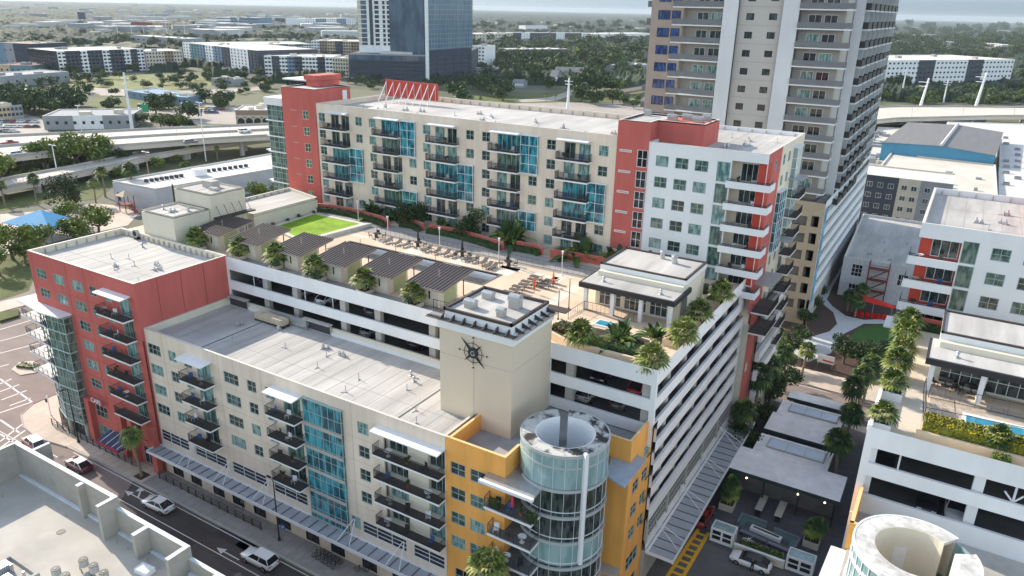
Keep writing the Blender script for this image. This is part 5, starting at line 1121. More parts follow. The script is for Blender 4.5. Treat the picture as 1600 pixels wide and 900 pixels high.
# ---- cars
M_TYRE = M_BLACK; M_RIM = mat('wheel_rim', (.35, .36, .37), .35, .05, 5, metal=.8); M_CGL = mat('car_glass', (.012, .014, .018), .05, 0, spec=.8); M_RLT = mat('tail_light', (.30, .01, .01), .3, 0); M_HLT = mat('head_light', (.7, .7, .7), .2, 0)
def paint(n, c): return mat('paint_'+n, c, .28, 0, spec=.5, coat=1)
PAINTS = dict(white=paint('white', (.78, .79, .80)), black=paint('black', (.015, .015, .02)), red=paint('red', (.32, .02, .02)), silver=paint('silver', (.42, .44, .46)), blue=paint('blue', (.03, .07, .2)), grey=paint('grey', (.12, .13, .14)), maroon=paint('maroon', (.10, .01, .03)))
CARC = {}
def car_meshes(kind, colr, roof=None):
    k = (kind, colr, roof)
    if k in CARC: return CARC[k]
    L, Wd, H_ = {'sedan': (4.7, 1.82, 1.42), 'suv': (4.7, 1.9, 1.68), 'pickup': (5.6, 1.95, 1.8)}[kind]
    hw = Wd/2; st = {'sedan': [(-.5, .42, .60), (-.485, .30, .86), (-.40, .22, .95), (-.15, .2, .95), (.18, .2, .93), (.34, .2, .87), (.46, .22, .74), (.495, .32, .60), (.5, .42, .55)],
         'suv': [(-.5, .5, .75), (-.49, .35, 1.02), (-.40, .28, 1.08), (-.1, .26, 1.06), (.2, .26, 1.04), (.33, .26, 1.0), (.46, .28, .9), (.495, .36, .75), (.5, .45, .65)],
         'pickup': [(-.5, .55, .95), (-.495, .45, 1.08), (-.4, .4, 1.1), (-.1, .38, 1.1), (.2, .38, 1.1), (.33, .38, 1.08), (.46, .38, 1.0), (.495, .45, .85), (.5, .5, .7)]}[kind]
    b = MB(); n = len(st)
    for fx, zb, zt in st:
        wv = hw*(1-.25*abs(fx*2)**6)
        b.v += [(fx*L, -wv*.9, zb), (fx*L, -wv, zb+(zt-zb)*.45), (fx*L, -wv*.97, zb+(zt-zb)*.85), (fx*L, -wv*.86, zt), (fx*L, 0, zt+.03), (fx*L, wv*.86, zt), (fx*L, wv*.97, zb+(zt-zb)*.85), (fx*L, wv, zb+(zt-zb)*.45), (fx*L, wv*.9, zb)]
    for i in range(n-1):
        for j in range(9):
            q = (j+1) % 9; b.f.append((i*9+j, i*9+q, (i+1)*9+q, (i+1)*9+j)); b.m.append(0)
    b.f.append(tuple(range(8, -1, -1))); b.m.append(0); b.f.append(tuple((n-1)*9+k for k in range(9))); b.m.append(0)
    body = b.mesh('body', PAINTS[colr], True)
    # greenhouse and roof
    gx = {'sedan': (-.43, -.24, .05, .27), 'suv': (-.485, -.40, .06, .22), 'pickup': (-.10, -.06, .12, .24)}[kind]; zb = {'sedan': .93, 'suv': 1.05, 'pickup': 1.1}[kind]
    a, c, d, e = [v*L for v in gx]; w0, w1 = hw*.86, hw*.68
    g = MB(); lo = [(a, -w0, zb), (e, -w0, zb-.02), (e, w0, zb-.02), (a, w0, zb)]; hi = [(c, -w1, H_-.03), (d, -w1, H_-.03), (d, w1, H_-.03), (c, w1, H_-.03)]
    g.v = lo+hi; g.f = [(0, 1, 5, 4), (1, 2, 6, 5), (2, 3, 7, 6), (3, 0, 4, 7), (4, 5, 6, 7)]; g.m = [0]*5; glassm = g.mesh('windows', M_CGL)
    r = MB(); r.prism([(c-.04, -w1*1.02), (d+.04, -w1*1.02), (d+.04, w1*1.02), (c-.04, w1*1.02)], H_-.05, H_)
    for p, q in (((a, -w0), (c, -w1)), ((a, w0), (c, w1)), ((e, -w0), (d, -w1)), ((e, w0), (d, w1)), (((a+e)/2, -w0), ((c+d)/2, -w1)), (((a+e)/2, w0), ((c+d)/2, w1))): r.bar((p[0], p[1]*1.005, zb), (q[0], q[1]*1.01, H_-.03), .07)
    roofm = r.mesh('roof', PAINTS[roof or colr])
    wr = {'sedan': .32, 'suv': .36, 'pickup': .39}[kind]; wm = MB(); wm.tube((0, -.11, 0), (0, .11, 0), wr, n=16); wheel = wm.mesh('wheel', M_TYRE); rm = MB(); rm.tube((0, -.12, 0), (0, .12, 0), wr*.62, n=12); rim = rm.mesh('rim', M_RIM)
    hl = MB(); hl.box(-.03, .05, -.2, .2, -.07, .07); 
    CARC[k] = (L, hw, wr, body, glassm, roofm, wheel, rim, hl.mesh('headlight', M_HLT), hl.mesh('tail_light', M_RLT)); return CARC[k]
def car(kind, colr, x, y, z, a, lab, grp=None, roof=None, s=1.0):
    L, hw, wr, body, gl, rf, wh, rim, hl, tl = car_meshes(kind, colr, roof)
    t = thing('parked_car' if 'park' in lab else 'car', lab, {'sedan': 'car', 'suv': 'car', 'pickup': 'pickup truck'}[kind], (x, y, z), a, grp); t.scale = (s, s, s)
    put('body', body, t); put('windows', gl, t); put('roof', rf, t)
    for fx in (-.31, .31):
        for sy_ in (-1, 1): w_ = put('wheel', wh, t, (fx*L, sy_*(hw-.1), wr)); put('rim', rim, w_)
    zl = .72 if kind == 'sedan' else .85
    for sy_ in (-1, 1): put('headlight', hl, t, (L*.485, sy_*hw*.62, zl-.08)); put('tail_light', tl, t, (-L*.495, sy_*hw*.62, zl))
    return t
PI = math.pi
def mid(p, q): a, c = P(*p), P(*q); return (a.x+c.x)/2, (a.y+c.y)/2
car('sedan', 'white', -77.9, 44.95, .01, PI+.05, 'white sedan driving in the shaded street lane, between two other white cars')
car('suv', 'white', -59.4, 44.9, .01, PI+.02, 'white crossover driving lowest in the street, nearest the bottom edge')
car('sedan', 'maroon', -94.6, 44.6, .01, PI-.02, 'dark maroon sedan with a pale roof and bonnet in the street', roof='white')
car('suv', 'red', -105.0, 44.2, .01, PI-.12, 'dark red car with a pale roof behind the parapet at the crossing', roof='white')
car('suv', 'white', -53.8, 71.0, 22.72, -.45, 'white hatchback parked on the upper garage floor above the cream roof'); car('sedan', 'red', -24.0, 67.2, 22.72, PI/2, 'bright red car parked behind the garage opening at the deck corner'); car('sedan', 'black', -28.4, 68.0, 22.72, -PI/2, 'black car parked in the garage opening right of the compass tower')
car('suv', 'grey', -66.0, 70.0, 19.92, .2, 'grey car parked in the lower garage opening above the cream roof'); car('sedan', 'silver', -72.9, 68.0, 22.72, PI/2, 'silver car parked in the upper garage opening, left part')
car('sedan', 'white', -11.6, 74.95, .02, PI-.03, 'white car with a black glass roof stopped by the courtyard wall', roof='black')
car('sedan', 'red', -18.9, 80.2, .02, PI/2, 'dark red car half hidden under the garage side awning')

for i, (x, y, z, k_, c_) in enumerate(((-79.8, 68.3, 22.72, 'suv', 'blue'), (-68.4, 67.6, 22.72, 'sedan', 'white'), (-60.2, 68.2, 22.72, 'suv', 'grey'), (-46.4, 68.0, 22.72, 'sedan', 'silver'), (-61.0, 67.8, 19.92, 'sedan', 'silver'), (-53.4, 68.2, 19.92, 'suv', 'black'), (-30.0, 67.8, 19.92, 'suv', 'silver'), (-26.2, 68.3, 19.92, 'sedan', 'grey'))):
    car(k_, c_, x, y, z, PI/2, f'{c_} {"SUV" if k_ == "suv" else "sedan"} parked nose in on the {"upper" if z > 21 else "lower"} garage floor, {["leftmost bay", "third bay", "middle bay", "bay by the compass tower", "middle bay", "right of the middle", "right of the compass tower", "behind the rotunda"][i]}')
# ---- foreground building (bottom left)
fg = thing('foreground_building', 'flat cream roof of the nearest building with tall grey stucco parapet, at the lower left', 'building', (-70, 20, 0))
M_GREYST = mat('grey_stucco', (.36, .34, .30), .95, .1, 1.0, var2=.1, scale2=.3); M_FGROOF = mat('cream_roof_membrane', (.46, .435, .385), .85, .08, .3, var2=.12, scale2=.2)
M_FGEDGE = mat('pale_roof_flashing', (.62, .66, .70), .7, .1, .8)
b = MB(); b.prism([(-83.2, -10), (-30, -10), (-30, 33.0), (-83.2, 33.0)], 0, 9.98); b.build('wall', M_GREYST, fg)
b = MB(); b.poly([(-83.2, -10, 10), (-30, -10, 10), (-30, 33.0, 10), (-83.2, 33.0, 10)]); b.build('roof', M_FGROOF, fg)
b = MB()
def fgw(b, x0, x1, y0, y1, z1): b.prism([(x0, y0), (x1, y0), (x1, y1), (x0, y1)], 10.002, z1, 0, 1)
fgw(b, -82.9, -64.7, 33.0, 33.45, 14.0); fgw(b, -65.15, -64.7, 31.4, 32.995, 14.0); fgw(b, -70.2, -69.7, 32.3, 32.995, 13.9); fgw(b, -64.69, -53.9, 33.0, 33.45, 12.8)
fgw(b, -83.2, -82.92, 28.5, 33.45, 14.0) if 0 else None
b.prism([(-83.25, 33.0), (-82.9, 33.0), (-82.9, 33.5), (-83.25, 33.5)], 10.002, 14, 0, 1)
b.prism([(-83.0, 10), (-82.6, 10), (-82.901, 32.99), (-83.25, 32.99)], 10.002, 14.0, 0, 1)
fgw(b, -80.2, -79.8, 33.451, 35.2, 14.0); fgw(b, -60.0, -59.5, 31.5, 32.995, 12.8); fgw(b, -54.4, -53.9, 31.1, 32.995, 12.8)
fgw(b, -53.89, -40, 33.0, 33.4, 11.6); fgw(b, -50.2, -49.8, 31.5, 32.995, 11.6)
b.build('parapet', [M_GREYST, M_FGEDGE], fg)
b = MB()
for x0, x1 in ((-82.8, -65.2), (-64.6, -60.1), (-59.4, -54.5), (-53.8, -40)): b.box(x0, x1, 32.7, 32.99, 10.003, 10.25)
b.build('flashing', M_FGEDGE, fg)
for k, (px_, py__) in enumerate(((30, 735), (43, 738), (90, 795), (103, 805), (182, 848), (200, 858), (231, 877), (249, 888), (4, 776))):
    p = P(px_, py__, 10); o = put('roof_vent', PIPE if k > 1 else VENT, None, (p.x, p.y, 10.003)); o.scale = (.6, .6, .45); tag(o, 'small pipe stub on the nearest cream roof', 'pipe', 'pipe stubs on the nearest cream roof')
p = P(95, 831, 10); b = MB(); b.tube((p.x, p.y, 10.002), (p.x, p.y, 10.03), .42, n=18); b.build('roof_drain', M_DARK, fg)
for k, (px_, py__) in enumerate(((87, 891), (130, 876), (146, 885), (162, 896), (102, 900))):
    p = P(px_, py__, 11.0); t = thing('condenser', 'round-fan condenser on a low frame, '+['leftmost of the cluster on the nearest roof', 'rearmost of the cluster on the nearest roof', 'middle of the cluster on the nearest roof', 'rightmost of the cluster on the nearest roof', 'lower left of the cluster on the nearest roof'][k], 'air conditioner', (p.x, p.y, 10.0), -.3, 'condensers on the nearest roof')
    b = MB(); b.tube((0, 0, .45), (0, 0, 1.15), .42, n=8); b.build('housing', mat('pale_condenser', (.42, .42, .40), .6, .15, 4), t, world=False)
    b = MB(); b.tube((0, 0, 1.151), (0, 0, 1.2), .4, n=14); b.build('fan_grille', M_DARK, t, world=False); b = MB(); b.tube((0, 0, 1.201), (0, 0, 1.23), .12, n=8); b.build('fan_hub', M_CONC, t, world=False)
    b = MB()
    for q in ((-.35, -.35), (.35, -.35), (-.35, .35), (.35, .35)): b.box(q[0]-.03, q[0]+.03, q[1]-.03, q[1]+.03, 0.005, .45)
    b.build('stand', M_DARK, t, world=False)
p = P(25, 893, 10); t = thing('roof_hatch', 'square open equipment well with small units at the corner of the nearest roof', 'roof well', (p.x, p.y-1.5, 10)); b = MB()
for q in ((-2.4, 2.4, -2.4, -2.1), (-2.4, 2.4, 2.1, 2.4), (-2.4, -2.1, -2.1, 2.1), (2.1, 2.4, -2.1, 2.1)): b.box(*q, 0.003, .35)
b.build('kerb', M_CONC, t, world=False); b = MB(); b.box(-1.6, -.6, .2, 1.5, .01, .7); b.box(.2, 1.2, -.4, .8, .01, .5); b.tube((-.2, 1.3, 0), (-.2, 1.3, .9), .15, n=8); b.tube((1.5, 1.5, 0), (1.5, 1.5, .7), .12, n=8); b.build('units', M_ALU, t, world=False)
p = P(233, 890, 10); b = MB(); b.obox(p.x, p.y-.4, 10.003, 1.6, 1.0, .5, .1); b.build('roof_cricket', M_WHITE, fg)

# ================================================================== RIGHT BUILDING (mirrored twin)
rg_ = thing('parking_garage', 'white banded garage with roof terrace at the right edge, twin of the large one', 'parking garage', (8, 80, 0))
w = Wall(rg_, M_BAND, -2.3, 63.8, 0, 24, 18.5, 27.2, reveal=.3); w.hole(.6, 23.75, 23, 1.55); w.hole(.6, 20.6, 23, 1.9); w.finish()
b = MB(); b.box(-2.3, 22, 63.85, 64.1, 0, 18.4); b.box(-2.3, -2.0, 64.1, 98, 0, 27.2); b.build('wall', M_BAND, rg_)
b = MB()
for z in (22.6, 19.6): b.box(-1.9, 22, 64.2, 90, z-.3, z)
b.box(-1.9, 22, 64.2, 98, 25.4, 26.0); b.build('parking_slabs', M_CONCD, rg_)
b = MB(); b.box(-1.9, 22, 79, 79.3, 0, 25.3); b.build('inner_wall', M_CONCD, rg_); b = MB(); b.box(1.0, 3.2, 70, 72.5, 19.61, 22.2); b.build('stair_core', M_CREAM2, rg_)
for x in (-1.6, 6.5, 14.5): b = MB(); b.box(x-.4, x+.4, 64.25, 64.9, 19.6, 25.39); b.build('column', M_WHITE, rg_)
b = MB()
for x in (.6,): b.tube((x, 64.2, 22.62), (x, 64.2, 25.3), .08, n=6)
b.tube((9.0, 64.3, 22.62), (9.0, 64.3, 25.2), .1, n=6); b.tube((9.0, 64.3, 23.6), (8.3, 64.3, 24.4), .08, n=6); b.tube((9.0, 64.3, 23.6), (9.6, 64.3, 24.4), .08, n=6); b.build('pipes', M_TRIM, rg_)
car('suv', 'black', 3.4, 66.8, 19.62, -PI/2, 'black car parked nose out in the lower opening of the right garage', s=.95); car('suv', 'silver', 5.6, 66.6, 19.62, -PI/2, 'silver car parked nose out in the lower opening of the right garage', s=.95); car('pickup', 'black', -.6, 67.0, 22.62, -PI/2, 'black truck parked in the upper opening of the right garage', s=.9)
b = MB(); b.box(-2.0, 22, 64.1, 95.69, 26.02, 26.2); dk = b.build('roof_terrace', M_TAN, rg_)
b = MB(); b.box(-1.0, 1.6, 64.3, 95, 26.202, 26.208); b.build('terrace_walk', mat('striped_boards', (.62, .54, .43), .85, .08, 1.2, stretch=(1, 6, 1)), dk)
b = MB(); b.box(2.0, 20, 71.0, 76, 26.203, 26.21); b.build('crazy_paving', mat('crazy_paving_stone', (.46, .38, .30), .9, .3, 2.5), dk)
def twinyellow():
    t = thing('apartment_block', 'ochre and white rotunda block at the lower right corner', 'apartment building', (4, 57, 0))
    b = MB(); b.box(-1.9, 20, 58.0, 63.7, 0, 18.7); b.build('wall', M_YEL, t)
    b = MB(); b.poly([(-1.7, 52, 18.75), (20, 52, 18.75), (20, 63.75, 18.75), (-1.7, 63.75, 18.75)]); b.build('roof', mat('worn_grey_roof', (.42, .40, .37), .9, .15, .5, var2=.15), t)
    b = MB(); pwall(b, (-1.9, 64.7), (-1.9, 57.9), 18.76, 21.3, .3, 0, 1); pwall(b, (-1.9, 57.88), (.2, 57.88), 18.76, 21.3, .3, 0, 1); b.build('parapet', [M_YEL, bpy.data.materials['pale_ochre_coping']], t)
    c = RC2; q = 4.2
    b = MB(); ring(b, q-.15, q, 8, 22.7, 0, 360, c=c); rr = b.build('rotunda', G_FROST, t)
    g0, g1 = 28, 52
    b = MB(); ring(b, q-1.35, q+.05, 22.75, 23.0, g1, g0+360, c=c); b.build('rim', M_ST2, rr)
    b = MB(); ring(b, q-1.4, q-1.33, 19, 22.99, g1, g0+360, c=c); ring(b, q-.3, q-.16, 19.5, 22.74, g1, g0+360, c=c); b.build('inner_wall', M_CREAM2, rr)
    b = MB(); ring(b, .01, q-1.4, 19.0, 19.05, 0, 360, c=c); b.build('court_floor', M_ROOF2, rr)
    b = MB(); ring(b, q-.02, q+.12, 22.6, 23.03, g1, g0+360, c=c); ring(b, q-.02, q+.1, 21.5, 21.7, 90, 330, c=c)
    for z in (19.0, 16.1, 13.3): ring(b, q-.02, q+.2, z, z+.4, 90, 330, c=c)
    for k in range(22):
        a_ = R(100+10*k); b.bar((c.x+(q+.03)*math.cos(a_), c.y+(q+.03)*math.sin(a_), 10), (c.x+(q+.03)*math.cos(a_), c.y+(q+.03)*math.sin(a_), 22.6), .06)
    b.build('mullions', M_TRIM, rr)
    a_ = R(110); b = MB(); b.obox(c.x+(q-1.43)*math.cos(a_), c.y+(q-1.43)*math.sin(a_), 19.06, .05, .95, 2.1, a_); b.build('door', M_TRIM, rr)
    b = MB(); b.prism([(-3.2, 51.2), (-1.2, 51.0), (-.6, 57.8), (-2.9, 57.8)], 18.4, 18.6); b.build('canopy', M_TRIM, t)
RC2 = Vector((2.9, 54.35, 0))
M_ST2 = mat('weathered_pale_ring', (.55, .54, .51), .9, .25, 1.2, var2=.2, scale2=.6)
twinyellow()
clubhouse(.9, 15, 75.5, 81.2, 86.5, True, 'on the right-hand terrace, cut by the right edge')
cl = hedge('hedge', [(1.7, 66.9), (12, 66.9)], 26.2, 27.9, 2.0, [L_YEL, leafmat('yellow_leaf', (.42, .34, .02)), L_MD], 'long bright yellow-green hedge on the right terrace', n=420, size=.11, seed=31)
t = thing('planter_wall', 'tan planter wall in front of the yellow hedge', 'planter', (5, 65.7, 26.2)); b = MB(); b.box(1.3, 14, 65.5, 65.8, 26.21, 27.1); b.build('planter_wall', M_TANW, t)
hedge('hedge', [(6.9, 64.9), (8.2, 64.9)], 26.2, 27.1, .9, [L_MD, L_YEL], 'small shrub at the foot of the tan planter wall', n=80, seed=32)
t = thing('swimming_pool', 'small blue pool behind the yellow hedge at the right edge', 'swimming pool', (7, 71.8, 26.2)); b = MB(); b.box(4.7, 10, 70.9, 73.2, 26.212, 26.26); b.build('rim', M_WHITE, t); b = MB(); b.box(5.0, 9.8, 71.1, 72.7, 26.261, 26.28); b.build('water', M_WATER, t)
t = thing('terrace_fence', 'black metal fence between the small pool and the pavilion at right', 'fence', (6, 70, 26.2)); railing([(1.3, 76.0), (1.7, 69.4)], 26.2, 1.4, pitch=1.2, parent=t); railing([(1.7, 69.4), (12, 70.3)], 26.2, 1.4, pitch=1.2, parent=t); railing([(1.8, 74.6), (12, 74.9)], 26.2, 1.4, pitch=1.2, parent=t, name='rear_railing')
for x, y, lab in ((3.0, 78.2, 'left under the right pavilion roof'), (5.2, 77.8, 'right under the right pavilion roof')): patio_set(x, y, 26.22, lab, False, 1.1)
for x, y, s, lab in ((-1.5, 65.9, 1.0, 'palm at the left corner of the right terrace'), (-1.2, 72.7, 1.1, 'second palm along the left edge of the right terrace'), (-1.3, 77.5, 1.15, 'third palm along the left edge of the right terrace'), (-1.4, 81.5, 1.15, 'fourth palm along the left edge of the right terrace'), (-1.5, 86.0, 1.2, 'fifth palm along the left edge of the right terrace'), (-1.2, 90.0, 1.25, 'farthest palm along the left edge of the right terrace')):
    plant(random.choice(PALM_S), (x, y, 26.8), 'yellowish '+lab, 'palm tree', 'palms along the left edge of the right terrace', s=s)
    t = thing('planter_box', 'white planter box holding the '+lab, 'planter', (x, y, 26.2)); b = MB()
    for a in ((-.9, .9, -.9, -.75), (-.9, .9, .75, .9), (.75, .9, -.75, .75)): b.box(*a, .012, .85)
    b.build('planter_wall', M_WHITE, t, world=False); b = MB(); b.box(-.9, .75, -.75, .75, .012, .7); b.build('soil', M_SOIL, t, world=False)
plant(PALM_S[1], (7.3, 66.8, 26.9), 'palm rising out of the yellow hedge at right', 'palm tree', None, s=.95)
rw = thing('apartment_building', 'white apartment wing with solid white balconies and red walls at the right edge', 'apartment building', (8, 104, 26.2))
w = Wall(rw, M_WHITE, 2.0, 95.7, 0, 22, DZ, 37.9)
for k in range(4):
    z = 34.75-2.85*k
    for u in (2.95, 6.05, 9.2): w.win(u, z, 1.85, 1.45, 2, 2, random.choice([G_GREEN, G_DARK]))
    w.win(.1, 33.9-2.85*k, 1.6, 2.6, 1, 1, G_GREEN, M_FRAME)
w.finish()
w = Wall(rw, M_WHITE, -2.4, 95.7, 0, 4.4, 36.2, 37.9); w.finish()
w = Wall(rw, mat('bright_red_stucco', (.50, .07, .045), .9, .05), -2.2, 97.4, 0, 4.2, DZ, 36.3, name='loggia_wall')
for k in range(4): w.win(1.25, 33.75-2.85*k, 2.8, 2.3, 3, 1, G_DARK, M_TRIM, name='patio_door')
w.finish()
for k in range(4):
    z = 33.4-2.85*k; b = MB(); b.box(-3.0, 2.0, 94.4, 97.4, z-.15, z); b.box(-3.0, 2.0, 94.3, 94.42, z-.15, z+.8); b.box(-3.1, -2.98, 94.3, 97.0, z-.15, z+.25); s = b.build('balcony', M_WHITE, rw)
    railing([(-2.9, 94.6), (1.9, 94.6)], z+.75, .3, parent=s); railing([(-2.95, 94.5), (-2.95, 97)], z+.25, .9, parent=s, name='side_railing')
solid(rw, [(-2.1, 98.9), (24, 98.9), (24, 118), (-2.1, 118)], .02, 36.9, M_WHITE, 'core')
flatroof(rw, [(-2.4, 95.7), (24, 95.7), (24, 118), (-2.4, 118)], 37.1, 37.9, wallm=M_WHITE, stubs=((2, 0, 2.0),))
b = MB(); b.box(10.0, 16, 97.5, 116, 37.12, 39.6); b.build('roof_block', M_RED, rw)
clutter(37.1, [('t', 6.0, 104), ('t', 3.0, 103), ('t', 6.3, 109.5), ('p', 9.0, 108), ('p', 8.6, 103.5), ('p', 4.3, 100)], 'right white wing roof')
t = thing('garden_wall', 'red garden wall below the right white wing', 'garden wall', (0, 93, 26.2)); b = MB(); b.box(-2.0, 2.0, 93.2, 93.5, 26.21, 27.4); b.build('wall', M_GW, t)
hedge('hedge', [(-1.8, 92.6), (1.9, 92.6)], 26.2, 27.0, .9, [L_DK, L_DK, L_MD], 'dark hedge below the right white wing', seed=33)
for i, x in enumerate((3.6, 5.6, 7.8)): plant(BANANA[i % 2], (x, 92.5, 26.2), ['left', 'middle', 'right'][i]+' of three banana clumps behind the right pavilion', 'plant', 'banana clumps behind the right pavilion', s=.75)
b = MB(); b.prism([(-4.2, 98.0), (-2.4, 98.0), (-2.4, 102), (-4.2, 102)], 23.6, 23.8); b.build('canopy', M_TRIM, rw)
# ================================================================== THE ALLEY, COURTYARD AND POCKET PARK
sheet('driveway', [(-24, 46.9), (-2, 46.9), (-2, 76.0), (-21.2, 78), (-24, 78)], .012, M_ASPH2 if 0 else mat('grey_driveway', (.13, .125, .125), .9, .15, .7, var2=.2, scale2=.15))
sheet('courtyard', [(-21.2, 76.0), (-2.3, 76.0), (-2.3, 118), (-21.2, 118)], .02, mat('dark_grey_pavers', (.10, .10, .115), .85, .2, 1.5, var2=.15, scale2=.2))
M_YP = mat('yellow_road_paint', (.80, .44, .03), .8, .15, 3)
b = MB(); L_ = (Vector((-19.4, 60.5)), Vector((-18.75, 78.0))); R_ = (Vector((-17.75, 60.5)), Vector((-17.45, 78.0)))
for p, q in (L_, R_): line(b, p, q, .42, .03)
for i in range(15):
    t_ = i/15+.02; line(b, L_[0].lerp(L_[1], t_), R_[0].lerp(R_[1], t_), .42, .028)
o = structure(b.build('road_marking_yellow' if 0 else 'road_marking', M_YP))
# courtyard wall and planting strip
t = thing('courtyard_wall', 'low cream courtyard wall behind the white car', 'wall', (-11, 76.2, 0)); b = MB(); b.box(-14.0, -8.2, 76.3, 76.6, .03, 1.0); b.build('wall', M_CREAM2, t); b = MB(); b.box(-14.0, -8.2, 76.25, 76.65, 1.001, 1.06); b.build('coping', M_TRIM, t)
hedge('hedge', [(-13.6, 77.3), (-8.6, 77.3)], .03, .9, 1.2, [L_MD, L_DK, L_LT], 'grassy planting strip behind the courtyard wall', n=180, seed=41)
hedge('flower_row', [(-13.6, 78.2), (-8.6, 78.1)], .03, .7, .4, [mat('white_flower', (.6, .6, .5), .8, .1), L_MD], 'row of white flowers along the courtyard planting strip', 'flowers', n=60, size=.09, seed=42)
def glazed_box(x, y, lx, ly, h, lab):
    t = thing('skylight_box', lab, 'skylight', (x, y, .03)); b = MB(); b.box(-lx/2, lx/2, -ly/2, ly/2, 0, .25); b.box(-lx/2, lx/2, -ly/2, -ly/2+.15, .251, h); b.box(-lx/2, lx/2, ly/2-.15, ly/2, .251, h); b.box(-lx/2, -lx/2+.15, -ly/2+.151, ly/2-.151, .251, h); b.box(lx/2-.15, lx/2, -ly/2+.151, ly/2-.151, .251, h); b.build('frame', M_WHITE, t, world=False)
    b = MB(); b.box(-lx/2+.2, lx/2-.2, -ly/2+.2, ly/2-.2, h-.15, h-.08); b.build('glazing', G_FROST, t, world=False)
    b = MB()
    for k in range(2):
        for z in (.45, 1.15): x0 = -lx/2+.25+k*(lx-.3)/2; b.box(x0, x0+(lx-.5)/2-.15, -ly/2-.02, -ly/2-.003, z, z+.5)
    b.build('side_window', G_NIGHT, t, world=False)
glazed_box(-15.6, 77.6, 2.8, 1.8, 1.9, 'white framed glass enclosure at the left end of the courtyard wall'); glazed_box(-6.6, 77.4, 3.0, 1.8, 1.9, 'white framed glass enclosure at the right end of the courtyard wall')
# courtyard sofas, fire table, benches
M_TEALC = mat('teal_cushion', (.09, .16, .165), .8, .15, 2); M_GRYB = mat('grey_blue_bench', (.16, .19, .22), .7, .1, 2)
def sofa(x, y, a, mir, lab):
    t = thing('corner_sofa', lab, 'sofa', (x, y, .03), a); s_ = -1 if mir else 1; b = MB()
    b.box(-1.6, 1.6, -.45, .45, 0, .38); b.box(min(s_*1.6, s_*.7), max(s_*1.6, s_*.7), -1.8, -.451, 0, .38); b.build('base', M_GRYB, t, world=False)
    b = MB(); b.box(-1.5, 1.5, -.4, .2, .381, .52); b.box(min(s_*1.3, s_*.75), max(s_*1.3, s_*.75), -1.75, -.401, .381, .52); b.build('cushions', M_TEALC, t, world=False)
    b = MB(); b.box(-1.6, 1.6, .25, .45, .381, .85); b.box(min(s_*1.6, s_*1.35), max(s_*1.6, s_*1.35), -1.8, .249, .381, .85); b.build('backrest', M_GRYB, t, world=False)
sofa(-13.3, 82.6, .0, True, 'left teal corner sofa round the courtyard fire table'); sofa(-9.1, 81.8, -.08, False, 'right teal corner sofa round the courtyard fire table')
t = thing('fire_table', 'long white fire table between the two teal sofas', 'table', (-11.4, 81.3, .03), -.12); b = MB(); b.box(-1.9, 1.9, -.4, .4, 0, .5); b.build('base', M_WHITE, t, world=False); b = MB(); b.box(-1.6, 1.6, -.15, .15, .501, .56); b.build('burner_tray', M_BROWN, t, world=False)
for x, y, l, lab in ((-12.6, 79.9, 3.2, 'left'), (-9.3, 79.5, 3.0, 'right')):
    t = thing('bench', f'long {lab} slatted bench in front of the fire table', 'bench', (x, y, .03), -.1); b = MB(); b.box(-l/2, l/2, -.28, .28, .38, .48); b.build('seat', M_GRYB, t, world=False)
    b = MB(); b.box(-l/2+.1, -l/2+.2, -.25, .25, 0, .38); b.box(l/2-.2, l/2-.1, -.25, .25, 0, .38); b.build('legs', M_DARK, t, world=False)
for x, lab in ((-13.2, 'left'), (-10.8, 'right')):
    t = thing('long_table', f'{lab} long grey communal table reaching out from under the near kiosk roof', 'table', (x, 86.2, .03)); b = MB(); b.box(-.45, .45, -1.8, 1.8, .98, 1.05); b.build('tabletop', M_CONC, t, world=False); b = MB(); b.box(-.3, .3, -1.6, -1.4, 0, .98); b.box(-.3, .3, 1.4, 1.6, 0, .98); b.build('base', M_DARK, t, world=False)
t = thing('star_ornament', 'white spiky star ornament on the courtyard floor', 'ornament', (-12.9, 79.0, .03)); b = MB()
for k in range(7): a = k*.9; b.tube((0, 0, .3), (.7*math.cos(a), .7*math.sin(a), .3+.25*math.sin(a*2)), .07, .01, 5)
b.build('star', M_WHITE, t, world=False)
for x, y, lab in ((-17.0, 84.2, 'left side of the courtyard'), (-6.3, 82.6, 'right side of the courtyard')):
    t = thing('planter_box', 'square cream planter box on the '+lab, 'planter', (x, y, .03)); b = MB(); b.prism([(-.9, -.9), (.9, -.9), (.9, .9), (-.9, .9)], 0, .9); b.build('planter_wall', M_CREAM2, t, world=False); b = MB(); b.box(-.8, .8, -.8, .8, .901, .93); b.build('soil', M_SOIL, t, world=False)
    for k in range(2): plant(PALM_D[k] if 0 else palm_proto(1.6+.8*k, 1.35, 30, 61+k, [L_PALMD, L_PALMD, L_PALM], droop=.8), (x+.3*k, y+.2*k, .93), ('taller' if k else 'shorter')+' dark palm in the cream planter box, '+lab, 'palm tree', None, s=1.0)
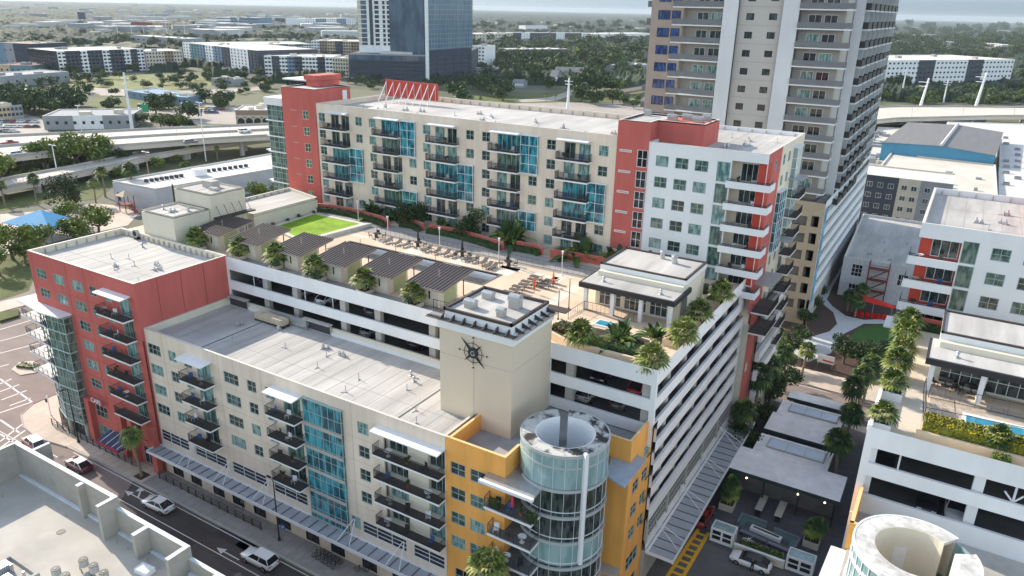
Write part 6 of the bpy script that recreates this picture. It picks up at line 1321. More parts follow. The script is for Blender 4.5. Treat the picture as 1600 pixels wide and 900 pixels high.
# kiosks
def kiosk(x0, x1, y0, y1, h, lab, sky=None, front=True):
    t = thing('kiosk', lab, 'kiosk', ((x0+x1)/2, (y0+y1)/2, 0)); b = MB(); b.box(x0, x1, y0, y1, h-.28, h); b.build('roof', mat('pale_pink_grey_roof', (.86, .83, .83), .8, .1, .8, var2=.1, scale2=.3), t)
    b = MB(); b.box(x0-.04, x1+.04, y0-.06, y0-.002, h-.5, h-.02); b.box(x1+.002, x1+.06, y0, y1, h-.5, h-.02); b.build('fascia', mat('dark_green_steel', (.03, .055, .06), .5, .1), t)
    b = MB(); b.box(x0+.6, x1-.6, y0+2.6, y1-.2, .03, h-.281); b.build('wall', M_CONCD, t)
    b = MB()
    for k in range(4): x = x0+.5+(x1-x0-1)*k/3; b.box(x-.1, x+.1, y0+.4, y0+.6, .03, h-.281)
    b.build('posts', M_DARK, t)
    if sky:
        sx0, sx1, sy0, sy1 = sky; b = MB(); b.box(sx0, sx1, sy0, sy1, h+.002, h+.16); f = b.build('skylight', M_CONC, t); b = MB()
        n = 3
        for k in range(n): w_ = (sx1-sx0-.3)/n; b.box(sx0+.15+k*w_, sx0+.09+(k+1)*w_, sy0+.2, sy1-.2, h+.161, h+.21)
        b.build('glazing', mat('milky_glass', (.62, .70, .80), .15, .1, 1), f)
kiosk(-18.2, -4.4, 86.8, 92.9, 4.3, 'largest kiosk roof nearest the courtyard sofas'); kiosk(-16.6, -6.9, 93.3, 98.4, 4.0, 'kiosk with three-part glass skylight, behind the largest roof', (-15.2, -7.6, 94.9, 97.6))
kiosk(-16.6, -6.9, 99.6, 105.2, 4.2, 'plain-roofed third kiosk beyond the skylit one'); kiosk(-16.2, -7.2, 105.6, 110.2, 4.0, 'farther kiosk with a second glass skylight', (-14.8, -7.8, 106.8, 109.4)); kiosk(-15.8, -7.0, 111.2, 113.8, 4.2, 'narrow white-roofed kiosk at the back beside the street')
for x, y in ((-15.6, 86.7), (-9.2, 86.7), (-6.0, 86.7)):
    t = thing('bulb_lamp', 'small lit bulb hanging at the front edge of the largest kiosk roof, '+{-15.6: 'left', -9.2: 'middle', -6.0: 'right'}[x], 'lamp', (x, y, 3.6), 0, 'bulbs under the largest kiosk roof'); b = MB(); b.ball((0, 0, 0), .11); em = bpy.data.materials.get('warm_bulb')
    if not em:
        em = bpy.data.materials.new('warm_bulb'); em.use_nodes = True; em.node_tree.nodes['Principled BSDF'].inputs['Emission Color'].default_value = (1, .7, .35, 1); em.node_tree.nodes['Principled BSDF'].inputs['Emission Strength'].default_value = 3
    b.build('bulb', em, t, world=False); b = MB(); b.tube((0, 0, .1), (0, 0, .35), .015, n=4); b.build('cord', M_DARK, t, world=False)
# alley palms
for i, (px_, py__, h, lab) in enumerate(((1172, 600, 1.0, 'left row, nearest the kiosks'), (1195, 570, 1.0, 'left row, second from the front'), (1160, 640, 1.0, 'left row, front one by the glass awning'), (1222, 548, 1.0, 'left row, beside the garage end pier'), (1330, 640, 1, 'right row, front one'), (1338, 612, 1.0, 'right row, second'), (1350, 590, 1.0, 'right row, third'), (1318, 690, 1.0, 'right row, nearest the right garage'), (1362, 565, 1.0, 'right row, farthest one'))):
    p = P(px_, py__, 7.5); x = max(-19.3, min(-3.6, p.x)); plant(PALM_D[i % 2], (x, p.y, .02), 'dark alley palm beside the kiosks, '+lab, 'palm tree', 'dark palms lining the kiosk alley', s=random.uniform(1.0, 1.2))
for i, (px_, py__, lab) in enumerate(((1182, 625, 'broad dark tree between the garage awning and the kiosks, front one'), (1205, 590, 'broad dark tree between the garage awning and the kiosks, middle one'), (1232, 570, 'broad dark tree behind the kiosks by the back street'), (1150, 668, 'dark tree at the far end of the glass awning'))):
    p = P(px_, py__, 5.0); plant(TREE_B[i % 2], (max(-18.9, p.x), p.y, .02), lab, 'tree', None, s=1.25)
for px_, py__, lab in ((1258, 552, 'slim palm with a bare trunk on the pavement left of the hoarding'), (1213, 522, 'sunlit slim palm behind the white garage end')):
    p = P(px_, py__, 5.6); plant(PALM_B[0], (p.x, p.y, .02), lab, 'palm tree', None, s=1.15)
# far street and pocket park
sheet('back_street', [(-60, 115.5), (12, 115.5), (12, 125.5), (-60, 125.5)], .016, M_ASPH2)
kerbed('back_sidewalk', [(-60, 125.6), (10, 125.6), (10, 132), (-60, 132)], M_WALKL, .12)
b = MB(); b.box(-40, 5, 124.9, 125.05, .018, .021); structure(b.build('road_marking', M_PAINT))
sheet('park_ground', [(-60, 132.05), (10, 132.05), (10, 240), (-60, 240)], .015, M_MULCH)
pth = [(1245, 566), (1300, 580), (1262, 560)]
def pxpoly(l, z=0.0): return [tuple(P(x, y, z).xy) for x, y in l]
pa = [(1240, 552), (1262, 566), (1298, 552), (1318, 522), (1350, 506), (1390, 506), (1390, 498), (1350, 500), (1322, 494), (1300, 478), (1292, 468), (1300, 450), (1318, 418), (1330, 350), (1316, 350), (1302, 410), (1288, 455), (1284, 474), (1302, 488), (1308, 506), (1296, 518), (1262, 528), (1245, 534)]
sheet('park_path', pxpoly(pa)[::-1], .03, mat('pale_path', (.50, .51, .52), .9, .08, .8))
lw_ = [(1325, 530), (1340, 514), (1365, 508), (1395, 507), (1400, 530), (1380, 556), (1340, 556)]
sheet('lawn', pxpoly(lw_)[::-1], .026, mat('park_grass', (.05, .12, .025), .95, .25, 1.5))
def ptree(px_, py__, zc, pr, s, lab, grp=None, cat='tree'):
    p = P(px_, py__, zc); return plant(pr, (p.x, p.y, .02), lab, cat, grp, s=s)
ptree(1322, 545, 3, TREE_B[0], 1.35, 'dark green tree left of the pocket park lawn'); ptree(1352, 560, 3, TREE_B[1], 1.45, 'broad dark tree in front of the pocket park lawn'); ptree(1368, 548, 2.4, TREE_B[0], 1.1, 'smaller dark tree right of the pocket park lawn')
for i, (x, y, s) in enumerate(((1252, 520, 1.0), (1262, 495, 1.0), (1270, 470, .95), (1278, 452, .95), (1238, 540, 1.1), (1228, 560, .9))): ptree(x, y, 2.4, TREE_B[i % 2], s, 'dark leafy tree in the strip beside the tower podium, '+['second nearest the street', 'third from the street', 'fourth from the street', 'farthest', 'nearest the banner foot', 'nearest the street'][i], 'trees in the strip beside the tower podium')
for i, (x, y, lab) in enumerate(((1328, 462, 'left of the red shade sail'), (1350, 452, 'behind the red shade sail'), (1340, 470, 'before the red fire escape'))):
    p = P(x, y, 3.6); plant(palm_proto(3.4, 1.7, 36, 90+i, [L_PALMD, L_PALM, L_PALMD], droop=.9), (p.x, p.y, .02), 'dark palm '+lab, 'palm tree', None, s=1.05)
# red shade sail with red chairs
M_SAIL = mat('red_canvas', (.62, .03, .02), .8, .1, 1); M_REDP = mat('red_plastic', (.55, .01, .01), .4, .05)
p = P(1367, 471, 3.0); t = thing('shade_sail', 'red shade canopy on slim posts in the pocket park', 'shade canopy', (p.x, p.y, 0)); b = MB()
cn = [(-4.0, -.9, 3.0), (3.6, -1.6, 2.7), (4.4, .6, 2.6), (-3.2, 3.0, 3.0)]; cc = (0.3, .2, 3.5)
for k in range(4): b.poly([cn[k], cn[(k+1) % 4], cc])
b.build('canopy', M_SAIL, t, world=False); b = MB()
for q in cn+[(0, -1.6, 3.0)]: b.tube((q[0], q[1], .02), q, .07, n=6)
b.build('post', M_ALU, t, world=False)
for k in range(6):
    q = P(1338+k*8.5, 494+k*1.1, 0); c = thing('lounge_chair', 'bright red moulded chair under the red shade canopy, '+nth(k, 6), 'chair', (q.x, q.y, .03), .1, 'red chairs under the shade canopy')
    b = MB(); b.box(-.35, .35, -.35, .35, .15, .4); b.build('seat', M_REDP, c, world=False); b = MB(); b.prism([(-.35, .36), (.35, .36), (.35, .5), (-.35, .5)], .15, .95); b.build('backrest', M_REDP, c, world=False); b = MB(); b.box(-.3, .3, -.3, .3, 0, .15); b.build('base', M_REDP, c, world=False)
q = P(1288, 575, 0); t = thing('hoarding', 'white hoarding with a red band on posts beside the street', 'sign', (q.x, q.y, 0)); t.scale = (.85, .85, .95); b = MB(); b.box(-1.7, 1.7, -.05, .05, 1.0, 2.6); b.build('board', M_WHITE, t, world=False); b = MB(); b.prism([(-.6, -.06), (1.6, -.06), (1.6, -.052), (-.6, -.052)], [1.45, 1.3, 1.3, 1.45], [1.75, 1.6, 1.6, 1.75]); b.build('red_band', M_SAIL, t, world=False); b = MB(); b.box(-1.5, -1.4, -.04, .04, 0, 1); b.box(1.4, 1.5, -.04, .04, 0, 1); b.build('posts', M_ALU, t, world=False)
# historic white brick building with red fire escape
hb = thing('brick_building', 'low old white-painted building with pale flat roof and red fire escape', 'building', (-10, 195, 0))
M_WBR = mat('white_painted_brick', (.50, .52, .55), .9, .15, 2)
w = Wall(hb, M_WBR, -18.2, 176.5, 0, 15.4, 0, 9.2); w.win(2, 5.0, 2.2, 2.8, 3, 3, G_NIGHT, M_WHITE); w.win(11.5, 4.6, 2.0, 2.6, 3, 2, G_NIGHT, M_WHITE); w.win(2, .8, 2.2, 2.4, 3, 2, G_NIGHT, M_WHITE); w.finish()
solid(hb, [(-18.2, 177), (-2.8, 177), (-2.8, 221), (-20.0, 221)], 0, 8.4, M_WBR); flatroof(hb, [(-18.2, 176.5), (-2.8, 176.5), (-2.8, 221), (-20, 221)], 8.5, 9.2, wallm=M_WBR)
b = MB()
for k in range(3):
    z = 1.2+2.6*k; b.box(-12.6, -8.6, 174.6, 176.4, z+1.4, z+1.5); b.prism([(-12.4, 174.7), (-9, 174.7), (-9, 175.4), (-12.4, 175.4)], [z-1.1 if k else .1, z+1.3, z+1.3, z-1.1 if k else .1], [z-.95 if k else .25, z+1.45, z+1.45, z-.95 if k else .25])
    b.bar((-12.6, 174.6, z+2.4), (-8.6, 174.6, z+2.4), .08)
for x in (-12.6, -8.6):
    for y in (174.6, 176.4): b.bar((x, y, 0), (x, y, 9.5), .12)
b.build('fire_escape', mat('rust_red_steel', (.20, .05, .045), .7, .2, 2), hb)
clutter(8.5, [('t', -14, 184), ('t', -9, 182), ('v', -11, 188), ('t', -6, 190), ('v', -7, 198), ('t', -12, 196)], 'old white building roof')

# ================================================================== THE TALL TOWER ON THE RIGHT
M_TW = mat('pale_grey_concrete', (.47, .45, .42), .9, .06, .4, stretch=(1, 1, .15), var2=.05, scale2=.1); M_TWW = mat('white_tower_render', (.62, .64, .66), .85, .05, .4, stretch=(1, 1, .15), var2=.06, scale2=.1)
M_TWT = mat('taupe_tower_wall', (.36, .29, .25), .9, .08, .5); M_TWB = mat('beige_tower_corner', (.42, .36, .27), .9, .06, .5)
tt = thing('residential_tower', 'very tall grey and white residential tower with stacked dark balconies, rising out of the frame', 'tower', (-40, 185, 0))
TZ = 78.0; PT = 3.38; Z0 = 57.6
def cells(n0, n1): return [Z0+PT*k for k in range(n0, n1)]
def many(w, items, limit=95, pane=None, frame=None):
    """individual windows nearest the camera; whatever is left over becomes one part"""
    items = sorted(items, key=lambda i: math.hypot(*w.W(i[0], 0, i[1])[:2])); 
    for u, z, ww, hh, nx, nz, pm in items[:limit]: w.win(u, z, ww, hh, nx, nz, pm, frame or M_TRIM, hole=False)
    if items[limit:]:
        b = MB(); f = MB()
        for u, z, ww, hh, nx, nz, pm in items[limit:]:
            b.box(u, u+ww, -.04, -.002, z, z+hh); 
        o = b.build('windows', items[0][6], w.b, world=False, loc=w.L3(0, 0, 0), rot=w.rot); o['kind'] = 'stuff'
G_COB = glass('cobalt_glass', (.01, .02, .09), (.03, .10, .32))
def fl(n0, n1): return [Z0+PT*k for k in range(n0, n1)]
w = Wall(tt, M_TWT, -60.2, 154.6, 0, 6.8, 0, TZ)
for z in fl(-8, 6): w.win(1.6, z+.85, 2.5, 1.75, 3, 1, G_COB, M_DARK, hole=False); w.win(4.5, z+.85, 1.8, 1.75, 2, 1, G_COB, M_DARK, hole=False)
w.finish()
M_REC = mat('shade_tinted_recess_wall', (.33, .32, .305), .9, .05, .5)  # tower wall grey with the balcony shade darkened into its colour
w = Wall(tt, M_REC, -53.4, 156.6, 0, 8.2, 0, TZ)
for z in fl(-8, 6):
    for u in (2.3, 5.2): w.win(u, z+.05, 2.3, 2.35, 2, 1, random.choice([G_DARK, G_DARK, G_TEAL]), M_TRIM, hole=False, name='balcony_door')
w.finish()
def tower_balcony(z, x0, x1, y0, y1):
    b = MB(); b.box(x0, x1, y0, y1, z-.22, z); s = b.build('balcony', M_TRIM, tt)
    r = MB(); r.box(x0+.05, x1-.05, y0+.03, y0+.07, z+.12, z+1.05); r.box(x0+.03, x0+.07, y0+.07, y1, z+.12, z+1.05); r.box(x1-.07, x1-.03, y0+.07, y1, z+.12, z+1.05)
    r.box(x0+.02, x1-.02, y0+.02, y0+.08, z+1.05, z+1.1); r.build('railing', M_RAILG, s)
M_RAILG = mat('smoked_railing', (.20, .21, .22), .35, .1, .5, alpha=.78)
for z in fl(-8, 6):
    tower_balcony(z, -55.6, -45.4, 154.4, 156.6)
b = MB()
for i, z in enumerate(fl(-8, 6)): b.box(-61.6, -60.2, 156, 160, z-.2, z); b.box(-61.6, -61.55, 156, 160, z, z+1.0); b.box(-61.6, -60.2, 155.95, 156, z, z+1.0)
b.build('side_balconies', M_RAILG, tt)
w = Wall(tt, M_TWW, -45.3, 154.2, 0, 2.9, 0, TZ); w.finish(); solid(tt, [(-45.3, 154.21), (-45.25, 154.21), (-45.25, 157), (-45.3, 157)], 0, TZ, M_TWW)
w = Wall(tt, M_TW, -42.4, 155.0, 0, 8.3, 0, TZ)
for i, z in enumerate(fl(-8, 6)): w.win(1.5, z+1.15, 1.5, 1.25, 1, 1, random.choice([G_NIGHT, G_DARK]), M_DARK); w.win(5.8, z+1.25, 1.5, 1.2, 1, 1, random.choice([G_NIGHT, G_DARK]), M_DARK)
w.finish(); b = MB(); 
for z in fl(-8, 6): b.box(-42.4, -34.1, 154.975, 154.999, z+.2, z+.24)
b.box(-34.25, -34.1, 154.9, 154.97, 0, TZ); b.build('joint', mat('grey_joint', (.22, .21, .2), .9, 0), tt)
w = Wall(tt, M_TWW, -34.1, 154.4, 0, 3.0, 0, TZ); w.finish()
w = Wall(tt, M_REC, -31.1, 156.2, 0, 7.9, 0, TZ)
for z in fl(-9, 6):
    for u in (1.5, 4.3): w.win(u, z+.05, 2.35, 2.35, 2, 1, random.choice([G_DARK, G_NIGHT, G_TEAL]), M_TRIM, hole=False, name='balcony_door')
w.finish()
for z in fl(-9, 6): tower_balcony(z, -31.1, -21.6, 154.0, 156.2)
w = Wall(tt, M_TWB, -23.2, 156.2, R(90), 3.0, 26, TZ); w.finish()
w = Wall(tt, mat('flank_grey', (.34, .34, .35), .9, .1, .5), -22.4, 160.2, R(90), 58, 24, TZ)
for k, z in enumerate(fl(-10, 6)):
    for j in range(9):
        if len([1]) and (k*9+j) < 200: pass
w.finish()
# balconies up the long flank: white fins, dark rails
b = MB(); c = 0; flank = []
for z in fl(-10, 6):
    for j in range(8): flank.append((161.5+j*7.1, z))
flank.sort(key=lambda q: q[0]-q[1]*.5)
sm = MB(); sm.box(0, 2.7, 0, 5.2, -.3, 0); sme = sm.mesh('balcony', M_TWW); rm_ = MB(); rm_.box(2.55, 2.65, 0, 5.2, .02, 1.25); rm_.box(0, 2.55, 0, .08, .02, 1.25); rm_.box(.5, 1.2, 1.0, 1.7, .0, .9); rm_.box(.4, 1.3, 3.0, 3.8, 0, .6); rme = rm_.mesh('railing', mat('dark_rail', (.035, .037, .04), .5, .2, 2))
wm_ = MB(); wm_.box(-.02, .03, .2, 4.7, .05, 2.7); wme = wm_.mesh('balcony_door', G_NIGHT)
for i, (y, z) in enumerate(flank[:100]):
    s = put('balcony', sme, tt, Vector((-22.4, y, z))-wloc(tt)); put('railing', rme, s); put('balcony_door', wme, s)
rest = MB()
for y, z in flank[100:]: rest.box(-22.4, -20.5, y, y+4.9, z-.22, z); rest.box(-20.6, -20.5, y, y+4.9, z+.1, z+1.1, 1); rest.box(-22.38, -22.35, y+.6, y+4.3, z+.1, z+2.4, 1)
o = rest.build('far_balconies', [M_TWW, M_DARK], tt); o['kind'] = 'stuff'
b = MB()
for j in range(9): b.box(-22.4, -20.7, 160.9+j*7.1, 161.2+j*7.1, 24, TZ)
b.build('fin', M_TWW, tt)
solid(tt, [(-60.1, 157), (-23.3, 157), (-22.5, 160.2), (-22.5, 219), (-60.1, 219)], .02, TZ, M_TW, 'core')
# podium with car park slits
w = Wall(tt, M_TWB, -31.1, 153.4, 0, 10.4, 0, 25.6)
for k in range(6): w.hole(2.4, 3.2+3.5*k, 5.0, 1.9); w.hole(8.2, 3.2+3.5*k, 1.4, 2.2)
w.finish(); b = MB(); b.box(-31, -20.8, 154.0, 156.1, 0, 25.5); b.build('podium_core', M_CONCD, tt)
w = Wall(tt, M_WHITE, -20.7, 153.4, R(90), 66, 5.5, 26, reveal=.4)
for k in range(6): w.hole(1.6, 7.0+3.15*k, 64, 1.55)
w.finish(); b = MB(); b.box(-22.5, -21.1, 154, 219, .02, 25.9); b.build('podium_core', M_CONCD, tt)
b = MB(); b.box(0, .26, 0, .3, 0, .75); sp_ = b.mesh('slit_post', M_WHITE); b = MB(); sl_ = sorted([(j, k) for k in range(6) for j in range(36)], key=lambda q: q[0]-q[1])
for j, k in sl_[:100]: put('slit_post', sp_, tt, Vector((-20.98, 155.4+j*1.8, 7.0+3.15*k))-wloc(tt))
for j, k in sl_[100:]: b.box(-20.98, -20.72, 155.4+j*1.8, 155.7+j*1.8, 7.0+3.15*k, 7.75+3.15*k)
o = b.build('far_slit_posts', M_WHITE, tt); o['kind'] = 'stuff'
b = MB(); b.box(-21.2, -20.69, 153.4, 219.4, 0, 5.49); b.build('base_wall', M_CONC, tt)
t = thing('banner', 'tall narrow pale blue banner on the corner of the tower podium', 'banner', (-20.5, 155.2, 4)); b = MB(); b.box(-20.66, -20.6, 153.9, 156.6, 4.5, 24.5); b.build('banner_cloth', mat('blue_banner', (.16, .36, .52), .7, .35, .8, var2=.4, scale2=.5), t)
# ================================================================== BACKGROUND CITY
def bmat(n, c): return mat('far_'+n, c, .9, .08, .3)
B_WHITE = bmat('white_wall', (.78, .79, .80)); B_DGREY = bmat('charcoal_wall', (.07, .08, .10)); B_GREY = bmat('grey_wall', (.30, .31, .33)); B_BLUE = bmat('slate_blue_wall', (.17, .25, .34)); B_CREAM = bmat('cream_wall', (.58, .53, .44)); B_BROWN = bmat('brown_wall', (.30, .22, .16)); B_TEAL = bmat('teal_wall', (.12, .24, .27)); B_RED = bmat('brick_wall', (.26, .085, .07)); B_TAN = bmat('tan_wall', (.50, .40, .28)); B_ROOF = bmat('white_far_roof', (.60, .58, .54)); B_ROOFG = bmat('grey_far_roof', (.22, .22, .23)); B_NAVY = bmat('navy_wall', (.05, .06, .09)); B_GRN = bmat('sage_wall', (.35, .42, .38))
def face(bld, A, B, z0, z1, segs, rows, cols, wmat=None, ww=1.3, wh=1.5, limit=70, frame=None, balc=False):
    d = Vector((B[0]-A[0], B[1]-A[1])); L = d.length; rot = math.atan2(d.y, d.x); n = len(segs)
    for i, sm_ in enumerate(segs):
        w = Wall(bld, sm_, A[0]+d.x*i/n, A[1]+d.y*i/n, rot, L/n, z0, z1); w.finish()
        proud = .25 if i % 2 else 0
    w = Wall(bld, segs[0], A[0], A[1], rot, L, z0, z1); ph = (z1-z0-1.2)/rows; items = []
    k = ('fw', round(ww, 1), round(wh, 1), (wmat or G_NIGHT).name)
    if k not in CACHE:
        b = MB(); b.box(0, ww, -.05, -.005, 0, wh); CACHE[k] = b.mesh('window', wmat or G_NIGHT)
    for r in range(rows):
        for c in range(cols): items.append(((c+.5)*L/cols-ww/2, z0+.9+r*ph+(ph-wh)*.4))
    for u, z in items[:limit]: put('window', CACHE[k], bld, w.L3(u, 0, z), rot)
    if items[limit:]:
        b = MB()
        for u, z in items[limit:]: b.box(u, u+ww, -.05, -.005, z, z+wh)
        o = b.build('windows', wmat or G_NIGHT, bld, world=False, loc=w.L3(0, 0, 0), rot=rot)
        if len(items) > 100: o['kind'] = 'stuff'
def away(A, B, d):
    v = Vector((B[0]-A[0], B[1]-A[1])).normalized(); n_ = Vector((-v.y, v.x))
    if n_.dot(Vector((A[0], A[1]))) < 0: n_ = -n_
    return n_*d
def block(name, label, cat, a, b_, ytop, depth, segs, rows, cols, wmat=None, roof=None, base=0, ww=1.3, wh=1.5, side=None, srows=None, scols=8, limit=60, zt=None, clut=3):
    A, B = P(a[0], a[1], base), P(b_[0], b_[1], base); z1 = zt or ztop(A, a[0], ytop); n_ = away(A, B, depth)
    t = thing(name, label, cat, (A.x, A.y, 0)); C_ = (B.x+n_.x, B.y+n_.y); D = (A.x+n_.x, A.y+n_.y)
    face(t, A, B, base, z1, segs, rows, cols, wmat, ww, wh, limit)
    mb = MB(); e = n_.normalized()*.3
    mb.poly([(B.x, B.y, base), (*C_, base), (*C_, z1), (B.x, B.y, z1)]); mb.poly([(*D, base), (A.x, A.y, base), (A.x, A.y, z1), (*D, z1)]); mb.poly([(*C_, base), (*D, base), (*D, z1), (*C_, z1)])
    mb.build('side_wall', side or segs[-1], t)
    pts = [(A.x, A.y), (B.x, B.y), C_, D]
    flatroof(t, pts, z1-.5, z1+.02, roof or B_ROOF, B_ROOF, .4)
    if scols: face(t, D, A, base, z1, [side or segs[0]], rows, scols, wmat, ww, wh, 30)
    if clut:
        rd = random.Random(label); cm = rd.choice([B_GREY, B_CREAM])
        for i in range(clut): m2 = MB(); f, g = rd.uniform(.15, .85), rd.uniform(.2, .8); q = Vector((A.x, A.y)).lerp(Vector((B.x, B.y)), f)+n_*g; m2.obox(q.x, q.y, z1-.5, rd.uniform(2, 6), rd.uniform(2, 4), rd.uniform(1, 2.2), math.atan2(B.y-A.y, B.x-A.x)); m2.build('rooftop_unit', cm, t)
    return t
block('apartment_building', 'white and charcoal apartment block with a flat white roof at the far left', 'apartment building', (95, 117), (229, 110), 80, 55, [B_WHITE, B_DGREY, B_DGREY, B_WHITE, B_DGREY, B_DGREY, B_WHITE, B_DGREY, B_DGREY, B_WHITE, B_DGREY, B_WHITE], 6, 22, ww=2.2, side=B_DGREY, scols=12)
block('apartment_building', 'dull cream and brown low apartment row right of the white and charcoal block', 'apartment building', (231, 110), (288, 108), 80, 40, [B_CREAM, B_CREAM, B_BROWN, B_CREAM], 5, 12)
block('apartment_building', 'tall slate blue, grey and white striped apartment block with bright roof', 'apartment building', (289, 99), (405, 117), 66, 60, [B_WHITE, B_TEAL, B_BLUE, B_WHITE, B_BLUE, B_DGREY, B_WHITE, B_WHITE, B_DGREY], 7, 24, ww=2.0)
block('apartment_building', 'long pale green and blue apartment block behind the white one left of the glass tower', 'apartment building', (402, 100), (488, 98), 69, 60, [B_WHITE, B_BLUE, B_CREAM, B_BLUE, B_WHITE, B_GRN, B_WHITE], 7, 22, ww=2.0)
block('apartment_building', 'brown and tan apartment block left of the glass tower', 'apartment building', (488, 92), (562, 94), 63, 50, [B_WHITE, B_BROWN, B_TAN, B_DGREY, B_TAN, B_BROWN], 6, 18, ww=2.0)
block('apartment_building', 'white apartment block with dark window bays, lower left of the glass tower', 'apartment building', (415, 119), (521, 121), 87, 40, [B_WHITE, B_DGREY, B_WHITE, B_BLUE, B_DGREY, B_WHITE, B_WHITE, B_NAVY, B_WHITE], 5, 20, ww=2.2)
block('apartment_building', 'cream apartment wing touching the dark podium of the glass tower', 'apartment building', (521, 121), (545, 122), 90, 40, [B_CREAM], 5, 6)
# the glass and white tower with dark podium
A, B, C3 = P(547, 128), P(665, 131), P(737, 121)
tw = thing('office_tower', 'tall blue glass and white tower on a dark car-park podium', 'tower', (A.x, A.y, 0))
G_TOWER = glass('blue_tower_glass', (.03, .06, .10), (.07, .12, .18), .08, .12); G_TOWER2 = glass('bright_tower_glass', (.08, .16, .24), (.12, .22, .30), .06, .1)
zp = ztop(A, 547, 83)
w1_ = Vector((B.x-A.x, B.y-A.y)); rot1 = math.atan2(w1_.y, w1_.x); L1 = w1_.length
w = Wall(tw, B_NAVY, A.x, A.y, rot1, L1, 0, zp)
for k in range(4): 
    for j in range(9): w.hole(1.5+j*(L1-3)/9, 5.5+k*3.1, (L1-3)/9-.8, 1.5)
w.finish(); w.box('podium_glazing', G_TOWER, 0, L1, .02, .25, zp-5.2, zp-1.2); w.box('podium_roof_edge', B_GREY, 0, L1, .0, .35, zp-1.1, zp+.1)
w2_ = Vector((C3.x-B.x, C3.y-B.y)); rot2 = math.atan2(w2_.y, w2_.x); L2 = w2_.length
w = Wall(tw, B_NAVY, B.x, B.y, rot2, L2, 0, 26)
for k in range(5): 
    for j in range(5): w.hole(5+j*(L2-8)/5, 4.5+k*3.6, (L2-8)/5-.8, 1.7)
w.finish()
n1 = away(A, B, 1); n2 = away(B, C3, 1)
solid(tw, [(A.x+n1.x, A.y+n1.y), (B.x+n1.x, B.y+n1.y), (C3.x+n2.x, C3.y+n2.y), (C3.x+n1.x*70, C3.y+n1.y*70), (A.x+n1.x*70, A.y+n1.y*70)], 0, zp-.1, B_DGREY)
w = Wall(tw, B_WHITE, B.x, B.y, rot2, L2, 26, 82); w.box('fin_wall', B_WHITE, 0, 4.0, .3, 1.2, 0, 82)
w.box('curtain_glass', G_TOWER2, 4.01, L2, .02, .5, 26, 82)
b = MB()
for i in range(17): b.box(4.2+i*(L2-4.4)/16, 4.55+i*(L2-4.4)/16, -.75, -.51, 26, 82)
for k in range(15): b.box(4.1, L2-.1, -.62, -.505, 27+k*3.8, 27.35+k*3.8)
b.build('glazing_fins', B_GREY, tw, world=False, loc=w.L3(0, 0, 0), rot=w.rot)
solid(tw, [(B.x+n2.x*.5, B.y+n2.y*.5), (C3.x+n2.x*.5, C3.y+n2.y*.5), (C3.x+n2.x*34, C3.y+n2.y*34), (B.x+n2.x*34, B.y+n2.y*34)], zp, 82, G_TOWER, 'tower_core')
D0 = Vector((A.x, A.y))+w1_*.09+Vector((n1.x, n1.y))*14; w = Wall(tw, B_WHITE, D0.x, D0.y, rot1, L1*.90, zp, 82)
Lt = L1*.90
for u0, u1, m_ in ((.0, .05, B_CREAM), (.05, .13, G_TOWER), (.17, .22, B_DGREY), (.25, .31, G_NIGHT), (.365, .40, G_NIGHT), (.43, .46, G_NIGHT), (.62, .66, G_NIGHT), (.70, .73, G_NIGHT), (.75, .775, G_NIGHT), (.80, 1.0, G_TOWER)): w.box('glazing_strip', m_, Lt*u0, Lt*u1, .02, .3, zp+6, 82)
b = MB()
for k in range(14): b.box(0, Lt*.17, -.42, -.301, zp+8+k*3.6, zp+8.5+k*3.6); b.box(Lt*.80, Lt, -.42, -.301, zp+8+k*3.6, zp+8.3+k*3.6); b.box(Lt*.25, Lt*.46, -.42, -.301, zp+8+k*3.6, zp+8.9+k*3.6); b.box(Lt*.62, Lt*.78, -.42, -.301, zp+8+k*3.6, zp+8.9+k*3.6)
b.build('floor_bands', B_WHITE, tw, world=False, loc=w.L3(0, 0, 0), rot=w.rot)
w.finish(); e1 = D0; e2 = D0+w1_*.9; n_ = Vector((n1.x, n1.y)); solid(tw, [tuple(e1+n_*.1), tuple(e2+n_*.1), tuple(e2+n_*30), tuple(e1+n_*30)], zp, 82, B_WHITE, 'tower_core')
q = Vector((A.x, A.y))+w1_*.62+n_*8; b = MB(); b.obox(q.x, q.y, zp, 26, 14, 1.6, rot1); b.build('podium_pavilion', B_ROOF, tw)

# middle distance, between the two towers
block('office_building', 'cream five-storey office right of the glass tower', 'office building', (743, 74), (801, 71), 53, 40, [B_CREAM], 4, 12, ww=3)
block('apartment_building', 'white apartment block edge directly right of the glass tower', 'apartment building', (737, 107), (757, 108), 71, 30, [B_WHITE], 6, 4, ww=2)
block('apartment_building', 'long dark grey townhouse row with white bays, farther one', 'apartment building', (800, 66), (921, 66), 51, 30, [B_NAVY, B_WHITE, B_NAVY, B_NAVY, B_NAVY, B_WHITE, B_NAVY, B_NAVY, B_WHITE], 4, 30, B_ROOFG, ww=1.6, scols=0)
block('office_building', 'white low office above the dark townhouse row', 'office building', (821, 50), (855, 50), 40, 30, [B_WHITE], 3, 10, ww=3, scols=0)
block('apartment_building', 'long dark townhouse row half behind trees, nearer one', 'apartment building', (794, 94), (888, 93), 77, 30, [B_DGREY], 4, 20, ww=1.6, scols=0)
block('warehouse', 'long low white commercial roof left of the tall tower', 'warehouse', (922, 64), (1022, 62), 53, 60, [B_WHITE], 1, 14, ww=4, scols=0)
block('warehouse', 'white flat-roofed shed beside the tall tower', 'warehouse', (954, 113), (1015, 111), 102, 30, [B_GREY], 1, 8, scols=0)
block('warehouse', 'pale blue-grey low shed right of the glass tower', 'warehouse', (740, 116), (778, 117), 106, 20, [B_GREY], 1, 6, scols=0)
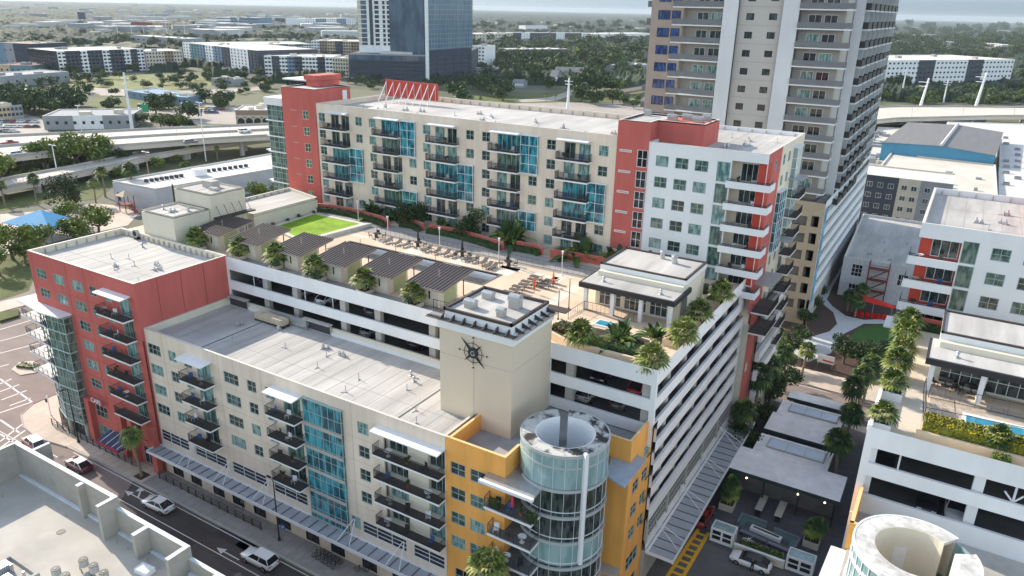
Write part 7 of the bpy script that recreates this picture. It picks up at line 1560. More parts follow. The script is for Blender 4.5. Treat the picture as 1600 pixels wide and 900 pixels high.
def gable(name, label, a, b_, ytop, depth, wallm, roofm, rise=.5):
    A, B = P(*a), P(*b_); z1 = ztop(A, a[0], ytop); n_ = away(A, B, depth); t = thing(name, label, 'house', (A.x, A.y, 0)); zr_ = z1*(1+rise)
    p = [(A.x, A.y), (B.x, B.y), (B.x+n_.x, B.y+n_.y), (A.x+n_.x, A.y+n_.y)]; b = MB(); b.prism(p, 0, z1); b.build('wall', wallm, t)
    o = MB(); r1 = ((p[0][0]+p[3][0])/2, (p[0][1]+p[3][1])/2, zr_); r2 = ((p[1][0]+p[2][0])/2, (p[1][1]+p[2][1])/2, zr_); z1 += .01
    o.poly([(*p[0], z1), (*p[1], z1), r2, r1]); o.poly([(*p[2], z1), (*p[3], z1), r1, r2]); o.poly([(*p[1], z1), (*p[2], z1), r2]); o.poly([(*p[3], z1), (*p[0], z1), r1]); o.build('roof', roofm, t)
    w = MB(); d = Vector((B.x-A.x, B.y-A.y)); L = d.length; rot = math.atan2(d.y, d.x)
    for k in range(5): u = L*(k+.5)/5; w.obox(A.x+d.x*u/L-n_.x*.002, A.y+d.y*u/L-n_.y*.002, z1*.35, 1.4, .3, z1*.35, rot)
    w.build('windows', B_WHITE, t); return t
gable('house', 'dark red house with grey hipped roof among the trees in the middle distance', (868, 126), (912, 127), 112, 14, B_RED, B_ROOFG)
gable('house', 'small white gabled house left of the dark red house', (857, 133), (869, 134), 120, 10, B_WHITE, B_ROOFG, .8)
gable('house', 'low grey house half hidden at the edge of the middle lawn', (800, 137), (818, 138), 127, 10, B_GREY, B_ROOFG, .3)
sheet('lawn', pxpoly([(740, 170), (880, 168), (960, 168), (960, 150), (870, 143), (790, 148), (740, 150)]), .03, M_GRASS)
sheet('back_road', pxpoly([(690, 178), (1010, 185), (1010, 162), (880, 160), (690, 164)]), .05, M_ROADL)
sheet('park_road', pxpoly([(810, 156), (860, 152), (905, 136), (960, 120), (968, 122), (915, 141), (870, 157), (815, 160)]), .06, M_ROADL)
t = thing('bridge', 'low pale concrete footbridge with dark rail left of the tall tower', 'bridge', (P(960, 150).x, P(960, 150).y, 0)); a, c = P(945, 148, 3), P(1010, 137, 3); b = MB(); b.bar((a.x, a.y, 3), (c.x, c.y, 3), 3.0); b.build('deck', B_TAN, t); b = MB(); b.bar((a.x, a.y, 5.5), (c.x, c.y, 5.5), .8); b.build('handrail', B_NAVY, t)
# far left mid ground
block('low_building', 'long low grey flat-roofed workshop left of the freeway lamp', 'building', (70, 203), (208, 201), 181, 26, [B_GREY, B_WHITE, B_GREY], 1, 10, roof=B_GREY, scols=0)
block('low_building', 'low blue-roofed works yard building, left part', 'building', (196, 152), (258, 162), 141, 22, [B_BLUE], 1, 6, roof=bmat('blue_roof', (.20, .30, .42)), scols=0)
block('low_building', 'low blue works building with pale roof, right part', 'building', (255, 163), (293, 165), 150, 16, [B_BLUE], 1, 5, roof=bmat('teal_roof', (.25, .40, .45)), scols=0)
block('low_building', 'small grey shed beyond the blue works yard', 'building', (331, 133), (366, 135), 122, 14, [B_GREY], 1, 3, scols=0)
block('low_building', 'low grey-blue building far left above the tree clump', 'building', (8, 137), (110, 128), 119, 30, [B_GREY], 1, 8, roof=B_GREY, scols=0)
block('low_building', 'tan and turquoise shopfront row at the far left edge', 'building', (0, 116), (52, 117), 101, 30, [B_TAN, B_TEAL, B_TEAL], 1, 6, roof=B_RED, scols=0)
block('mural_building', 'dark blue building with painted mural at the far left edge', 'building', (0, 103), (54, 106), 66, 40, [B_BLUE, B_GREY, B_NAVY, B_NAVY], 2, 6, roof=B_BROWN, scols=0)
block('stone_house', 'old tan stone house with grey roof at the left edge', 'house', (0, 187), (38, 184), 166, 18, [B_TAN, B_GREY], 2, 6, roof=B_ROOFG, scols=0)
ab = block('brick_building', 'brown brick building with white arched windows by the freeway', 'building', (370, 199), (424, 199), 172, 22, [B_BROWN], 1, 5, ww=.4, wh=.4, scols=0)
A_, B_p = P(370, 199), P(424, 199); d = Vector((B_p.x-A_.x, B_p.y-A_.y)); L = d.length; rot = math.atan2(d.y, d.x); zt_ = ztop(A_, 370, 172); aw_ = Wall(ab, B_CREAM, A_.x, A_.y, rot, L, 0, 1)
b = MB(); 
for k in range(4):
    u = L*(k+.6)/4.2
    for j in range(9): p, q = math.pi*j/8, math.pi*(j+1)/8; b.bar((u+2.1*math.cos(p), -.2, 3+2.1*math.sin(p)), (u+2.1*math.cos(q), -.2, 3+2.1*math.sin(q)), .5)
b.box(0, L, -.3, -.02, zt_-3.2, zt_-2.6); b.build('arches', B_CREAM, ab, world=False, loc=aw_.L3(0, 0, 0), rot=rot)
b = MB()
for k in range(4): u = L*(k+.6)/4.2; b.box(u-1.8, u+1.8, -.12, -.02, .3, 4.6)
b.build('arched_windows', G_NIGHT, ab, world=False, loc=aw_.L3(0, 0, 0), rot=rot)
wh = thing('warehouse', 'long white flat-roofed warehouse left of the red roof tower block', 'warehouse', (-214, 160, 0)); WP = [(-225, 133), (-205, 134), (-200, 176), (-222, 200)]
solid(wh, WP, 0, 6.6, bmat('pale_grey_wall', (.48, .49, .52))); flatroof(wh, WP, 6.62, 7.1, B_ROOF, B_ROOF)
b = MB(); b.obox(-212, 155, 6.7, 4, 3, 2.2, 1.3); b.build('rooftop_unit', B_WHITE, wh)
for i in range(16):
    q = Vector((-216.5, 139)).lerp(Vector((-214.5, 150)), i/7) if i < 8 else Vector((-214, 160)).lerp(Vector((-211, 173)), (i-8)/7); b = MB(); b.obox(q.x, q.y, 6.7, 1.1, .8, .9, .2); b.build('condenser', B_DGREY, wh)
b = MB(); b.box(-223.3, -222.0, 133.0, 133.1, 1, 3.6); b.build('door', B_NAVY, wh)
# pavilions: blue tent and play tower
p = P(72, 368); t = thing('canopy_tent', 'bright blue pyramid canopy over the playground at the left', 'canopy', (p.x, p.y, 0), .15); b = MB(); s_ = 9.5
for k in range(4):
    q = [(-s_, -s_*.55), (s_, -s_*.55), (s_, s_*.55), (-s_, s_*.55)]; b.poly([(*q[k], 3.6), (*q[(k+1) % 4], 3.6), (0 if k in (1, 3) else 0, 0, 7.2)])
b.build('canopy', mat('blue_canvas', (.04, .28, .52), .7, .1, 1), t, world=False); b = MB()
for q in ((-s_+.3, -4.9), (s_-.3, -4.9), (s_-.3, 4.9), (-s_+.3, 4.9)): b.tube((*q, 0), (*q, 3.6), .12, n=6)
b.build('post', B_BROWN, t, world=False)
p = P(200, 330); t = thing('play_tower', 'brown timber play tower with tan hip roof beside the warehouse', 'play tower', (p.x, p.y, 0)); b = MB()
for q in ((-1.5, -1.5), (1.5, -1.5), (1.5, 1.5), (-1.5, 1.5)): b.tube((*q, 0), (*q, 5), .14, n=6)
b.box(-1.6, 1.6, -1.6, 1.6, 2.2, 2.4); b.prism([(1.6, -.6), (4.6, -.6), (4.6, .6), (1.6, .6)], [2.2, 0, 0, 2.2], [2.4, .2, .2, 2.4]); b.build('frame', B_RED, t, world=False); b = MB()
for k in range(4): q = [(-2.2, -2.2), (2.2, -2.2), (2.2, 2.2), (-2.2, 2.2)]; b.poly([(*q[k], 5), (*q[(k+1) % 4], 5), (0, 0, 6.4)])
b.build('roof', B_TAN, t, world=False)
sheet('playground', pxpoly([(0, 400), (110, 372), (200, 352), (225, 325), (150, 318), (60, 330), (0, 335)]), .03, M_WALKL)
sheet('grass_bank', pxpoly([(0, 330), (60, 318), (150, 312), (180, 290), (200, 268), (120, 282), (0, 306)]), .05, M_GRASS)
sheet('lawn_strip', pxpoly([(100, 150), (190, 150), (330, 135), (330, 120), (200, 115), (110, 125)]), .06, mat('dry_lawn', (.17, .18, .06), .95, .2, .05))
sheet('lawn_verge', pxpoly([(130, 172), (260, 172), (330, 168), (270, 158), (150, 152)]), .05, M_GRASS)
sheet('car_park', pxpoly([(0, 218), (75, 208), (75, 188), (40, 178), (0, 190)]), .05, M_ROADL); sheet('car_park', pxpoly([(80, 128), (190, 124), (230, 113), (100, 116)]), .05, M_ASPH2); sheet('side_road', pxpoly([(100, 148), (200, 150), (300, 148), (420, 140), (420, 135), (300, 142), (200, 140), (110, 135)]), .07, M_ROADL)
sheet('car_park', pxpoly([(210, 190), (420, 196), (420, 170), (300, 160), (215, 170)]), .04, M_ROADL)
# ---- elevated freeway and ramp
M_FWY = mat('freeway_concrete', (.58, .52, .45), .9, .06, .2, var2=.06, scale2=.03)
def viaduct(name, label, near, far, z, thick=1.6, wallh=.9, piers=8, cat='viaduct', mid_=False):
    """near / far: world edge points"""
    t = thing(name, label, cat, (near[0][0], near[0][1], 0)); b = MB(); n = len(near)
    pts = near+far[::-1]; b.prism(pts if sum((pts[i][0]*pts[(i+1) % len(pts)][1]-pts[(i+1) % len(pts)][0]*pts[i][1]) for i in range(len(pts))) > 0 else pts[::-1], z-thick, z); b.build('deck', [M_FWY], t)
    b = MB()
    for e_ in (near, far)+(([((a[0]+c[0])/2, (a[1]+c[1])/2) for a, c in zip(near, far)],) if mid_ else ()):
        for p, q in zip(e_[:-1], e_[1:]):
            L = math.hypot(q[0]-p[0], q[1]-p[1]); b.obox((p[0]+q[0])/2, (p[1]+q[1])/2, z+.01, L, .45, wallh, math.atan2(q[1]-p[1], q[0]-p[0]))
    b.build('barrier', M_CONC, t)
    b = MB(); 
    for p, q, r_, s2 in zip(near[:-1], near[1:], far[:-1], far[1:]):
        L = math.hypot(q[0]-p[0], q[1]-p[1]); k = max(1, int(L/22))
        for i in range(k):
            f = (i+.5)/k; a = Vector(p).lerp(Vector(q), f); c = Vector(r_).lerp(Vector(s2), f)
            for g in (.15, .85): m2 = a.lerp(c, g); b.tube((m2.x, m2.y, 0), (m2.x, m2.y, z-thick), 1.0, n=8)
    b.build('pier', M_CONC, t)
    j = MB()
    for p, q, r_, s2 in zip(near[:-1], near[1:], far[:-1], far[1:]):
        L = math.hypot(q[0]-p[0], q[1]-p[1]); k = max(1, int(L/28))
        for i in range(k): f = (i+.3)/k; a = Vector(p).lerp(Vector(q), f); c = Vector(r_).lerp(Vector(s2), f+.02); j.obox((a.x+c.x)/2, (a.y+c.y)/2, z+.003, (c-a).length*.9, .5, .006, math.atan2(c.y-a.y, c.x-a.x))
    j.build('expansion_joint', M_CONC, t); return t
def pw(l, z): return [tuple(P(x, y, z).xy) for x, y in l]
viaduct('freeway', 'pale concrete elevated freeway crossing the left side', pw([(-60, 255), (0, 248), (130, 233), (250, 224), (330, 218), (420, 213), (470, 210)], 8), pw([(-60, 218), (0, 214), (130, 208), (250, 202), (330, 199), (420, 195), (470, 193)], 8), 8, mid_=True)
viaduct('ramp', 'lower sunlit concrete ramp curving below the freeway', pw([(-60, 305), (0, 296), (110, 273), (180, 258), (240, 243), (330, 228), (430, 216)], 4), pw([(-60, 292), (0, 282), (110, 262), (180, 247), (240, 233), (330, 222), (430, 212)], 4), 4, wallh=.8)
viaduct('freeway', 'elevated freeway crossing the right edge beyond the blue hall', pw([(1330, 193), (1400, 186), (1480, 184), (1560, 182), (1640, 182)], 8), pw([(1330, 170), (1400, 167), (1480, 167), (1560, 168), (1640, 169)], 8), 8)
b = MB(); A_, B_p = P(1365, 196, 0), P(1540, 192, 0); b.prism([tuple(A_.xy), tuple(B_p.xy), (B_p.x, B_p.y+3), (A_.x, A_.y+3)], 0, 7); t = b.build('retaining_wall', B_GREY); tag(t, 'grey retaining wall below the right-hand freeway', 'wall')
for kind, c_, x, y, a, lab in (('pickup', 'red', 14, 224, 0, 'red pickup truck on the freeway at the left edge'), ('suv', 'white', 29, 241, 0, 'white off-roader on the near freeway lanes'), ('suv', 'grey', 298, 222, 0, 'dark green-grey SUV on the near freeway lanes'), ('suv', 'white', 382, 205, 0, 'white SUV on the far freeway lanes')):
    p = P(x, y, 8.6); q = P(x+12, y-1.3, 8.6); car(kind, c_, p.x, p.y, 8.01, math.atan2(q.y-p.y, q.x-p.x), lab, s=1.15)
rd = random.Random(5)
def lot(n, x0, x1, y0, y1, where, grp, rows=3):
    for i in range(n):
        x = x0+(x1-x0)*(i % (n//rows+1))/(n//rows+1)+rd.uniform(-1, 1); y = y0+(y1-y0)*(i//(n//rows+1))/rows; p = P(x, y); k = rd.choice(['sedan', 'suv', 'suv']); c_ = rd.choice(['white', 'white', 'silver', 'grey', 'black', 'blue', 'red'])
        car(k, c_, p.x, p.y, .06, rd.choice([.9, .95, 4.0]), f'{c_} {"car" if k == "sedan" else "SUV"} parked {where}, {["far", "middle", "near"][min(2, i//(n//rows+1))]} row, {ORDS[i % (n//rows+1)]}', grp)
lot(15, 2, 66, 192, 214, 'in the lot at the left edge beyond the freeway', 'cars in the lot beyond the freeway'); lot(24, 90, 175, 118, 126, 'in front of the white and charcoal block', 'cars parked before the white and charcoal block'); lot(9, 222, 262, 167, 178, 'by the green hoarding beyond the freeway', 'cars by the green hoarding'); lot(8, 325, 350, 172, 182, 'left of the arched brick building', 'cars left of the arched brick building', 2)
car('suv', 'blue', *P(50, 352).xy, .04, 1.2, 'blue car beside the blue playground canopy'); car('sedan', 'white', *P(65, 350).xy, .04, 1.2, 'white car beside the blue playground canopy')
# poles
for x, y, yt, lab, arm in ((128, 206, 165, 'white freeway lamp left of the grey workshop', 0), (92, 283, 226, 'white freeway lamp on the ramp', 0), (322, 252, 160, 'thin white freeway lamp near the warehouse', 0), (236, 297, 237, 'dark brown utility pole in front of the warehouse', 0)):
    p = P(x, y); h = ztop(p, x, yt); t = thing('light_pole', lab, 'pole', (p.x, p.y, 0)); b = MB(); b.tube((0, 0, 0), (0, 0, h), .22, .14, 7); b.build('pole', B_BROWN if 'brown' in lab else B_WHITE, t, world=False); b = MB(); b.tube((-1.3, 0, h), (1.3, 0, h), .12, n=5); b.box(-1.8, -.9, -.25, .25, h-.1, h+.15); b.box(.9, 1.8, -.25, .25, h-.1, h+.15); b.build('crossarm', B_WHITE, t, world=False)
for i, (x, y, yt) in enumerate(((207, 204, 113), (887, 170, 122), (1432, 186, 121), (1518, 186, 112), (1408, 152, 105), (1474, 160, 125))):
    p = P(x, y); h = ztop(p, x, yt); t = thing('transmission_pole', 'tall pale steel transmission pole '+['left of the blue works yard', 'before the dark red house', 'behind the left end of the blue hall', 'behind the right end of the blue hall', 'in front of the white block at right', 'thin one before the white block at right'][i], 'pole', (p.x, p.y, 0)); r0 = math.hypot(p.x, p.y)/1170*(2.4 if i < 4 else 1.2)
    b = MB(); b.tube((0, 0, 0), (r0*2 if i in (2, 3) else 0, 0, h), r0, r0*.45, 8); b.build('pole', B_WHITE, t, world=False)
    b = MB(); b.bar((-3, 0, h*.9), (3, 0, h*.9), .3); b.bar((-2.4, 0, h*.8), (2.4, 0, h*.8), .3); b.build('crossarm', B_WHITE, t, world=False)
p = P(228, 182); t = thing('hoarding', 'green road sign board beyond the freeway', 'sign', (p.x, p.y, 0)); b = MB(); b.box(-3.2, 3.2, -.1, .1, 2.5, 6.6); b.build('board', mat('sign_green', (.02, .26, .13), .6, .05), t, world=False); b = MB(); b.box(-2.8, -2.5, -.08, .08, 0, 2.5); b.box(2.5, 2.8, -.08, .08, 0, 2.5); b.build('posts', B_GREY, t, world=False)
# ---- right side, beyond the tower
block('apartment_building', 'long white and grey apartment block with rows of dark windows at the right', 'apartment building', (1373, 143), (1575, 137), 94, 70, [B_WHITE, B_WHITE, B_DGREY, B_WHITE, B_WHITE, B_DGREY, B_WHITE, B_WHITE], 6, 34, ww=2.2, limit=100, scols=0)
hall = thing('blue_hall', 'big hall with shallow dark grey roof and blue wall at the right', 'hall', (-20, 350, 0))
A_, B_p = P(1376, 237, 8), P(1553, 256, 8); za = ztop(A_, 1376, 222); zb_ = ztop(B_p, 1553, 243); n_ = away(A_, B_p, 75); m_ = A_.lerp(B_p, .53)
b = MB(); b.poly([(A_.x, A_.y, 0), (B_p.x, B_p.y, 0), (B_p.x, B_p.y, zb_), (m_.x, m_.y, (za+zb_)/2+1.2), (A_.x, A_.y, za)]); b.poly([(A_.x+n_.x, A_.y+n_.y, 0), (A_.x, A_.y, 0), (A_.x, A_.y, za), (A_.x+n_.x, A_.y+n_.y, za)]); b.build('wall', bmat('blue_hall_wall', (.08, .26, .40)), hall)
b = MB(); e = -n_.normalized()*.6; top = (za+zb_)/2+1.3
for (p, zp1), (q, zq) in (((A_, za+.1), (m_, top)), ((m_, top), (B_p, zb_+.1))): b.poly([(p.x+e.x, p.y+e.y, zp1), (q.x+e.x, q.y+e.y, zq), (q.x+n_.x, q.y+n_.y, zq), (p.x+n_.x, p.y+n_.y, zp1)])
b.build('roof', mat('dark_ribbed_roof', (.17, .165, .165), .7, .1, .4, stretch=(1, .1, 1)), hall); b = MB(); b.bar((m_.x, m_.y, top+.2), (m_.x+n_.x, m_.y+n_.y, top+.2), 1.0); b.build('ridge', B_ROOF, hall)
lr = thing('low_building', 'broad cream flat-roofed hall in front of the blue hall', 'building', (-10, 290, 0)); LPp = pw([(1337, 305), (1560, 318), (1556, 257), (1392, 238)], 8.0)
solid(lr, LPp, 0, 7.4, B_CREAM); flatroof(lr, LPp, 7.5, 8.0, mat('far_warm_roof', (.58, .53, .46), .9, .12, .1), B_CREAM, .6)
rd = random.Random(9)
for i in range(14): p = P(rd.uniform(1405, 1540), rd.uniform(262, 300), 8); b = MB(); b.obox(p.x, p.y, 7.52, rd.uniform(1, 3), rd.uniform(1, 2), rd.uniform(.6, 1.4)); b.build('rooftop_unit', B_GREY, lr)
gb_ = thing('apartment_building', 'grey and white mid-rise apartments beyond the old white building', 'apartment building', (-10, 235, 0)); A_ = PY(1328, 300, 240); B_p = PY(1465, 320, 240); z1 = PY(1348, 272, 240).z
w = Wall(gb_, B_GREY, A_.x, 240, 0, 26, 0, z1)
for k, (m_, u0, u1) in enumerate(((B_CREAM, 0, 3.2), (B_DGREY, 3.21, 12.4), (B_CREAM, 12.41, 18), (B_GREY, 18.01, 26))): w.box('facade_panel', m_, u0, u1, .02, .2, 0, z1)
for r in range(6):
    for u in (4.2, 7.0, 9.8, 13.3, 15.8, 19.2, 22.0): w2 = w.win(u, z1-3.2-3.1*r, 1.5, 1.4, 2, 1, G_DARK, M_TRIM, hole=False); w2.location.y -= .25
w.finish(); solid(gb_, [(A_.x, 240.1), (A_.x+26, 240.1), (A_.x+26, 258), (A_.x, 258)], 0, z1-.4, B_GREY, 'core'); flatroof(gb_, [(A_.x, 240), (A_.x+26, 240), (A_.x+26, 258), (A_.x, 258)], z1-.35, z1+.1, B_ROOF, B_CREAM)
t = thing('service_yard', 'cream low roofs with dark roof units along the tall tower', 'building', (-20, 330, 0)); YP = pw([(1345, 268), (1378, 262), (1410, 200), (1372, 198)], 5); solid(t, YP, 0, 4.5, B_CREAM); flatroof(t, YP, 4.6, 5.0, mat('far_warm_roof', (.58, .53, .46)), B_CREAM)
for i in range(16): p = P(rd.uniform(1358, 1385), rd.uniform(205, 262), 5); b = MB(); b.obox(p.x, p.y, 4.62, rd.uniform(2, 4), rd.uniform(1.5, 3), rd.uniform(1, 2)); b.build('rooftop_unit', B_GREY, t)
t = thing('building', 'white ribbed low roofs at the right edge beside the blue hall', 'building', (20, 330, 0)); YP = pw([(1560, 330), (1680, 340), (1680, 195), (1480, 190), (1490, 200), (1562, 215)], 7); solid(t, YP, 0, 6.5, B_WHITE); flatroof(t, YP, 6.55, 7.0, B_ROOF, B_WHITE)
for i in range(18): p = P(rd.choice((1572, 1590))+rd.uniform(-1, 1), 215+(i//2)*9, 7); b = MB(); b.obox(p.x, p.y, 6.57, 2, 1.5, .9); b.build('rooftop_unit', B_GREY, t)

# ---- trees one can tell apart
TC = 0
def ftree(x, y, hpx, pr, lab, grp=None, s=None, z=0):
    global TC; TC += 1
    p = P(x, y, z); d = math.sqrt(p.x*p.x+p.y*p.y+H*H); s = s or hpx*d/1170/8.2
    return plant(pr, (p.x, p.y, z), lab, 'tree', grp, s=s)
LFT = [((0, 300), 58, 1, 'bright tree at the left edge by the ramp'), ((72, 272), 52, 1, 'bright green tree under the freeway, left of the lamp'), ((118, 272), 60, 1, 'tall light green tree under the freeway'), ((160, 266), 56, 1, 'light green tree under the freeway, right of the pair'), ((185, 261), 36, 0, 'brownish tree at the freeway edge'), ((215, 253), 26, 1, 'small tree between freeway and ramp'), ((20, 405), 60, 2, 'bushy yellow-green tree at the left edge'), ((62, 398), 52, 2, 'bushy tree left of the blue canopy'), ((108, 352), 40, 1, 'round green tree right of the blue canopy'), ((118, 385), 55, 1, 'big bushy tree before the red corner block'), ((155, 368), 48, 2, 'yellow-green tree behind the red corner block'), ((40, 412), 40, 1, 'lower tree beside the red corner block'), ((0, 430), 40, 1, 'tree cut by the left edge above the street')]
for (x, y), h, k, lab in LFT:
    pr = {0: TREE_B, 1: TREE_A, 2: TREE_Y}[k][TC % 2]; p = P(x, y); d = math.sqrt(p.x**2+p.y**2+H*H); plant(pr, (p.x, p.y, 0), lab, 'tree', None, s=h*d/1170/4.9); TC += 1
for x, y, s_, lab in ((-194, 150, 1.5, 'bright bushy tree between the warehouse and the beige plant room'), (-190, 160, 1.7, 'bright bushy tree in front of the warehouse, middle one'), (-193, 171, 1.5, 'bright bushy tree beside the glass stair block')): plant(TREE_Y[int(s_*10) % 2], (x, y, 0), lab, 'tree', None, s=s_)
for x, y, h, lab in ((8, 322, 40, 'shaggy palm at the left edge of the grass bank'), (58, 320, 42, 'shaggy palm on the grass bank left of the dark cypress'), (150, 318, 40, 'pale palm near the warehouse corner'), (210, 312, 55, 'tall dark palm in front of the warehouse'), (340, 250, 22, 'lone small palm by the ramp'), (165, 308, 46, 'pale palm close to the warehouse wall')):
    p = P(x, y); d = math.sqrt(p.x**2+p.y**2+H*H); plant(PALM_D[0] if 'dark' in lab else PALM_B[0], (p.x, p.y, 0), lab, 'palm tree', None, s=h*d/1170/(6.8 if 'dark' not in lab else 9))
p = P(104, 322); t = thing('cypress_clump', 'dense dark cypress clump above the blue canopy', 'tree', (p.x, p.y, 0)); put('crown', tree_mesh(5.5, 9, 2600, 5, .35, [L_DK, L_DK, L_DK], 12, 1.1), t, (0, 0, 4.6)); b = MB(); b.tube((0, 0, 0), (0, 0, 4), .4, n=6); b.build('trunk', M_BARK, t, world=False)
def belt(n, x0, x1, y0, y1, h0, h1, lab, seed, prs=None):
    rd = random.Random(seed)
    for i, (x, y) in enumerate(sorted((rd.uniform(x0, x1), rd.uniform(y0, y1)) for _ in range(n))):
        ftree(x, y, rd.uniform(h0, h1), (prs or TREE_M+TREE_O)[rd.randrange(len(prs or TREE_M+TREE_O))], lab+', '+nth(i, n), lab.replace('tree', 'trees', 1))
belt(16, 0, 125, 165, 182, 22, 32, 'dark leafy tree in the clump above the left-edge car park', 1, TREE_M); belt(8, 215, 300, 196, 203, 14, 22, 'leafy tree lining the far side of the freeway', 2); belt(3, 165, 185, 166, 175, 14, 18, 'small tree on the verge by the side road', 3, TREE_M)
belt(4, 240, 300, 168, 190, 22, 30, 'round tree right of the green road sign', 4, TREE_M); belt(5, 320, 356, 150, 172, 14, 24, 'dark tree left of the arched brick building', 5, TREE_M); belt(7, 250, 320, 116, 128, 7, 11, 'small round tree on the dry lawn', 6, TREE_M); belt(14, 318, 420, 112, 138, 9, 14, 'tree along the foot of the striped blue apartment block', 7); belt(12, 60, 290, 108, 118, 10, 14, 'dark tree at the foot of the far left apartment blocks', 8, TREE_M)
belt(10, 400, 545, 124, 140, 9, 14, 'tree behind the red roof of the stair block', 9); belt(12, 700, 800, 130, 162, 16, 28, 'dark tree right of the glass tower podium', 10, TREE_M); belt(14, 800, 860, 98, 140, 18, 28, 'tree left of the dark red house', 11); belt(18, 860, 1010, 85, 125, 16, 26, 'tree above the dark red house', 12); belt(6, 895, 945, 140, 168, 24, 38, 'big dark tree right of the white transmission pole', 13, TREE_M); belt(7, 950, 1012, 138, 172, 14, 24, 'yellowish tree at the foot of the tall tower', 14, TREE_O); belt(12, 745, 905, 72, 90, 10, 15, 'tree between the two dark townhouse rows', 15)
belt(18, 1372, 1600, 150, 166, 10, 20, 'bushy tree along the right-hand freeway', 16); belt(8, 1560, 1640, 118, 150, 16, 24, 'dark tree at the right end of the white block', 17, TREE_M); belt(3, 1392, 1420, 138, 146, 20, 26, 'tree before the left end of the white block', 18, TREE_M); belt(14, 0, 60, 62, 76, 6, 9, 'tree behind the mural building', 19, TREE_M); belt(16, 60, 290, 62, 74, 7, 11, 'tree in the belt behind the white and charcoal block', 20, TREE_M)
for i, (x, y, h) in enumerate(((785, 168, 18), (752, 166, 16), (853, 160, 14), (868, 158, 13))):
    p = P(x, y); d = math.sqrt(p.x**2+p.y**2+H*H); plant(PALM_B[0], (p.x, p.y, 0), 'small palm beside the middle-distance lawn, '+['second from left', 'leftmost', 'second from right', 'rightmost'][i], 'palm tree', 'small palms beside the middle-distance lawn', s=h*d/1170/6.8)
# ---- woods that read as one mass: leafy crowns merged into one mesh each
def wood(name, label, n, x0, x1, y0, y1, h0, h1, seed, mats=None):
    rd = random.Random(seed); vs = []; fs = []; ms = []; src = [p['parts'][1][1] for p in TREE_M+TREE_O]; data = []
    for me in src: data.append(([tuple(v.co) for v in me.vertices][:], [tuple(p.vertices) for p in me.polygons], [p.material_index for p in me.polygons]))
    for i in range(n):
        x, y = rd.uniform(x0, x1), rd.uniform(y0, y1); p = P(x, y); d = math.sqrt(p.x**2+p.y**2+H*H); s = rd.uniform(h0, h1)*d/1170/8.2; V, F_, M_ = data[rd.randrange(len(data))]; o = len(vs); a = rd.uniform(0, 6.28); c, sn = math.cos(a), math.sin(a)
        k = 1 if d < 600 else 2
        vs += [(p.x+s*(v[0]*c-v[1]*sn), p.y+s*(v[0]*sn+v[1]*c), s*(v[2]+4.0)) for v in V]; fs += [tuple(o+q for q in f) for f in F_[::k]]; ms += M_[::k]
    b = MB(); b.v = vs; b.f = fs; b.m = ms; o = b.build(name, mats or [L_DK, L_MD, L_HAZ]); o['kind'] = 'stuff'; o['label'] = label; return o
wood('wood', 'dense trees between the two towers', 150, 738, 1020, 68, 128, 14, 22, 41); wood('wood', 'trees behind the far townhouses', 90, 738, 1020, 40, 62, 7, 11, 42); wood('wood', 'wooded strip at the far right', 130, 1385, 1620, 66, 96, 11, 17, 43); wood('wood', 'trees behind the right white block', 90, 1385, 1620, 42, 66, 7, 11, 44)
wood('wood', 'tree belts around the far left blocks', 110, 0, 560, 42, 66, 6, 10, 45); wood('wood', 'scattered trees in the left mid distance', 60, 0, 420, 118, 150, 9, 14, 46); wood('wood', 'bushes along the right-hand freeway', 60, 1370, 1620, 148, 164, 7, 13, 47, [L_MD, L_DK, L_LT]); wood('wood', 'trees at the foot of the glass tower', 40, 545, 760, 126, 140, 9, 14, 48)
wood('wood', 'light green bushes between the left freeway and its ramp', 46, -30, 300, 246, 282, 10, 20, 49, [L_MB, L_LT, L_MD]); wood('wood', 'trees among the left mid-distance blocks', 70, 0, 560, 66, 100, 8, 12, 50)
# ---- far forest canopy out to the horizon: one mass nobody could count
from mathutils import noise as NZ
fb = MB(); NA, NR = 620, 210; a0, a1 = R(-78), R(16)
rows_ = []
for j in range(NR+1):
    r = 620*math.exp(j/NR*math.log(14000/620)); row = []
    for i in range(NA+1):
        an = a0+(a1-a0)*i/NA; x, y = r*math.sin(an), r*math.cos(an)
        f1 = NZ.noise(Vector((x/14, y/14, 0))); f2 = NZ.noise(Vector((x/45, y/45, 3))); g = NZ.noise(Vector((x/230, y/230, 7)))+.35*NZ.noise(Vector((x/60, y/60, 2)))
        cover = g+(-.05 if r < 1000 else .25 if r < 1500 else .55)+(-.10 if an < R(-48) and r < 2200 else 0)
        z = (6+5*f1+3*f2+(random.random()-.5)*3.0) if cover > 0 else -3
        row.append(len(fb.v)); fb.v.append((x, y, z if r > 640 else -3))
    rows_.append(row)
for j in range(NR):
    for i in range(NA): fb.f.append((rows_[j][i], rows_[j][i+1], rows_[j+1][i+1], rows_[j+1][i])); fb.m.append(0)
m = mat('far_forest_canopy', (.026, .044, .020), .95, .6, .06, var2=.35, scale2=.006); fo = fb.build('forest', m); fo['kind'] = 'stuff'; fo['label'] = 'far wooded suburbs running to the horizon'
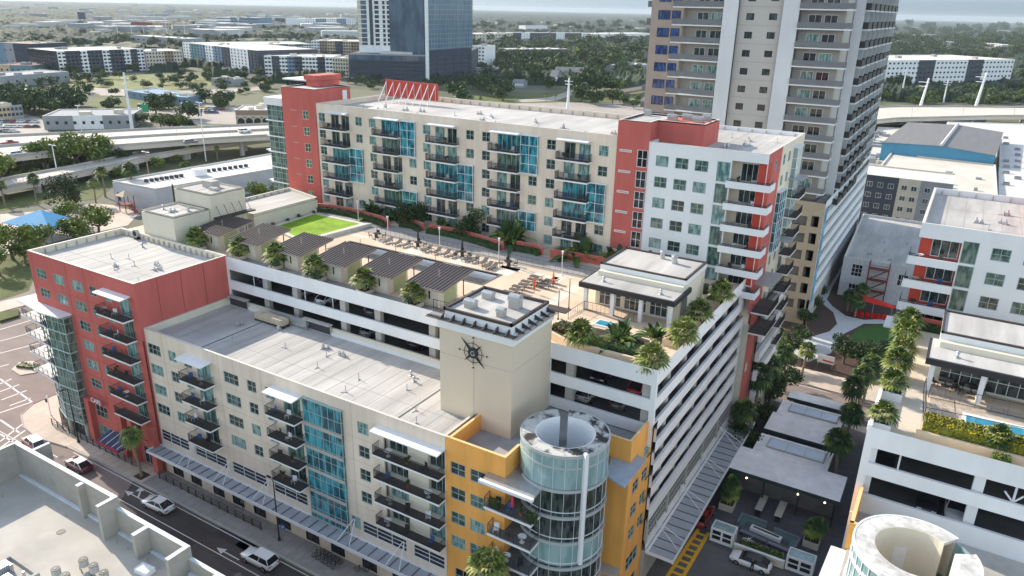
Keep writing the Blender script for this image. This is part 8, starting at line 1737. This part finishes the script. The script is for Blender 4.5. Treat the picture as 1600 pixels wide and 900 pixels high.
# small far buildings poking out of the trees
rd = random.Random(77); HS = []
for k in range(5):
    b = MB(); w_, d_, h_ = [(14, 10, 8), (24, 14, 9), (40, 18, 12), (60, 26, 11), (16, 16, 20)][k]; b.prism([(-w_/2, -d_/2), (w_/2, -d_/2), (w_/2, d_/2), (-w_/2, d_/2)], 0, h_, 0, 1); HS.append(b)
HM = [hs.mesh('building', [[B_CREAM, bmat('dull_white', (.5, .5, .5)), B_GREY, bmat('dull_white', (.5, .5, .5)), B_CREAM][k], [B_ROOF, B_BROWN, B_ROOF, B_ROOF, B_GREY][k]]) for k, hs in enumerate(HS)]
zone = [(0, 420, 18, 60, 95), (420, 560, 22, 62, 30), (740, 1010, 28, 50, 22), (1400, 1600, 45, 92, 30), (0, 300, 8, 24, 22)]
for x0, x1, y0, y1, n in zone:
    for i in range(n):
        x, y = rd.uniform(x0, x1), rd.uniform(y0, y1); p = P(x, y); k = rd.choice([0, 1, 1, 2, 2, 3, 3] if x < 560 else [0, 0, 0, 1, 2]); o = put('building', HM[k], None, (p.x, p.y, 0), rd.uniform(0, 3.1), (1.1, 1.1, 1.25)); tag(o, 'small pale building far off among the trees', 'building', 'small pale buildings far off among the trees')
# bigger far landmarks
block('hospital_building', 'long pale office block with bands of windows far behind the left apartment blocks', 'building', (340, 44), (405, 46), 26, 60, [B_WHITE, B_BLUE, B_BLUE], 4, 14, ww=8, wh=2.2, scols=0)
block('office_building', 'dark low office with white end far left of the glass tower', 'building', (430, 37), (472, 38), 28, 50, [B_DGREY], 3, 10, ww=6, scols=0)
block('apartment_building', 'pale blue and white apartment row far left of the glass tower', 'apartment building', (477, 44), (556, 42), 29, 60, [B_WHITE, B_BLUE, B_WHITE, B_BLUE, B_WHITE], 5, 22, ww=3.5, wh=2.0, scols=0)
block('school_building', 'long brick-red school building with a small dome far in the left distance', 'building', (205, 48), (275, 50), 34, 50, [B_RED, B_TAN], 3, 14, ww=3, roof=B_RED, scols=0)
block('stadium_stand', 'long low pale stand with light masts far in the left distance', 'stadium stand', (205, 66), (290, 72), 55, 30, [B_GREY], 1, 10, ww=6, scols=0)
for i, x in enumerate((185, 207, 226, 262, 290, 312, 375)):
    p = P(x, 60); h = ztop(p, x, 30+6*(i % 3)); t = thing('light_mast', 'thin floodlight mast in the left distance, number %s from the left' % ['one', 'two', 'three', 'four', 'five', 'six', 'seven'][i], 'light mast', (p.x, p.y, 0), 0, 'floodlight masts in the left distance'); b = MB(); b.tube((0, 0, 0), (0, 0, h), .5, .35, 5); b.build('mast', B_WHITE, t, world=False); b = MB(); b.box(-3, 3, -.3, .3, h, h+2.0); b.build('lamp_panel', B_WHITE, t, world=False)
p = P(130, 40); t = thing('scoreboard', 'dark scoreboard slab on posts in the far left distance', 'scoreboard', (p.x, p.y, 0)); b = MB(); b.box(-14, 14, -1, 1, 14, 30); b.build('board', B_NAVY, t, world=False); b = MB(); b.box(-9, -8, -.5, .5, 0, 14); b.box(8, 9, -.5, .5, 0, 14); b.build('posts', B_GREY, t, world=False)
# ---- the air itself
b = MB(); b.box(-14500, 14500, -100, 16500, -6, 84); hz_ = b.build('haze', None); hz_.data.materials.clear()
hm = bpy.data.materials.new('haze'); hm.use_nodes = True; hn = hm.node_tree; hn.nodes.remove(hn.nodes['Principled BSDF']); v = hn.nodes.new('ShaderNodeVolumePrincipled'); v.inputs['Color'].default_value = (.72, .84, .95, 1); v.inputs['Density'].default_value = .00005; v.inputs['Anisotropy'].default_value = 0
hn.links.new(v.outputs[0], hn.nodes['Material Output'].inputs['Volume']); hz_.data.materials.append(hm); hz_['kind'] = 'stuff'
scn.cycles.volume_max_steps = 32; scn.cycles.volume_step_rate = 10

# ================================================================== BALCONY LIFE AND PEOPLE
def chair_mesh():
    b = MB(); b.box(-.26, .26, -.26, .26, .36, .42); b.prism([(-.26, .24), (.26, .24), (.26, .32), (-.26, .32)], .42, .88)
    for q in ((-.23, -.23), (.23, -.23), (-.23, .25), (.23, .25)): b.box(q[0]-.025, q[0]+.025, q[1]-.025, q[1]+.025, 0, .36)
    return b
CH = {c: chair_mesh().mesh('chair', m_) for c, m_ in (('dark', M_DARK), ('white', M_WHITE), ('brown', M_BROWN), ('blue', mat('blue_fabric', (.05, .12, .3), .8, .1)))}
b = MB(); b.tube((0, 0, .66), (0, 0, .71), .42, n=14); b.tube((0, 0, 0), (0, 0, .66), .05, n=6); b.tube((0, 0, 0), (0, 0, .03), .25, n=8); TBM = {c: b.mesh('table', m_) for c, m_ in (('grey', M_CONC), ('white', M_WHITE))}
b = MB(); b.tube((0, 0, 0), (0, 0, .35), .16, .21, 8); POT = b.mesh('pot', mat('terracotta', (.35, .14, .07), .8, .1)); POTF = [tree_mesh(.42, .7, 160, 7+i, .1, [L_DK, L_MD, L_LT], 5, 1.0) for i in range(2)]
fl_n = ['top', 'second', 'third', 'fourth', 'fifth', 'sixth']
rd = random.Random(21)
def furnish(x0, y0, rot, w_, d_, z, where, n=2):
    """put a few things on a balcony; x0, y0 = wall corner, along rot"""
    c, s_ = math.cos(rot), math.sin(rot); items = rd.sample(['chair', 'chair', 'plant', 'table'], n); used = 0
    for k, it in enumerate(items):
        u = w_*(k+.5)/n+rd.uniform(-.15, .15)*w_/n; v = d_*rd.uniform(.45, .6); p = (x0+c*u+s_*v, y0+s_*u-c*v, z+.006); side = ['left', 'right', 'far right'][k] if n == 2 else ['left', 'middle', 'right'][k]
        if it == 'chair': q = rd.choice(list(CH)); o = put('balcony_chair', CH[q], None, p, rd.uniform(-.6, .6)+rot); tag(o, f'{q} chair at the {side} of {where}', 'chair')
        elif it == 'table': q = rd.choice(list(TBM)); o = put('balcony_table', TBM[q], None, p); tag(o, f'round {q} table at the {side} of {where}', 'table')
        else:
            t = thing('potted_plant', f'potted plant at the {side} of {where}', 'plant', p, rd.uniform(0, 6)); put('pot', POT, t); put('foliage', POTF[rd.randrange(2)], t, (0, 0, .75))
for k in range(4):
    z = 16.95-2.87*k
    furnish(-75.7, 50.4, 0, 3.6, 1.3, z, f'the {fl_n[k]} left balcony of the cream street block'); furnish(-60.8, 50.4, 0, 3.4, 1.3, z, f'the {fl_n[k]} balcony left of the turquoise bay')
    furnish(-45.3, 50.4, 0, 7.6, 1.0, z, f'the {fl_n[k]} long balcony of the cream street block', 3)
for k in range(5): furnish(-90.7, 50.0, 0, 3.4, 1.3, 22.35-2.9*k, f'the {fl_n[k]} balcony of the red corner block')
for k in range(4): furnish(-110.8, 52.0, 0, 3.0, 2.2, 17.15-2.9*k, f'the {fl_n[k]} outer corner balcony by the crossing')
for k in range(3): furnish(-31.5, 50.4, 0, 4.0, 1.0, 16.16-2.87*k, f'the {fl_n[k]} balcony beside the rotunda', 3)
parasol(-29.2, 50.0, 16.17, mat('pink_canvas', (.60, .05, .10), .8, .1), 'folded pink parasol on the top balcony beside the rotunda', .95)
for k in range(2): hedge('plant_row', [(-31.5+4.0*k, 49.6+.1*k), (-30.4+4.0*k, 49.6)], 16.16, 17.1, .4, [L_DK, L_MD, L_LT], ('leafy plants at the left end' if k == 0 else 'tall spiky plants at the right end')+' of the top rotunda balcony', 'plants', n=120, size=.1, seed=60+k)
for j, sx in enumerate((-95.35, -83.7, -72.7, -61.0, -49.5)):
    for k in range(5):
        if (j+k) % 2 == 0 or k < 2: furnish(sx+.3, 95.6, 0, 4.6, 1.2, 40.0-2.85*k, f'the {fl_n[k]} slab balcony, stack {["one", "two", "three", "four", "five"][j]}')
for k in range(5): furnish(-24.6, 97.2, 0, 3.6, 1.8, 39.33-2.85*k, f'the {fl_n[k]} white corner balcony of the slab')
for k in range(4): furnish(-2.6, 97.0, 0, 4.0, 1.8, 33.41-2.85*k, f'the {fl_n[k]} white balcony of the right wing')
# people
def person(x, y, z, a, top, bot, lab, s=1.0, arm=.35):
    J = [(0, 0, .96), (0, 0, 1.15), (0, -.01, 1.38), (0, 0, 1.50), (0, .02, 1.56), (0, .03, 1.68), (.1, 0, .92), (.11, .03, .5), (.11, -.01, .08), (.11, .14, .04), (-.1, 0, .92), (-.13, -.06, .5), (-.13, -.12, .08), (-.13, .03, .04), (.19, 0, 1.42), (.26, arm*.3, 1.15), (.27, arm, .98), (-.19, 0, 1.42), (-.27, arm*.2, 1.15), (-.28, arm*.6, .95)]
    Rr = [.13, .12, .14, .06, .055, .095, .09, .06, .045, .04, .09, .06, .045, .04, .06, .045, .035, .06, .045, .035]
    Ed = [(0, 1), (1, 2), (2, 3), (3, 4), (4, 5), (0, 6), (6, 7), (7, 8), (8, 9), (0, 10), (10, 11), (11, 12), (12, 13), (2, 14), (14, 15), (15, 16), (2, 17), (17, 18), (18, 19)]
    me = bpy.data.meshes.new('person'); me.from_pydata(J, Ed, []); o = bpy.data.objects.new('person_tmp', me); col.objects.link(o); sk = o.modifiers.new('s', 'SKIN')
    for i, r in enumerate(Rr): me.skin_vertices[0].data[i].radius = (r, r)
    me.skin_vertices[0].data[0].use_root = True
    o.modifiers.new('u', 'SUBSURF').levels = 1; dg = bpy.context.evaluated_depsgraph_get(); m2 = bpy.data.meshes.new_from_object(o.evaluated_get(dg)); bpy.data.objects.remove(o); m2.name = 'person'
    m2.materials.clear()
    for m_ in (mat('skin', (.42, .25, .17), .6, .05), top, bot, mat('dark_hair', (.03, .02, .015), .7, .1)): m2.materials.append(m_)
    for p in m2.polygons:
        c = p.center; p.material_index = 3 if c.z > 1.69 or (c.z > 1.62 and c.y < .0) else 0 if c.z > 1.5 or (abs(c.x) > .22 and c.z < 1.12) else 1 if c.z > .95 else 2; p.use_smooth = True
    o = put('person', m2, None, (x, y, z), a, (s, s, s)); tag(o, lab, 'person'); return o
M_BLKC = mat('black_cloth', (.02, .02, .025), .9, .1)
p = P(1174, 893); person(p.x, p.y, .02, .2, M_BLKC, M_BLKC, 'person in dark clothes standing at the open side of the white courtyard car')
p = P(381, 797); person(p.x, p.y, .14, 1.2, mat('grey_shirt', (.2, .2, .22), .9, .1), M_BLKC, 'person in dark clothes on the pavement under the long street awning')
